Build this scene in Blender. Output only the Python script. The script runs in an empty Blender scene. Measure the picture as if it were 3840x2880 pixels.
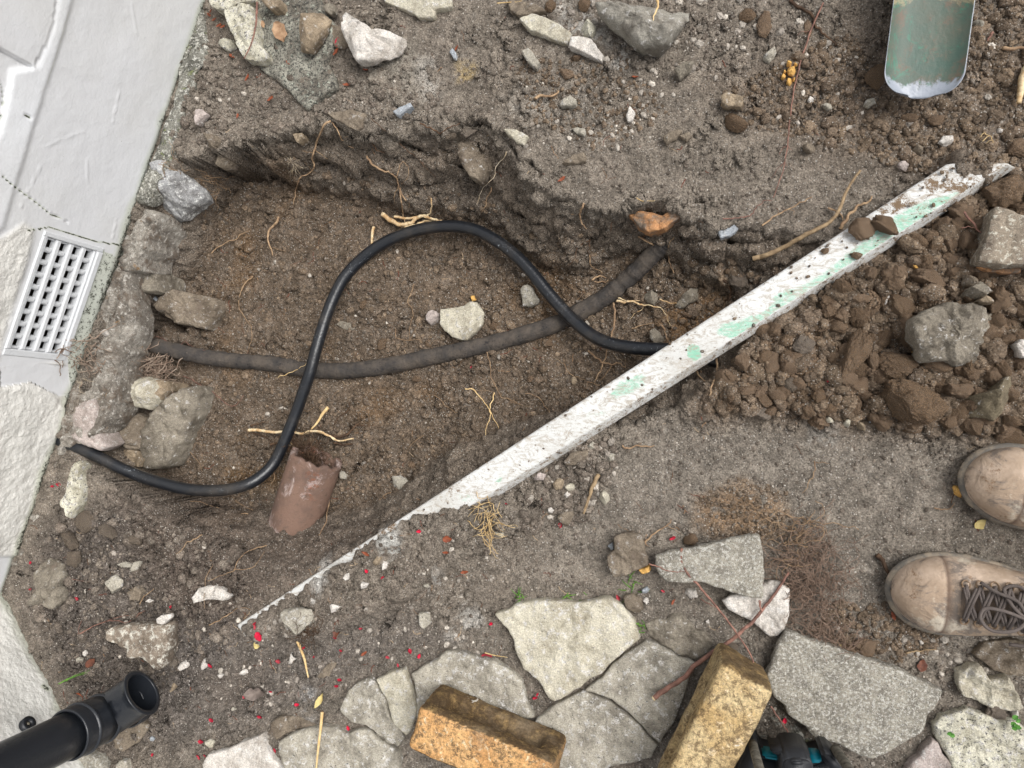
import bpy, bmesh, math, random
import numpy as np
from math import radians, sin, cos, pi

# ------------------------------------------------------------------ camera
H, FPX, NX, NY = 1.15, 2700.0, 2590.0, 1592.0      # eye height, focal length in px, point straight below the lens
D = 3840.0/2212.0
n_ = np.array([NX-1920, -(NY-1440), -FPX]); n_ /= np.linalg.norm(n_)
UPC = -n_
XC = np.array([1., 0, 0]) - UPC[0]*UPC; XC /= np.linalg.norm(XC)
YC = np.cross(UPC, XC)
R = np.array([XC, YC, UPC])                        # camera -> world

scene = bpy.context.scene
COL = scene.collection
cd = bpy.data.cameras.new('camera'); cam = bpy.data.objects.new('camera', cd); COL.objects.link(cam)
cd.sensor_fit = 'HORIZONTAL'; cd.sensor_width = 36.0; cd.lens = FPX/3840*36
cd.clip_start = 0.02; cd.clip_end = 400
from mathutils import Matrix, Vector
M4 = Matrix([[*R[0], 0], [*R[1], 0], [*R[2], H], [0, 0, 0, 1]])
cam.matrix_world = M4
scene.camera = cam

# ------------------------------------------------------------------ light (overcast daylight)
world = bpy.data.worlds.new('World'); scene.world = world; world.use_nodes = True
nt = world.node_tree; nt.nodes.clear()
wo = nt.nodes.new('ShaderNodeOutputWorld'); bg = nt.nodes.new('ShaderNodeBackground')
sk = nt.nodes.new('ShaderNodeTexSky'); sk.sky_type = 'NISHITA'; sk.sun_disc = False
sk.sun_elevation = radians(55); sk.sun_rotation = radians(72)
sk.dust_density = 4.0; sk.air_density = 1.0
hs = nt.nodes.new('ShaderNodeHueSaturation'); hs.inputs['Saturation'].default_value = 0.22
nt.links.new(sk.outputs[0], hs.inputs['Color']); nt.links.new(hs.outputs[0], bg.inputs[0])
bg.inputs[1].default_value = 0.13
nt.links.new(bg.outputs[0], wo.inputs[0])
sd = bpy.data.lights.new('sun', 'SUN'); sun = bpy.data.objects.new('sun', sd); COL.objects.link(sun)
sd.energy = 1.55; sd.angle = radians(36); sd.color = (1.0, 0.97, 0.93)
el, rot = radians(55), radians(72)
dirv = Vector((sin(rot)*cos(el), cos(rot)*cos(el), sin(el)))
sun.rotation_euler = dirv.to_track_quat('Z', 'Y').to_euler()
scene.view_settings.view_transform = 'Standard'; scene.view_settings.look = 'None'
scene.view_settings.exposure = 0.55; scene.view_settings.gamma = 1.0
scene.view_settings.use_curve_mapping = False

# ------------------------------------------------------------------ pixel <-> place
def unproj(px, py, z=0.0):
    px = np.asarray(px, float)*D; py = np.asarray(py, float)*D
    c = np.stack([px-1920, -(py-1440), np.full_like(px, -FPX)], -1)
    d = c @ R.T
    t = (z-H)/d[..., 2]
    return np.stack([d[..., 0]*t, d[..., 1]*t, np.zeros_like(t)+z], -1)
def proj(x, y, z):
    v = np.stack([x, y, np.asarray(z)-H+np.zeros_like(x)], -1) @ R
    return (1920 - FPX*v[..., 0]/v[..., 2])/D, (1440 + FPX*v[..., 1]/v[..., 2])/D
OFF = {'d': (0, 0, 1.0), 'c1': (0, 0, .3472), 'c2': (547.2, 0, .3472), 'c3': (1094.5, 0, .3472), 'c4': (1636, 0, .3472),
       'c5': (0, 547.2, .3472), 'c6': (547.2, 547.2, .3472), 'c7': (1094.5, 547.2, .3472), 'c8': (1636, 547.2, .3472),
       'c9': (0, 1083, .3472), 'c10': (547.2, 1083, .3472), 'c11': (1094.5, 1083, .3472), 'c12': (1636, 1083, .3472),
       'z5': (345.6, 0, .2344), 'z3': (806.5, 1411.3, .2083), 'z1': (1555.3, 1497.7, .15625), 'z4': (0, 1382.5, .16667),
       'z6': (1901, 950.5, .27775), 'ab': (0, 460.8, .2083), 'z2': (345.6, 201.6, .20833)}
def px(k, pts):
    ox, oy, s = OFF[k]
    return np.array([(ox+s*a, oy+s*b) for a, b in pts], float)

# ------------------------------------------------------------------ noise
rng = np.random.RandomState(7); random.seed(7)
PERM = np.concatenate([rng.permutation(512)]*3)
G3 = rng.normal(size=(512, 3)); G3 /= np.linalg.norm(G3, axis=1)[:, None]
def perlin(x, y, z):
    x, y, z = np.broadcast_arrays(x, y, z)
    xi = np.floor(x).astype(int); yi = np.floor(y).astype(int); zi = np.floor(z).astype(int)
    xf, yf, zf = x-xi, y-yi, z-zi
    u, v, w = [t*t*t*(t*(t*6-15)+10) for t in (xf, yf, zf)]
    def g(a, b, c):
        h = PERM[PERM[PERM[(xi+a) & 511]+((yi+b) & 511)]+((zi+c) & 511)]
        gg = G3[h & 511]
        return gg[..., 0]*(xf-a)+gg[..., 1]*(yf-b)+gg[..., 2]*(zf-c)
    x00 = g(0,0,0)*(1-u)+g(1,0,0)*u; x10 = g(0,1,0)*(1-u)+g(1,1,0)*u
    x01 = g(0,0,1)*(1-u)+g(1,0,1)*u; x11 = g(0,1,1)*(1-u)+g(1,1,1)*u
    return ((x00*(1-v)+x10*v)*(1-w)+(x01*(1-v)+x11*v)*w)*1.6
def fbm(x, y, z, sc, octs=4, gain=.5, seed=0):
    s = 0; a = 1.; t = 0
    for i in range(octs):
        s = s + a*perlin(x*sc+seed*13.7+i*5.1, y*sc+seed*7.3, z*sc+i*3.3+seed); t += a; a *= gain; sc *= 2.03
    return s/t
def hash2(i, j, k=0):
    return PERM[PERM[(i & 511)]+(j & 511)+0]/512.0 if k == 0 else PERM[PERM[(i+k*37 & 511)]+(j+k*91 & 511)]/512.0
def worley(x, y, sc, seed=0):
    """distance to the nearest and second nearest jittered cell point (in cell units) and the cell's own random value"""
    X = x*sc+seed*17.3; Y = y*sc+seed*9.1
    xi = np.floor(X).astype(int); yi = np.floor(Y).astype(int)
    f1 = np.full(X.shape, 9.); f2 = np.full(X.shape, 9.); r = np.zeros(X.shape)
    for a in (-1, 0, 1):
        for b in (-1, 0, 1):
            ci, cj = xi+a, yi+b
            dx = ci+hash2(ci, cj, 1)-X; dy = cj+hash2(ci, cj, 2)-Y
            d = dx*dx+dy*dy
            m = d < f1
            f2 = np.where(m, f1, np.minimum(f2, d)); f1 = np.where(m, d, f1)
            r = np.where(m, hash2(ci, cj, 3), r)
    return np.sqrt(f1), np.sqrt(f2), r
def sstep(a, b, x):
    t = np.clip((x-a)/(b-a), 0, 1); return t*t*(3-2*t)
def inside(X, Y, P):
    P = np.asarray(P); r = np.zeros(X.shape, bool); n = len(P); j = n-1
    for i in range(n):
        xi, yi, xj, yj = P[i, 0], P[i, 1], P[j, 0], P[j, 1]
        if yi != yj:
            c = ((yi > Y) != (yj > Y)) & (X < (xj-xi)*(Y-yi)/(yj-yi)+xi)
            r ^= c
        j = i
    return r
def pdist(X, Y, P, closed=True):
    P = np.asarray(P); d = np.full(X.shape, 1e9); n = len(P)
    for i in range(n if closed else n-1):
        a = P[i, :2]; b = P[(i+1) % n, :2]; ab = b-a; L = ab@ab+1e-12
        t = np.clip(((X-a[0])*ab[0]+(Y-a[1])*ab[1])/L, 0, 1)
        d = np.minimum(d, (X-a[0]-t*ab[0])**2+(Y-a[1]-t*ab[1])**2)
    return np.sqrt(d)
def soft_poly(X, Y, P, w):
    """1 inside, 0 outside, soft over +-w"""
    d = pdist(X, Y, P); d = np.where(inside(X, Y, P), d, -d)
    return sstep(-w, w, d)
def smooth_line(P, n=8, closed=False):
    P = np.asarray(P, float); out = []; N = len(P)
    for i in range(N if closed else N-1):
        p1, p2 = P[i], P[(i+1) % N]
        p0 = P[i-1] if (i > 0 or closed) else 2*p1-p2
        p3 = P[(i+2) % N] if (closed or i+2 < N) else 2*p2-p1
        for k in range(n):
            t = k/n
            out.append(.5*((2*p1)+(-p0+p2)*t+(2*p0-5*p1+4*p2-p3)*t*t+(-p0+3*p1-3*p2+p3)*t**3))
    if not closed: out.append(P[-1])
    return np.array(out)

# ------------------------------------------------------------------ object helpers
def mesh_np(name, V, Fq, cols=None, smooth=True, mat=None, attrs=None):
    V = np.asarray(V, np.float32); me = bpy.data.meshes.new(name)
    Fq = np.asarray(Fq, np.int32); k = Fq.shape[1]
    me.vertices.add(len(V)); me.vertices.foreach_set('co', V.ravel())
    me.loops.add(Fq.size); me.loops.foreach_set('vertex_index', Fq.ravel())
    me.polygons.add(len(Fq)); me.polygons.foreach_set('loop_start', np.arange(len(Fq), dtype=np.int32)*k)
    me.polygons.foreach_set('use_smooth', np.full(len(Fq), smooth, bool))
    me.update(calc_edges=True)
    if cols is not None:
        a = me.color_attributes.new('col', 'FLOAT_COLOR', 'POINT')
        c = np.ones((len(V), 4), np.float32); c[:, :3] = cols; a.data.foreach_set('color', c.ravel())
    if attrs:
        for kk, vv in attrs.items():
            a = me.attributes.new(kk, 'FLOAT', 'POINT'); a.data.foreach_set('value', np.asarray(vv, np.float32))
    if mat: me.materials.append(mat)
    return me
def ob(name, me, parent=None, loc=(0, 0, 0), rz=0.0):
    o = bpy.data.objects.new(name, me); COL.objects.link(o); o.location = loc
    if rz: o.rotation_euler = (0, 0, rz)
    if parent: o.parent = parent
    return o
def tag(o, label=None, cat=None, group=None, kind=None):
    if label: o['label'] = label
    if cat: o['category'] = cat
    if group: o['group'] = group
    if kind: o['kind'] = kind
    return o
def bm_me(name, bm, mat, smooth=False):
    me = bpy.data.meshes.new(name); bm.to_mesh(me); bm.free(); me.materials.append(mat)
    if smooth: me.polygons.foreach_set('use_smooth', [True]*len(me.polygons))
    me.update(); return me
def ico(sub):
    bm = bmesh.new(); bmesh.ops.create_icosphere(bm, subdivisions=sub, radius=1.0)
    V = np.array([v.co[:] for v in bm.verts]); Fc = np.array([[v.index for v in f.verts] for f in bm.faces]); bm.free()
    return V, Fc
def tube_arrays(P, rad, ns=6, cap=True):
    P = np.asarray(P, float); n = len(P); rad = np.broadcast_to(np.asarray(rad, float), (n,))
    T = np.gradient(P, axis=0); T /= np.linalg.norm(T, axis=1)[:, None]+1e-12
    up = np.array([0, 0, 1.]); N = np.cross(T, up); l = np.linalg.norm(N, axis=1)
    N[l < 1e-3] = np.array([1., 0, 0]); N /= np.linalg.norm(N, axis=1)[:, None]
    B = np.cross(T, N)
    a = np.arange(ns)*2*pi/ns
    V = P[:, None, :]+rad[:, None, None]*(np.cos(a)[None, :, None]*N[:, None, :]+np.sin(a)[None, :, None]*B[:, None, :])
    V = V.reshape(-1, 3)
    i, j = np.meshgrid(np.arange(n-1), np.arange(ns), indexing='ij'); j2 = (j+1) % ns
    Fq = np.stack([i*ns+j, (i+1)*ns+j, (i+1)*ns+j2, i*ns+j2], -1).reshape(-1, 4)
    if cap:
        b = len(V); V = np.vstack([V, P[0], P[-1]])
        jj = np.arange(ns); q = (jj+1) % ns
        c1 = np.stack([np.full(ns, b), jj, q, np.full(ns, b)], -1)
        c2 = np.stack([np.full(ns, b+1), (n-1)*ns+q, (n-1)*ns+jj, np.full(ns, b+1)], -1)
        caps = (c1[:, :3], c2[:, :3])
        return V, Fq, np.vstack(caps)
    return V, Fq, np.zeros((0, 3), int)
def q2t(Fq): return np.vstack([Fq[:, [0, 1, 2]], Fq[:, [0, 2, 3]]])
class Acc:
    def __init__(s): s.V = []; s.F = []; s.C = []; s.n = 0
    def add(s, V, F3, C=None):
        s.V.append(V); s.F.append(np.asarray(F3)+s.n); s.n += len(V)
        if C is not None: s.C.append(np.broadcast_to(np.asarray(C), (len(V), 3)))
    def tube(s, P, r, ns=5, C=None):
        V, Fq, F3 = tube_arrays(P, r, ns); s.add(V, np.vstack([q2t(Fq), F3]), C)
    def mesh(s, name, mat, smooth=True):
        return mesh_np(name, np.vstack(s.V), np.vstack(s.F), np.vstack(s.C) if s.C else None, smooth, mat)

# ------------------------------------------------------------------ materials
def srgb(r, g, b):
    f = lambda c: (c/255)/12.92 if c/255 < .04045 else ((c/255+.055)/1.055)**2.4
    return (f(r), f(g), f(b))
class NM:
    """small node-graph writer"""
    def __init__(s, name, rough=.9, spec=.3):
        s.m = bpy.data.materials.new(name); s.m.use_nodes = True; s.t = s.m.node_tree
        s.b = s.t.nodes['Principled BSDF']; s.b.inputs['Roughness'].default_value = rough
        s.b.inputs['Specular IOR Level'].default_value = spec
        s.tc = s.t.nodes.new('ShaderNodeTexCoord').outputs['Object']
    def n(s, t, **k):
        x = s.t.nodes.new(t)
        for a, b in k.items(): setattr(x, a, b)
        return x
    def l(s, a, b): s.t.links.new(a, b)
    def val(s, inp, v):
        if hasattr(v, 'is_linked') or isinstance(v, bpy.types.NodeSocket): s.l(v, inp)
        else: inp.default_value = (*v, 1) if isinstance(v, tuple) and len(v) == 3 and inp.type == 'RGBA' else v
    def noise(s, sc, det=4, rough=.55, vec=None, dist=0):
        x = s.n('ShaderNodeTexNoise'); x.inputs['Scale'].default_value = sc; x.inputs['Detail'].default_value = det
        x.inputs['Roughness'].default_value = rough; x.inputs['Distortion'].default_value = dist
        s.l(vec or s.tc, x.inputs['Vector']); return x.outputs['Fac']
    def vor(s, sc, vec=None, feature='F1'):
        x = s.n('ShaderNodeTexVoronoi', feature=feature); x.inputs['Scale'].default_value = sc
        s.l(vec or s.tc, x.inputs['Vector']); return x
    def ramp(s, v, a, b, ca=0.0, cb=1.0):
        x = s.n('ShaderNodeMapRange'); x.interpolation_type = 'SMOOTHSTEP'
        s.val(x.inputs[0], v)
        for i, q in ((1, a), (2, b), (3, ca), (4, cb)): x.inputs[i].default_value = q
        return x.outputs[0]
    def math(s, op, a, b=0.0):
        x = s.n('ShaderNodeMath', operation=op); s.val(x.inputs[0], a); s.val(x.inputs[1], b); return x.outputs[0]
    def mix(s, f, a, b, mode='MIX'):
        x = s.n('ShaderNodeMix', data_type='RGBA', blend_type=mode)
        s.val(x.inputs[0], f); s.val(x.inputs[6], a); s.val(x.inputs[7], b); return x.outputs[2]
    def attr(s, name, fac=False):
        x = s.n('ShaderNodeAttribute'); x.attribute_name = name; return x.outputs['Fac' if fac else 'Color']
    def col(s, c): s.val(s.b.inputs['Base Color'], c)
    def rough(s, v): s.val(s.b.inputs['Roughness'], v)
    def bump(s, h, dist, strength=1.0, prev=None):
        x = s.n('ShaderNodeBump'); x.inputs['Distance'].default_value = dist; x.inputs['Strength'].default_value = strength
        s.l(h, x.inputs['Height'])
        if prev: s.l(prev, x.inputs['Normal'])
        s.l(x.outputs[0], s.b.inputs['Normal']); return x.outputs[0]
    def grey(s, f):
        x = s.n('ShaderNodeCombineColor'); [s.l(f, x.inputs[i]) for i in range(3)]; return x.outputs[0]

def soil_mat(name, use_attr=True, base=None, rnd=False):
    m = NM(name, .95, .15)
    c = m.attr('col') if use_attr else base
    if rnd:
        oi = m.n('ShaderNodeObjectInfo').outputs['Random']
        c = m.mix(oi, tuple(x*.62 for x in base), tuple(x*y for x, y in zip(base, (1.12, 1.16, 1.24)))); c = m.mix(m.ramp(m.noise(30, 5, .7), .42, .62), c, tuple(x*y for x, y in zip(base, (1.25, 1.12, .95))))
    k = m.math('MULTIPLY', m.ramp(m.noise(28, 5, .6), .3, .7, .80, 1.2), m.math('MULTIPLY', m.ramp(m.noise(420, 4, .7), .32, .68, .68, 1.32), m.ramp(m.noise(120, 3, .7), .35, .65, .86, 1.14)))
    c = m.mix(1.0, c, m.grey(k), 'MULTIPLY')
    # pale grit
    for sc, th, lim in ((300, .27, .80), (420, .28, .80), (110, .12, .84)):
        v = m.vor(sc)
        sep = m.n('ShaderNodeSeparateColor'); m.l(v.outputs['Color'], sep.inputs[0])
        f = m.math('MULTIPLY', m.ramp(v.outputs['Distance'], th, th+.06, 1, 0), m.ramp(sep.outputs[0], lim, lim+.02))
        f = m.math('MULTIPLY', f, m.ramp(m.noise(9+sc*.01, 2), .32, .6, .3, 1))
        c = m.mix(f, c, m.mix(sep.outputs[1], (.34, .29, .23), (.74, .70, .64)))
    m.col(c)
    b = m.bump(m.noise(210, 5, .8), .008)
    v = m.vor(240); m.bump(m.ramp(v.outputs['Distance'], 0, .8, 1, 0), .003, .9, b)
    return m.m
M_SOIL = soil_mat('soil')
M_CLOD = soil_mat('soil_clod', False, (.262, .188, .128), True)
M_CLODG = soil_mat('grey_soil_clod', False, (.25, .212, .175), True)

def rock_mat(name, c1, c2, dark=(.03, .03, .028), dark_amt=.3, white=(.6, .58, .55), white_amt=.3, sc=40, soil=0.25, bumpd=.003,
             pit=.6, ycol=None, yamt=0.0):
    m = NM(name, .88, .25)
    c = m.mix(m.ramp(m.noise(sc*.35, 6, .7), .38, .62), c1, tuple(q*.82 for q in c2))
    c = m.mix(m.ramp(m.noise(sc*2.2, 6, .75), .60-.14*white_amt, .72-.12*white_amt), c, white)
    if ycol:
        c = m.mix(m.ramp(m.noise(sc*.9, 6, .7, dist=.5), .62-.2*yamt, .74-.2*yamt), c, ycol)
    c = m.mix(m.math('MULTIPLY', m.ramp(m.noise(sc*4.5, 5, .8), .66-.16*dark_amt, .74-.14*dark_amt), .9), c, dark)
    c = m.mix(1.0, c, m.grey(m.ramp(m.noise(sc*12, 3, .7), .3, .7, .72, 1.25)), 'MULTIPLY')
    if soil:
        c = m.mix(m.ramp(m.noise(sc*.6, 6, .75), .68-.3*soil, .76-.2*soil), c, (.17, .135, .105))
    m.col(c)
    b = m.bump(m.noise(sc*1.2, 6, .7), bumpd*2.2)
    m.bump(m.noise(sc*9, 4, .8), bumpd*.45, pit, b)
    return m.m
K = {}
K['pale'] = rock_mat('pale_limestone', srgb(192, 186, 168), srgb(168, 160, 142), dark_amt=.45, white_amt=.5, soil=.2)
K['cream'] = rock_mat('cream_flagstone', srgb(200, 194, 176), srgb(180, 172, 152), dark_amt=.42, white_amt=.6, sc=42, soil=.18)
K['grey'] = rock_mat('grey_flagstone', srgb(176, 170, 156), srgb(140, 134, 122), dark_amt=.55, white_amt=.6, sc=42, soil=.22)
K['speck'] = rock_mat('speckled_concrete', srgb(172, 166, 152), srgb(146, 140, 128), dark_amt=.75, white=srgb(212, 209, 200), white_amt=.85, sc=110, soil=.12)
K['lichen'] = rock_mat('lichen_stone', srgb(208, 204, 186), srgb(178, 172, 152), dark_amt=.85, white_amt=.7, sc=48, soil=.2)
K['slate'] = rock_mat('grey_limestone', srgb(148, 140, 126), srgb(116, 108, 96), dark_amt=.2, white_amt=.3, soil=.3, bumpd=.0045)
K['dirty'] = rock_mat('dirty_stone', srgb(142, 130, 114), srgb(112, 100, 86), dark_amt=.3, white_amt=.3, soil=.6, bumpd=.005)
K['white'] = rock_mat('chalky_stone', srgb(214, 208, 200), srgb(180, 172, 162), dark_amt=.25, white_amt=.6, soil=.14)
K['tan'] = rock_mat('tan_stone', srgb(158, 142, 120), srgb(122, 108, 90), dark_amt=.2, white_amt=.3, soil=.3)
K['orange'] = rock_mat('orange_sandstone', srgb(190, 142, 100), srgb(150, 110, 76), dark_amt=.35, white_amt=.1, soil=.85)
K['flint'] = rock_mat('blue_grey_flint', srgb(150, 156, 162), srgb(190, 194, 198), dark_amt=.15, white_amt=.3, soil=.2)
K['pink'] = rock_mat('pinkish_stone', srgb(186, 174, 168), srgb(160, 148, 140), dark_amt=.2, white_amt=.4, soil=.15)
K['yellow'] = rock_mat('yellow_brick_rubble', srgb(226, 180, 104), srgb(196, 148, 84), dark_amt=.1, white_amt=.2, soil=.1)
K['mortar'] = rock_mat('mossy_mortar', srgb(142, 140, 130), srgb(104, 102, 94), dark=(.022, .024, .018), dark_amt=.9, white=srgb(214, 212, 202), white_amt=.8, sc=60, soil=.2, bumpd=.004, ycol=srgb(120, 126, 88), yamt=.3)
K['footing'] = rock_mat('old_concrete_footing', srgb(164, 158, 148), srgb(128, 120, 110), dark_amt=.6, white=srgb(208, 203, 194), white_amt=.6, sc=48, soil=.62, bumpd=.005, ycol=srgb(150, 120, 84), yamt=.15)
# ------------------------------------------------------------------ the ground: one sheet, with the excavated hole in it
def axis(a, b, step, far):
    core = np.arange(a, b, step)
    g = []; d = step
    while sum(g) < far: d *= 1.5; g.append(d)
    g = np.cumsum(g)
    return np.concatenate([(a-g)[::-1], core, core[-1]+g])
xs = axis(-1.44, .60, .0027, 30); ys = axis(-.74, .94, .0027, 30)
X, Y = np.meshgrid(xs, ys, indexing='ij')
PX, PY = proj(X, Y, 0.0)
near = (X > -1.7) & (X < .9) & (Y > -1) & (Y < 1.2)
def zfl(p): return np.interp(p, [430, 560, 900, 1200, 1400, 1600], [-.165, -.165, -.158, -.145, -.120, -.08])
rim_px = [(385,345),(440,325),(500,302),(540,318),(590,288),(640,266),(700,262),(760,276),(820,282),(870,266),(930,270),(1000,260),(1062,264),(1090,300),(1122,342),(1150,393),(1200,425),(1270,442),(1340,446),(1390,428),(1440,436),(1500,468),(1560,486),(1640,480),(1720,492),(1800,505),(1790,560),(1740,620),(1660,700),(1590,790),(1500,862),(1400,915),(1330,932),(1250,925),(1130,985),(1020,1050),(930,1085),(860,1140),(760,1195),(660,1228),(560,1225),(480,1200),(400,1150),(330,1100),(270,1068),(215,1035),(175,1000),(150,960),(160,880),(185,790),(205,700),(216,610),(225,560),(250,500),(305,440),(350,380)]
flo_px = [(478,470),(520,405),(590,380),(680,415),(800,440),(900,475),(1000,478),(1080,510),(1180,585),(1260,598),(1330,560),(1420,545),(1480,590),(1560,630),(1620,660),(1560,740),(1480,800),(1400,830),(1300,858),(1150,905),(1010,955),(900,1030),(800,1085),(700,1100),(600,1092),(520,1100),(450,1085),(385,1060),(355,1000),(345,900),(345,830),(350,700),(400,620),(450,545)]
rimP = unproj(*np.array(rim_px).T, 0.0)[:, :2]
fa = np.array(flo_px, float); floP = np.array([unproj(a, b, zfl(a))[:2] for a, b in fa])
rimP = smooth_line(rimP, 3, True); floP = smooth_line(floP, 3, True)
wx = X+.012*fbm(X, Y, 0, 14, 3, seed=1); wy = Y+.012*fbm(X, Y, 0, 14, 3, seed=2)
inr = inside(wx, wy, rimP); inf = inside(wx, wy, floP) & inr
S = np.zeros(X.shape); m = inr & ~inf
dr = pdist(wx[m], wy[m], rimP); df = pdist(wx[m], wy[m], floP)
t = dr/(dr+df+1e-6)
tn_ = t+.10*fbm(X[m], Y[m], 0, 12, 4, .6, seed=77)*(4*t*(1-t)); st_ = .38*sstep(.0, .17, tn_)+.31*sstep(.38, .56, tn_)+.31*sstep(.76, .96, tn_)   # ledges
S[m] = np.clip(.46*t+.54*st_+.05*fbm(X[m], Y[m], 0, 16, 3, seed=70), 0, 1)
S[inf] = 1.0
zf = zfl(PX*0.8+300)    # floor depth by place (the floor reads further out than its rim)
# general ground
G = .010*fbm(X, Y, 0, 4, 3, seed=3)+.006*fbm(X, Y, 0, 17, 3, seed=4)
def blob(cx, cy, r, z, k='d', ry=None):
    q = px(k, [(cx, cy)])[0]; c = unproj(q[0], q[1], 0)
    sc = r*D/FPX*1.15
    sy = (ry or r)*D/FPX*1.15
    return z*np.exp(-((X-c[0])/sc)**2-((Y-c[1])/sy)**2)
heap_px = [(1540,905),(1500,880),(1560,800),(1650,700),(1760,620),(1880,555),(2010,470),(2120,400),(2300,330),(2350,960),(2120,950),(2060,930),(1960,930),(1900,915),(1800,920),(1700,905),(1620,890)]
heap = soft_poly(X, Y, unproj(*np.array(heap_px).T, 0)[:, :2], .035)
scat_px = [(1540,180),(1700,120),(1900,60),(2300,0),(2300,420),(2100,420),(1900,350),(1750,300),(1600,260)]
scat = soft_poly(X, Y, unproj(*np.array(scat_px).T, 0)[:, :2], .06)
pav_px = [(300,1659),(560,1590),(730,1500),(880,1410),(960,1405),(1085,1310),(1300,1300),(1420,1260),(1700,1390),(2050,1500),(2200,1400),(2500,1400),(2500,1900),(200,1900)]
pav = soft_poly(X, Y, unproj(*np.array(pav_px).T, 0)[:, :2], .02)
low_px = [(60,1300),(100,1130),(270,1080),(400,1160),(560,1240),(500,1400),(350,1600),(220,1640),(150,1500)]
lowm = soft_poly(X, Y, unproj(*np.array(low_px).T, 0)[:, :2], .04)
packed_px = [(1330,960),(1500,900),(1900,945),(2300,980),(2300,1500),(2050,1470),(1750,1330),(1300,1280),(1150,1200),(1250,1060)]
packed = soft_poly(X, Y, unproj(*np.array(packed_px).T, 0)[:, :2], .05)
G = G*(1-.6*pav)+heap*(.016+.022*fbm(X, Y, 0, 9, 3, seed=5))
G += blob(1350, 200, 300, .008)+blob(1250, 330, 120, .01)
G += -.022*lowm*(.5+1.0*fbm(X, Y, 0, 12, 2, seed=6))
# spoil covering the lower left end of the board
bl = unproj(*np.array([(540,1358),(700,1251),(850,1149),(930,1106),(1020,1082),(1100,1085),(1140,1110),(1000,1200),(800,1330),(620,1400)]).T, 0)[:, :2]
G += soft_poly(X, Y, bl, .012)*(.024+.016*fbm(X, Y, 0, 26, 4, seed=8))
G += soft_poly(X, Y, unproj(*px('c4', [(1190,1000),(1470,1000),(1430,1080),(1370,1135),(1290,1175),(1180,1150),(1160,1090)]).T, 0)[:, :2], .012)*.044
Z = G*(1-S)+S*(zf+.010*fbm(X, Y, 0, 9, 3, seed=9)+blob(700, 560, 90, .03)+blob(1000, 1000, 120, .03))
wall = 4*S*(1-S)
Z = Z-wall*.012*fbm(X, Y, Z, 22, 3, seed=10)
Z = Z+sstep(0, .5, wall)*.0032*np.sin(2*pi*Z/.042+4*fbm(X, Y, 0, 7, 3, seed=13))
# crumbs
f1, f2, r1 = worley(X, Y, 170, 1); Z += (.0018+.0012*lowm-.0009*packed)*np.sqrt(np.clip(1-(f1/.62)**2, 0, 1))*(r1 > .35)*near
f1, f2, r2 = worley(X+.003*fbm(X, Y, 0, 90, 2), Y, 85, 2)
mk = sstep(-.05, .25, fbm(X, Y, 0, 8, 3, seed=14))*(1-.75*packed)*(1-.6*pav)
Z += (.0040*mk*(1-wall)*(1-.5*S)+.0015*S+.004*heap)*np.sqrt(np.clip(1-(f1/.6)**2, 0, 1))*(r2 > .4)*near
f1, f2, r3 = worley(X+.006*fbm(X, Y, 0, 60, 2, seed=3), Y+.006*fbm(X, Y, 0, 60, 2, seed=5), 38, 3)
Z += (.010*heap+(.002+.003*mk)*S+.005*lowm)*np.sqrt(np.clip(1-(f1/.62)**2, 0, 1))*(r3 > .3)*near
Z += .006*pav*near
Z += near*(.0028*(1-.6*packed))*fbm(X, Y, Z, 55, 3, .6, seed=15)
# cracks
f1, f2, _ = worley(X+.012*fbm(X, Y, 0, 30, 3, seed=6), Y+.012*fbm(X, Y, 0, 30, 3, seed=7), 22, 5)
crk = sstep(.05, .0, f2-f1)*sstep(.0, .2, fbm(X, Y, 0, 5, 2, seed=16))*(1-packed)*(1-pav)
Z -= .005*crk*near
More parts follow.
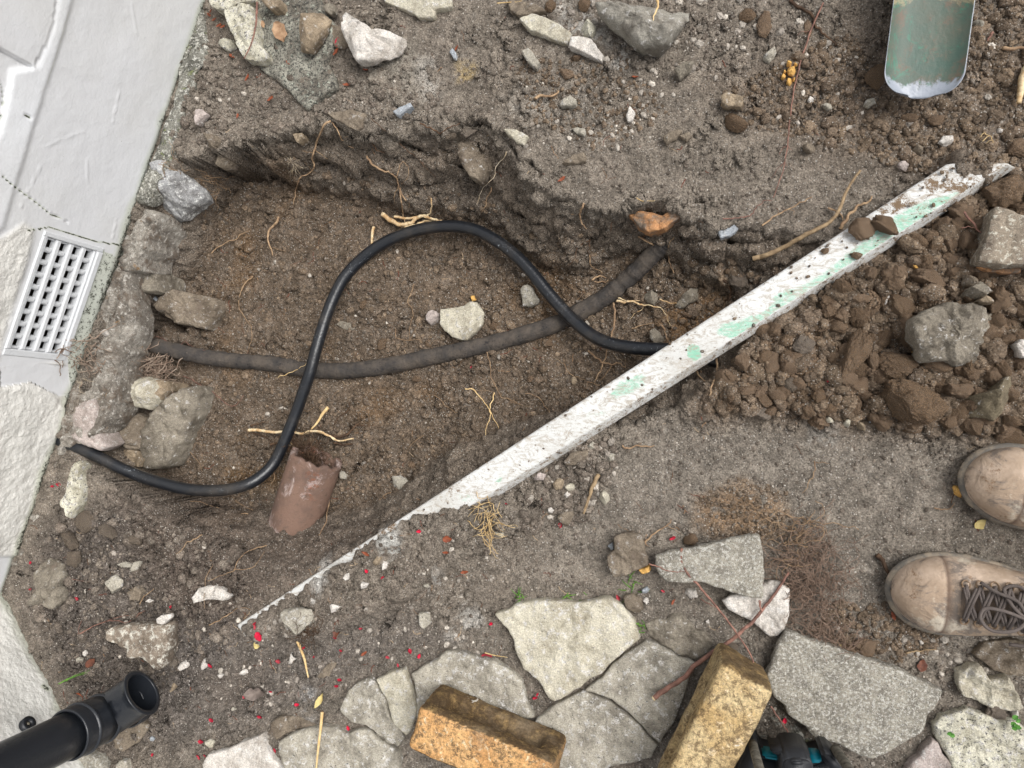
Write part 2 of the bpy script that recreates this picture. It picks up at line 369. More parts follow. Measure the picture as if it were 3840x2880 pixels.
# crevices and undercut lines that the dig shows
PR, QR = proj(X, Y, Z)
CREV = [('c2', [(-60,880),(150,870),(300,872),(420,905)], .012, 4), ('c2', [(0,925),(140,960),(330,975),(470,1000)], .014, 5), ('c2', [(440,700),(480,775),(620,815),(700,822),(850,822)], .012, 4), ('c2', [(870,850),(980,900),(1100,960),(1280,1015),(1340,1080)], .014, 5),
  ('c2', [(1170,740),(1330,765),(1480,775),(1560,850),(1659,960),(1780,1090)], .016, 5), ('c2', [(-200,1200),(-60,1190),(60,1210),(200,1290),(350,1300),(500,1350),(660,1340)], .010, 4), ('z2', [(660,670),(760,600),(860,545)], .014, 3), ('z2', [(940,570),(1040,575),(1110,540)], .016, 3), ('z2', [(940,1290),(980,1240),(1080,1215),(1200,1255)], .014, 3.5),
  ('c3', [(180,1180),(300,1240),(420,1250)], .012, 5), ('c3', [(0,1290),(200,1380),(420,1480),(560,1470),(620,1400)], .014, 5), ('c3', [(1100,1490),(1250,1480),(1400,1505),(1600,1500),(1740,1530)], .018, 7), ('c3', [(800,1230),(760,1320),(720,1380)], .010, 3), ('c3', [(1000,1240),(1100,1260),(1240,1250),(1310,1240)], .008, 3),
  ('c5', [(830,330),(920,345),(1000,350),(1060,440),(1160,470)], .03, 9), ('c5', [(830,420),(900,450),(1000,470)], .02, 10), ('c5', [(800,600),(765,680)], .03, 8), ('c5', [(1200,505),(1275,535)], .02, 5), ('c5', [(700,985),(790,1005)], .02, 5), ('c5', [(1040,1260),(1120,1150),(1190,1020)], .012, 5), ('c5', [(780,1460),(880,1480),(960,1500),(1040,1470)], .012, 5),
  ('c9', [(430,440),(415,540),(380,620),(440,720),(460,760)], .014, 4), ('c9', [(600,0),(640,90),(620,180),(560,240)], .012, 4), ('c9', [(820,120),(1000,230),(1090,330),(1300,420),(1500,470)], .010, 4), ('c9', [(920,390),(1050,400),(1110,480)], .010, 3), ('c7', [(1440,910),(1515,935)], .012, 4), ('c7', [(690,1060),(760,1000),(900,950)], .012, 6), ('c6', [(-60,1180),(100,1230),(250,1290)], .006, 4),
  ('c1', [(1070,860),(1100,1000),(1150,1090)], .010, 3), ('c1', [(1250,420),(1190,640),(1130,760),(1090,870)], .010, 3), ('c1', [(1340,960),(1450,960),(1560,900),(1659,880)], .012, 3.5), ('c1', [(1020,1340),(1030,1420),(1000,1500)], .010, 3), ('c1', [(1290,1150),(1400,1120),(1400,1290),(1330,1330)], .008, 3)]
for k_, pts_, dp_, wd_ in CREV:
    L_ = px(k_, pts_); lo, hi = L_.min(0)-30, L_.max(0)+30
    q_ = near & (PR > lo[0]) & (PR < hi[0]) & (QR > lo[1]) & (QR < hi[1])
    if not q_.any(): continue
    jx = 7*fbm(X[q_], Y[q_], 0, 26, 3, seed=91); jy = 7*fbm(X[q_], Y[q_], 0, 26, 3, seed=92)
    d_ = pdist(PR[q_]+jx, QR[q_]+jy, L_, False)
    mod = .9+1.5*np.clip(.5+1.6*fbm(X[q_], Y[q_], 0, 18, 2, seed=93), 0, 1)
    Z[q_] += -dp_*mod*np.exp(-(d_/wd_)**2)+.35*dp_*np.exp(-((d_-2.6*wd_)/(1.6*wd_))**2)
# relief pushed out of the steep sides
gx = np.gradient(Z, xs, axis=0); gy = np.gradient(Z, ys, axis=1); nl_ = np.sqrt(gx*gx+gy*gy+1)
steep = sstep(.35, 1.2, np.sqrt(gx*gx+gy*gy))*near
def worley3(x, y, z, sc, seed=0):
    x, y, z = x*sc+seed*7.7, y*sc+seed*3.1, z*sc; xi, yi, zi = [np.floor(q).astype(int) for q in (x, y, z)]; f = np.full(x.shape, 9.)
    for a in (-1, 0, 1):
        for b in (-1, 0, 1):
            for c in (-1, 0, 1):
                ci, cj, ck = xi+a, yi+b, zi+c; hh = PERM[PERM[PERM[ci & 511]+(cj & 511)]+(ck & 511)]
                f = np.minimum(f, (ci+PERM[hh+11]/512-x)**2+(cj+PERM[hh+57]/512-y)**2+(ck+PERM[hh+91]/512-z)**2)
    return np.sqrt(f)
dn = np.zeros(X.shape); q_ = steep > .02
dn[q_] = .016*fbm(X[q_], Y[q_], Z[q_], 26, 4, .6, seed=40)+.011*(1-1.2*worley3(X[q_], Y[q_], Z[q_], 48, 1))+.003*(1-1.2*worley3(X[q_], Y[q_], Z[q_], 150, 2))
dn *= steep
Xd = X-dn*gx/nl_; Yd = Y-dn*gy/nl_; Z = Z+dn/nl_
zx = xs; zy = ys
def Tz(x, y):
    x = np.asarray(x, float); y = np.asarray(y, float)
    i = np.clip(np.searchsorted(zx, x)-1, 0, len(zx)-2); j = np.clip(np.searchsorted(zy, y)-1, 0, len(zy)-2)
    u = np.clip((x-zx[i])/(zx[i+1]-zx[i]), 0, 1); v = np.clip((y-zy[j])/(zy[j+1]-zy[j]), 0, 1)
    return (Z[i, j]*(1-u)+Z[i+1, j]*u)*(1-v)+(Z[i, j+1]*(1-u)+Z[i+1, j+1]*u)*v
def hit(ax, ay):
    """where the sight line through a picture point meets the ground"""
    ax = np.atleast_1d(np.asarray(ax, float)); ay = np.atleast_1d(np.asarray(ay, float))
    zz = np.full(ax.shape, .09); done = np.zeros(ax.shape, bool)
    for k in range(170):
        p = unproj(ax, ay, zz) if False else None
        q = _dir(ax, ay); tt = (zz-H)/q[..., 2]; x = q[..., 0]*tt; y = q[..., 1]*tt
        done |= Tz(x, y) >= zz
        if done.all(): break
        zz = np.where(done, zz, zz-.002)
    q = _dir(ax, ay); tt = (zz-H)/q[..., 2]
    return np.stack([q[..., 0]*tt, q[..., 1]*tt, zz], -1)
def _dir(ax, ay):
    c = np.stack([ax*D-1920, -(ay*D-1440), np.full_like(ax, -FPX)], -1); return c @ R.T

# real soil colours by place: dry grey top soil, moist brown subsoil, ochre sand, lime dust
C = np.empty(X.shape+(3,))
def setc(w, c):
    global C
    C = C*(1-w[..., None])+np.array(c)*w[..., None]
C[:] = (.222, .190, .155)
n1 = fbm(X, Y, 0, 6, 4, seed=20); n2 = fbm(X, Y, 0, 25, 4, seed=21)
setc(sstep(0, .35, n1)*.6, (.180, .150, .120))
setc(sstep(-.05, -.4, n1)*.5, (.235, .20, .165))
setc(packed*.7, (.225, .198, .165)); setc(lowm*.9, (.125, .106, .092)); setc(heap, (.175, .122, .080)); setc(scat*.6, (.18, .135, .098))
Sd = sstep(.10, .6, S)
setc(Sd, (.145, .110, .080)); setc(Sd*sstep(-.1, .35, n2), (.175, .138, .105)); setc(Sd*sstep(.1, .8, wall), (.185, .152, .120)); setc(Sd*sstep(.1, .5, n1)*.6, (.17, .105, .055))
def patch(pts, c, a, k='d', w=.02, th=-.1):
    P = unproj(*px(k, pts).T, 0)[:, :2]
    f = soft_poly(X, Y, P, w)*sstep(th-.15, th+.2, n2+.5*fbm(X, Y, 0, 90, 2, seed=30))*a
    setc(f, c)
patch([(1510,1080),(1600,1040),(1690,1080),(1700,1150),(1640,1170),(1540,1160),(1500,1130)], (.25, .15, .075), .65, th=-.3)
patch([(1400,690),(1440,640),(1530,600),(1580,620),(1520,720),(1460,745)], (.27, .165, .085), .7, th=-.4)
patch([(1200,850),(1330,650),(1460,700),(1430,850),(1370,900)], (.6, .57, .52), .9, 'c10', .015, 0)
patch([(380,380),(480,360),(500,470),(420,620)], (.7, .68, .64), .9, 'c10', .012, -.05)
patch([(800,200),(930,170),(960,300),(860,350)], (.7, .7, .66), .8, 'c10', .012, -.05)
patch([(1100,400),(1180,400),(1160,560),(1100,560)], (.6, .58, .55), .7, 'c10', .012, 0)
patch([(320,1160),(390,1160),(400,1400),(330,1390)], (.6, .6, .6), .8, 'c10', .012, 0)
patch([(1000,380),(1120,360),(1160,560),(1120,640),(1060,600)], (.55, .52, .47), .6, 'c2', .02, -.05)
patch([(1260,380),(1390,400),(1370,520),(1270,500)], (.45, .33, .15), .6, 'c2', .012, -.1)
patch([(750,330),(990,250),(1000,640),(720,500)], (.34, .31, .26), .6, 'c2', .03, -.2)
patch([(330,40),(540,110),(600,250),(480,300),(350,150)], (.62, .6, .56), .7, 'c3', .02, 0)
patch([(630,290),(760,290),(740,480),(680,480)], (.5, .49, .46), .6, 'c3', .015, 0)
patch([(0,640),(500,600),(480,700),(0,740)], (.45, .43, .39), .35, 'c3', .03, 0)
patch([(300,1100),(480,1100),(480,1250),(330,1230)], (.5, .48, .44), .5, 'c8', .03, 0)
patch([(0,330),(600,300),(620,600),(0,620)], (.26, .225, .185), .7, 'c11', .03, -.3)
patch([(1200,1050),(1659,1000),(1659,1250),(1300,1300)], (.13, .085, .05), .6, 'c9', .03, -.3)
patch([(1080,1400),(1480,1380),(1450,1480),(1100,1470)], (.24, .14, .06), .6, 'c5', .03, -.2)
patch([(240,1060),(560,1150),(860,1140),(700,1240),(540,1330),(400,1370),(290,1200)], (.130, .102, .082), .75, w=.04, th=-.5)
patch([(340,1350),(560,1365),(900,1330),(1000,1390),(720,1480),(560,1580),(350,1640)], (.150, .132, .118), .7, w=.05, th=-.5)
patch([(1080,1380),(1300,1385),(1480,1400),(1440,1480),(1250,1470),(1100,1450)], (.14, .09, .05), .8, 'c5', .02, -.4)
setc(pav*.75, (.20, .175, .145))
dust = sstep(.25, .6, fbm(X, Y, 0, 45, 3, .65, seed=33))*(1-Sd)*(1-steep)*(.35-.2*heap); setc(dust, (.36, .33, .29))
cellt = .82+.36*r2; C *= (1+(cellt-1)*(1-steep))[..., None]*1.28
nx_, ny_ = X.shape
i, j = np.meshgrid(np.arange(nx_-1), np.arange(ny_-1), indexing='ij')
Fq = np.stack([i*ny_+j, (i+1)*ny_+j, (i+1)*ny_+j+1, i*ny_+j+1], -1).reshape(-1, 4)
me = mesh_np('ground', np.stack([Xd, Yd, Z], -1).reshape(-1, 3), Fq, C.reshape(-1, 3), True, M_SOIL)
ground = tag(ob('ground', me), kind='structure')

# ------------------------------------------------------------------ painted walls of the house
paint = NM('white_masonry_paint', .6, .35)
lm = paint.attr('lich', True); rg = paint.attr('rgh', True)
c = paint.mix(rg, srgb(205, 206, 208), srgb(212, 210, 204)); c = paint.mix(paint.attr('rib', True), c, srgb(216, 218, 221))
c = paint.mix(paint.ramp(paint.noise(5, 4), .35, .7, 0, .35), c, srgb(196, 195, 190))
sp = paint.ramp(paint.noise(190, 3, .7), .70, .74); c = paint.mix(paint.math('MULTIPLY', sp, .5), c, srgb(120, 118, 110))
k = paint.math('ADD', lm, paint.math('MULTIPLY', paint.math('SUBTRACT', paint.noise(130, 6, .85), .5), 1.5))
c = paint.mix(paint.math('MULTIPLY', paint.ramp(lm, .12, .5), .55), c, srgb(176, 182, 158))
c = paint.mix(paint.ramp(k, .50, .60), c, srgb(62, 64, 54))
paint.col(c)
am = paint.math('ADD', paint.math('MULTIPLY', rg, .8), .2)
b_ = paint.bump(paint.math('MULTIPLY', paint.noise(170, 4, .6), am), .003, .9)
paint.bump(paint.math('MULTIPLY', paint.noise(45, 3, .5), am), .004, .6, b_)
M_PAINT = paint.m
def vwall(A, B, ext0, ext1, fine, top, feat, name, mask=None, hole=None):
    """a vertical painted face from A towards B: grid in (s, h), relief pushed out along its normal"""
    u = (B-A)/np.linalg.norm(B-A); nrm = np.array([-u[1], u[0]])
    if nrm @ (np.array([0, 0])-A) < 0: nrm = -nrm
    s0, s1, hf = fine
    ss = np.concatenate([np.linspace(ext0, s0, 8)[:-1], np.arange(s0, s1, .003), np.linspace(s1, ext1, 8)])
    hh = np.concatenate([[-.06], np.arange(-.045, hf, .003), np.linspace(hf, top, 16)])
    if hole:
        for a in hole[:2]: ss[np.argmin(abs(ss-a))] = a
        for a in hole[2:]: hh[np.argmin(abs(hh-a))] = a
    Sg, Hg = np.meshgrid(ss, hh, indexing='ij')
    wx_ = A[0]+Sg*u[0]; wy_ = A[1]+Sg*u[1]
    p_, q_ = proj(wx_, wy_, Hg)
    disp, lich, rgh, rib_ = feat(Sg, Hg, p_, q_)
    if hole:
        e = np.maximum(np.maximum(hole[0]-Sg, Sg-hole[1]), np.maximum(hole[2]-Hg, Hg-hole[3])); disp = disp*sstep(.0, .008, e)
    V = np.stack([wx_+nrm[0]*disp, wy_+nrm[1]*disp, Hg], -1)
    a, b = Sg.shape
    V = np.concatenate([V, (V[:, -1:, :]-np.array([nrm[0], nrm[1], 0])*.25)], 1); b += 1
    lich = np.concatenate([lich, lich[:, -1:]], 1); rgh = np.concatenate([rgh, rgh[:, -1:]], 1); rib_ = np.concatenate([rib_, rib_[:, -1:]], 1)
    i, j = np.meshgrid(np.arange(a-1), np.arange(b-1), indexing='ij')
    keep = np.ones(i.shape, bool)
    if hole:
        cs = (ss[:-1]+ss[1:])/2; ch = np.append((hh[:-1]+hh[1:])/2, 9)
        keep = ~((cs[:, None] > hole[0]) & (cs[:, None] < hole[1]) & (ch[None, :] > hole[2]) & (ch[None, :] < hole[3]))
    Fq = np.stack([i*b+j, (i+1)*b+j, (i+1)*b+j+1, i*b+j+1], -1)[keep]
    if (np.cross([u[0], u[1], 0], [0, 0, 1])[:2] @ nrm) < 0: Fq = Fq[:, ::-1]
    me = mesh_np(name, V.reshape(-1, 3), Fq, None, True, M_PAINT, {'lich': lich.ravel(), 'rgh': rgh.ravel(), 'rib': rib_.ravel()})
    return me, u, nrm
W1a = unproj(427, 64, 0)[:2]; W1b = unproj(8, 1280, 0)[:2]
u1 = (W1b-W1a)/np.linalg.norm(W1b-W1a); L1 = np.linalg.norm(W1b-W1a)
n1v = np.array([-u1[1], u1[0]]); n1v = n1v if n1v @ -W1a > 0 else -n1v
def onwall(x, y, A=W1a, u=u1, nn=n1v):
    q = _dir(np.asarray(x, float), np.asarray(y, float)); t = (A @ nn)/(q[..., 0]*nn[0]+q[..., 1]*nn[1])
    P = np.stack([q[..., 0]*t, q[..., 1]*t], -1)
    return (P-A) @ u, H+q[..., 2]*t
abk = [onwall(152/D, 869/D), onwall(380/D, 919/D), onwall(250/D, 1364/D), onwall(22/D, 1321/D)]
print('airbrick', np.round(abk, 3))
as0 = (abk[0][0]+abk[1][0])/2; as1 = (abk[2][0]+abk[3][0])/2; ah0 = (abk[1][1]+abk[2][1])/2; ah1 = (abk[0][1]+abk[3][1])/2
def inpx(p, q, k, pts): return inside(p, q, px(k, pts))
def dpx(p, q, k, pts, closed=False): return pdist(p, q, px(k, pts), closed)
def feat1(s, h, p, q):
    base = .0006*fbm(s, h, 0, 40, 3, seed=50)+.002*fbm(s, h, 0, 7, 2, seed=51)
    rib = inpx(p, q, 'c1', [(355,-200),(350,0),(330,150),(290,260),(230,400),(70,440),(60,520),(40,640),(0,800),(-300,1400),(-300,1700),(20,1410),(90,1180),(200,800),(330,400),(450,0),(450,-200)])
    dl = dpx(p, q, 'c1', [(440,-200),(440,0),(330,390),(200,800),(90,1180),(20,1400)])
    ribp = px('c1', [(355,-200),(350,0),(330,150),(290,260),(230,400),(70,440),(60,520),(40,640),(0,800),(-300,1400),(-300,1700),(20,1410),(90,1180),(200,800),(330,400),(450,0),(450,-200)]); dl2 = pdist(p, q, ribp); dl2 = np.where(rib, dl2, -dl2)
    ribf = sstep(-8, 9, dl2+3*fbm(s, h, 0, 30, 3, seed=59))
    left = inpx(p, q, 'c1', [(-900,-500),(345,-500),(340,0),(320,150),(280,260),(200,415),(0,312),(-900,0)])
    low = inpx(p, q, 'c1', [(-900,250),(0,320),(190,425),(70,440),(60,520),(40,640),(0,790),(-900,1200)])
    disp = base+.0035*ribf+.003*left-.003*low
    rough = inpx(p, q, 'c5', [(-900,-100),(0,-120),(150,-220),(240,-150),(200,30),(60,500),(0,700),(420,650),(450,800),(440,1900),(-900,1900)])
    rough2 = inpx(p, q, 'c5', [(-900,830),(200,810),(340,860),(420,960),(500,1900),(-900,1900)])
    smooth_below = inpx(p, q, 'c5', [(0,720),(150,680),(420,700),(440,900),(350,880),(190,800),(0,830)])
    rp_ = px('c5', [(-900,-100),(0,-120),(150,-220),(240,-150),(200,30),(60,500),(0,700),(420,650),(450,800),(440,1900),(-900,1900)]); d_r = pdist(p, q, rp_); rr = np.where(rough & ~smooth_below, sstep(0, 16, d_r), 0.)
    rp_ = px('c5', [(-900,830),(200,810),(340,860),(420,960),(500,1900),(-900,1900)]); rough2 = np.where(rough2, sstep(0, 12, pdist(p, q, rp_)), 0.); rr = np.maximum(rr, rough2)
    disp = disp+rr*(.0030*fbm(s, h, 0, 75, 4, .65, seed=52)+.004*fbm(s, h, 0, 18, 2, seed=53))+rough2*.006
    # ridge line where the render ends above the air brick, hairline cracks, small chip
    disp -= .004*sstep(1.6, .0, dpx(p, q, 'c1', [(0,1085),(60,1140),(130,1190),(240,1270),(310,1330),(400,1370),(450,1400)]))
    disp -= .005*sstep(1.4, .0, dpx(p, q, 'c1', [(0,500),(25,560),(30,640),(15,720),(0,790)]))
    disp -= .007*sstep(3.0, .0, dpx(p, q, 'c1', [(-300,200),(0,312),(100,370),(190,415)]))
    disp -= .005*sstep(3.5, .0, dpx(p, q, 'c1', [(150,712),(180,728)]))
    for a, b in (((270,915),(520,815)), ((130,1290),(250,1040)), ((745,560),(700,760)), ((700,1480),(725,1360)), ((820,20),(850,210)), ((540,1000),(545,1130))):
        disp += .0016*sstep(2.0, .0, dpx(p, q, 'c1', [a, b]))
    edge = sstep(.03, .0, h)
    lich = sstep(.035, -.005, h+.014*fbm(s, h, 0, 14, 2, seed=54))*.62
    strip = inpx(p, q, 'c5', [(640,-20),(720,20),(660,280),(560,560),(470,800),(430,800),(420,660),(600,0)])
    lich = np.maximum(lich, strip*.47)
    lich = np.maximum(lich, .75*sstep(2.4, .4, dpx(p, q, 'c1', [(0,1085),(60,1140),(130,1190),(240,1270),(310,1330),(400,1370)])))
    lich = np.maximum(lich, .8*sstep(2.6, .8, dpx(p, q, 'c1', [(170,1435),(300,1415),(380,1440),(480,1470),(640,1510),(760,1525)])))
    lich = np.maximum(lich, .9*sstep(3.0, 1.2, dpx(p, q, 'c1', [(152,712),(180,728)])))
    lich = np.maximum(lich, .6*sstep(2.0, .3, dpx(p, q, 'c1', [(0,500),(25,560),(30,640),(15,720),(0,790)])))
    lich = np.maximum(lich, .34*sstep(5, .3, dpx(p, q, 'c1', [(450,0),(330,390),(200,800),(90,1180)]))*(fbm(s, h, 0, 20, 2, seed=55) > .15))
    disp = disp - .012*sstep(.012, -.02, h)
    return disp, lich, rr, ribf
me, _, _ = vwall(W1a, W1b, -.25, L1+.008, (-.09, L1, .50), 1.9, feat1, 'house_wall', hole=(as0, as1, ah0, ah1))
house = tag(ob('house_wall', me), 'white painted house wall with an air brick, mossy along its foot', 'wall')
# second face, turning away at the inner corner in the lower left
W2b = unproj(196, 1650, 0)[:2]
u2 = (W2b-W1b)/np.linalg.norm(W2b-W1b)
def feat2(s, h, p, q):
    disp = .0026*fbm(s, h, 0, 90, 4, .65, seed=56)+.005*fbm(s, h, 0, 12, 2, seed=57)-.006*sstep(.02, -.02, h)
    lich = sstep(.05, -.01, h+.02*fbm(s, h, 0, 11, 2, seed=58))*.46
    lich = np.maximum(lich, .6*sstep(9, 2, dpx(p, q, 'z4', [(560,600),(610,640)])))
    return disp, lich, np.ones(s.shape), np.zeros(s.shape)
me, _, n2v = vwall(W1b, W2b, -.01, .95, (0, .52, .34), 1.9, feat2, 'house_wall')
house2 = tag(ob('house_wall', me), 'cream rough rendered house wall behind the black downpipe', 'wall')

def slab_arrays(P, ztop, thick, rough=.003, rr=.005, seed=0, n=96, rings=16, jag=.0025, dome=0., facets=0, tilt=(0, 0), under=0.85):
    """flat or faceted broken stone from its outline P (world xy); own top relief, rounded rim, uneven sides"""
    P = np.asarray(P, float); c = P.mean(0)
    A_ = .5*np.sum(P[:, 0]*np.roll(P[:, 1], -1)-np.roll(P[:, 0], -1)*P[:, 1])
    if A_ < 0: P = P[::-1]
    seg = np.roll(P, -1, 0)-P; L = np.linalg.norm(seg, axis=1); cum = np.concatenate([[0], np.cumsum(L)])
    tt = np.arange(n)/n*cum[-1]; k = np.searchsorted(cum, tt, 'right')-1
    Q = P[k]+seg[k]*((tt-cum[k])/L[k])[:, None]
    Q = (Q+.12*(np.roll(Q, 1, 0)+np.roll(Q, -1, 0)))/1.24
    ja = 1.5*jag*fbm(Q[:, 0], Q[:, 1], 0, 50, 4, .65, seed=seed+.3)
    dv = Q-c; dl = np.linalg.norm(dv, axis=1); Q = Q+dv/dl[:, None]*ja[:, None]
    f = 1-(1-np.linspace(0, 1, rings+1)[1:])**1.5
    V = [np.array([[c[0], c[1], 0.]])]; E = [np.array([1.])]
    for fi in f:
        q = c+(Q-c)*fi; V.append(np.column_stack([q, np.zeros(n)])); E.append((1-fi)*dl)
    V = np.vstack(V); e = np.concatenate(E)
    size = dl.mean()
    x, y = V[:, 0], V[:, 1]
    z = rough*fbm(x, y, 0, 1.1/max(size, .01), 3, seed=seed)+rough*1.0*fbm(x, y, 0, 40, 5, .62, seed=seed+1)-rough*1.1*np.maximum(0, .16-np.abs(fbm(x, y, 0, 16, 3, seed=seed+4)))*3
    if facets:
        rs = np.random.RandomState(int(seed*10)+3); F = np.full(x.shape, 9.)
        for _ in range(facets):
            a = rs.rand()*2*pi; sl = rs.uniform(.1, .9)*thick/size; off = rs.uniform(.1, .9)*size
            F = np.minimum(F, -sl*((x-c[0])*cos(a)+(y-c[1])*sin(a)-off*.5))
        z = z+np.clip(F, -thick*.75, thick*.2)*1.1
    z = z-dome*((1-np.clip(e/size, 0, 1))**2)
    ed = np.clip(e/rr, 0, 1); z = z-rr*.7*(1-np.sqrt(1-(1-ed)**2))
    z = z+(x-c[0])*tilt[0]+(y-c[1])*tilt[1]
    V[:, 2] = ztop+z
    Fc = []
    idx = lambda r, k: 1+r*n+(k % n)
    kk = np.arange(n)
    Fc.append(np.stack([np.zeros(n, int), idx(0, kk), idx(0, kk+1)], -1))
    R_ = len(f); base = V[-n:].copy(); rows = [V]
    for s_ in range(1, 5):
        g = s_/4; w = base.copy(); sc_ = 1+.02*sin(g*pi)-(1-under)*g*g
        w[:, :2] = c+(base[:, :2]-c)*sc_; w[:, 2] = base[:, 2]*(1-g)+g*(ztop-thick)
        nn_ =  fbm(w[:, 0], w[:, 1], w[:, 2], 60, 3, seed=seed+2)*min(.004, thick*.15)
        w[:, :2] += (w[:, :2]-c)/np.linalg.norm(w[:, :2]-c, axis=1)[:, None]*nn_[:, None]
        rows.append(w)
    V = np.vstack(rows)
    tot = R_+4
    i, j = np.meshgrid(np.arange(tot-1), kk, indexing='ij')
    Fq = np.stack([idx(i, j), idx(i+1, j), idx(i+1, j+1), idx(i, j+1)], -1).reshape(-1, 4)
    return V, np.vstack([Fc[0], q2t(Fq)]), c
def slab(name, P, ztop, thick, mat, label=None, cat=None, group=None, parent=None, **kw):
    V, Fc, c = slab_arrays(P, ztop, thick, **kw)
    o0 = np.array([c[0], c[1], ztop-thick])
    o = ob(name, mesh_np(name, V-o0, Fc, None, True, mat), parent, o0)
    return tag(o, label, cat, group)
def up(k, pts, z): return unproj(*px(k, pts).T, z)[:, :2]

# mossy mortar fillet along the foot, the concrete footing under it, corner lump
slab('mortar_fillet', up('c1', [(1150,-60),(1215,60),(1235,160),(1190,320),(1120,470),(1050,690),(990,880),(940,1040),(890,1140),(840,1260),(900,1270),(1000,1100),(1060,1000),(1075,900),(1115,790),(1165,650),(1210,520),(1245,400),(1300,370),(1285,280),(1270,120),(1230,-60)], .012)-n1v*.004,
     .010, .06, K['mortar'], parent=house, rough=.006, rr=.012, n=200, seed=61, jag=.005)
slab('mortar_lump', up('c1', [(880,1190),(930,1070),(1000,1010),(1060,985),(1090,1060),(1140,1110),(1155,1170),(1100,1220),(1030,1270),(990,1310),(870,1300),(860,1250)], .0), -.002, .09, rock_mat('crusted_mortar', srgb(172, 172, 172), srgb(134, 132, 130), dark_amt=.3, white=srgb(222, 222, 218), white_amt=.7, sc=40, soil=.2, bumpd=.005), parent=house, rough=.014, rr=.008, seed=62, facets=4, n=160, rings=22)
slab('concrete_footing', up('c1', [(855,1275),(900,1290),(985,1310),(975,1380),(930,1450),(905,1540),(860,1600),(850,1680),(720,1700),(765,1540),(800,1420)], -.01)-n1v*.003, -.008, .10, K['footing'], parent=house, rough=.014, rr=.008, n=120, seed=67, jag=.005)
slab('concrete_footing', up('c5', [(640,20),(720,30),(820,70),(800,240),(830,330),(820,450),(780,600),(745,740),(725,900),(705,1050),(650,1130),(560,1190),(430,1160),(400,1120),(440,900),(470,790),(540,560),(600,340),(610,150)], -.015)-n1v*.006,
     -.004, .085, K['footing'], parent=house, rough=.018, rr=.007, n=260, seed=63, jag=.009, rings=22, tilt=(-.12, -.04))
slab('mortar_fillet', up('c5', [(430,930),(560,900),(590,960),(580,1100),(640,1200),(600,1230),(480,1190),(420,1150)], .005), .004, .06, K['pink'], parent=house, rough=.006, rr=.015, n=90, seed=64)
slab('mortar_fillet', up('c5', [(420,1130),(400,1250),(330,1370),(270,1480),(200,1660),(110,1760),(60,1860),(20,1960),(120,1960),(180,1800),(250,1660),(290,1540),(350,1380),(400,1300)], .0)-n1v*.004, .002, .07, K['footing'], parent=house, rough=.006, rr=.012, n=160, seed=65)
slab('mortar_fillet', up('c9', [(0,540),(60,560),(110,720),(190,830),(260,980),(330,1120),(380,1200),(440,1280),(370,1290),(300,1190),(200,950),(110,800),(40,640)], .0), -.002, .06, K['mortar'], parent=house2, rough=.005, rr=.01, n=140, seed=66)

slab('mortar_fillet', up('c5', [(372,1150),(400,1120),(440,1135),(452,1185),(425,1215),(395,1200),(375,1260),(350,1250)], .01), .012, .05, K['footing'], parent=house, rough=.008, rr=.006, n=60, seed=68)
# air brick: frame, grille with 4 x 9 splayed holes, dark void behind
wp = NM('white_air_brick_paint', .55, .35)
wp.col(wp.mix(wp.ramp(wp.noise(160, 6, .8), .66, .74), srgb(200, 202, 204), srgb(124, 122, 112))); wp.bump(wp.noise(260, 3), .001)
dk = NM('dark_void', 1.0, .1); dk.col(dk.mix(dk.noise(90), (.02, .017, .015), (.05, .042, .035)))
def wpt(s, h, d): return np.array([W1a[0]+u1[0]*s+n1v[0]*d, W1a[1]+u1[1]*s+n1v[1]*d, h])
def wbox(acc, s0, s1, h0, h1, d0, d1, bev=0.0015):
    """box on the wall plane with chamfered front"""
    o = [wpt(a, b, d0) for a, b in ((s0, h0), (s1, h0), (s1, h1), (s0, h1))]
    mdl = [wpt(a, b, d1-bev) for a, b in ((s0, h0), (s1, h0), (s1, h1), (s0, h1))]
    f = [wpt(a, b, d1) for a, b in ((s0+bev, h0+bev), (s1-bev, h0+bev), (s1-bev, h1-bev), (s0+bev, h1-bev))]
    V = np.array(o+mdl+f); Fc = []
    for r in (0, 4):
        for k in range(4):
            a, b = r+k, r+(k+1) % 4; Fc += [(a, b, b+4), (a, b+4, a+4)]
    Fc += [(8, 9, 10), (8, 10, 11), (0, 2, 1), (0, 3, 2)]
    acc.add(V, Fc)
a = Acc(); w = .012
wbox(a, as0, as0+.009, ah0, ah1, -.02, .003); wbox(a, as1-.012, as1, ah0, ah1, -.02, .002)
wbox(a, as0+.009, as1-.012, ah0, ah0+.012, -.02, .0045); wbox(a, as0+.009, as1-.012, ah1-.008, ah1, -.02, .003)
airb = ob('air_brick', a.mesh('air_brick', wp.m, False), house)
gs0, gs1, gh0, gh1 = as0+.009, as1-.012, ah0+.012, ah1-.008
a = Acc(); NS, NHh = 9, 4; cs, ch = (gs1-gs0)/NS, (gh1-gh0)/NHh
for q in range(NHh+1):      # bars running along the wall stand proud
    hc = gh0+q*ch; wbox(a, gs0, gs1, max(gh0, hc-.0052), min(gh1, hc+.0052), -.012, .001, .0022)
for q in range(NS+1):       # cross bars sit a little deeper and slope into the holes
    sc_ = gs0+q*cs
    for r_ in range(NHh):
        wbox(a, max(gs0, sc_-.0046), min(gs1, sc_+.0046), gh0+r_*ch+.0052, gh0+(r_+1)*ch-.0052, -.012, -.002, .0028)
ob('grille', a.mesh('grille', wp.m, False), airb)
a = Acc()
bm = []
o = [wpt(s_, h_, d_) for d_ in (-.012, -.06) for s_, h_ in ((as0, ah0), (as1, ah0), (as1, ah1), (as0, ah1))]
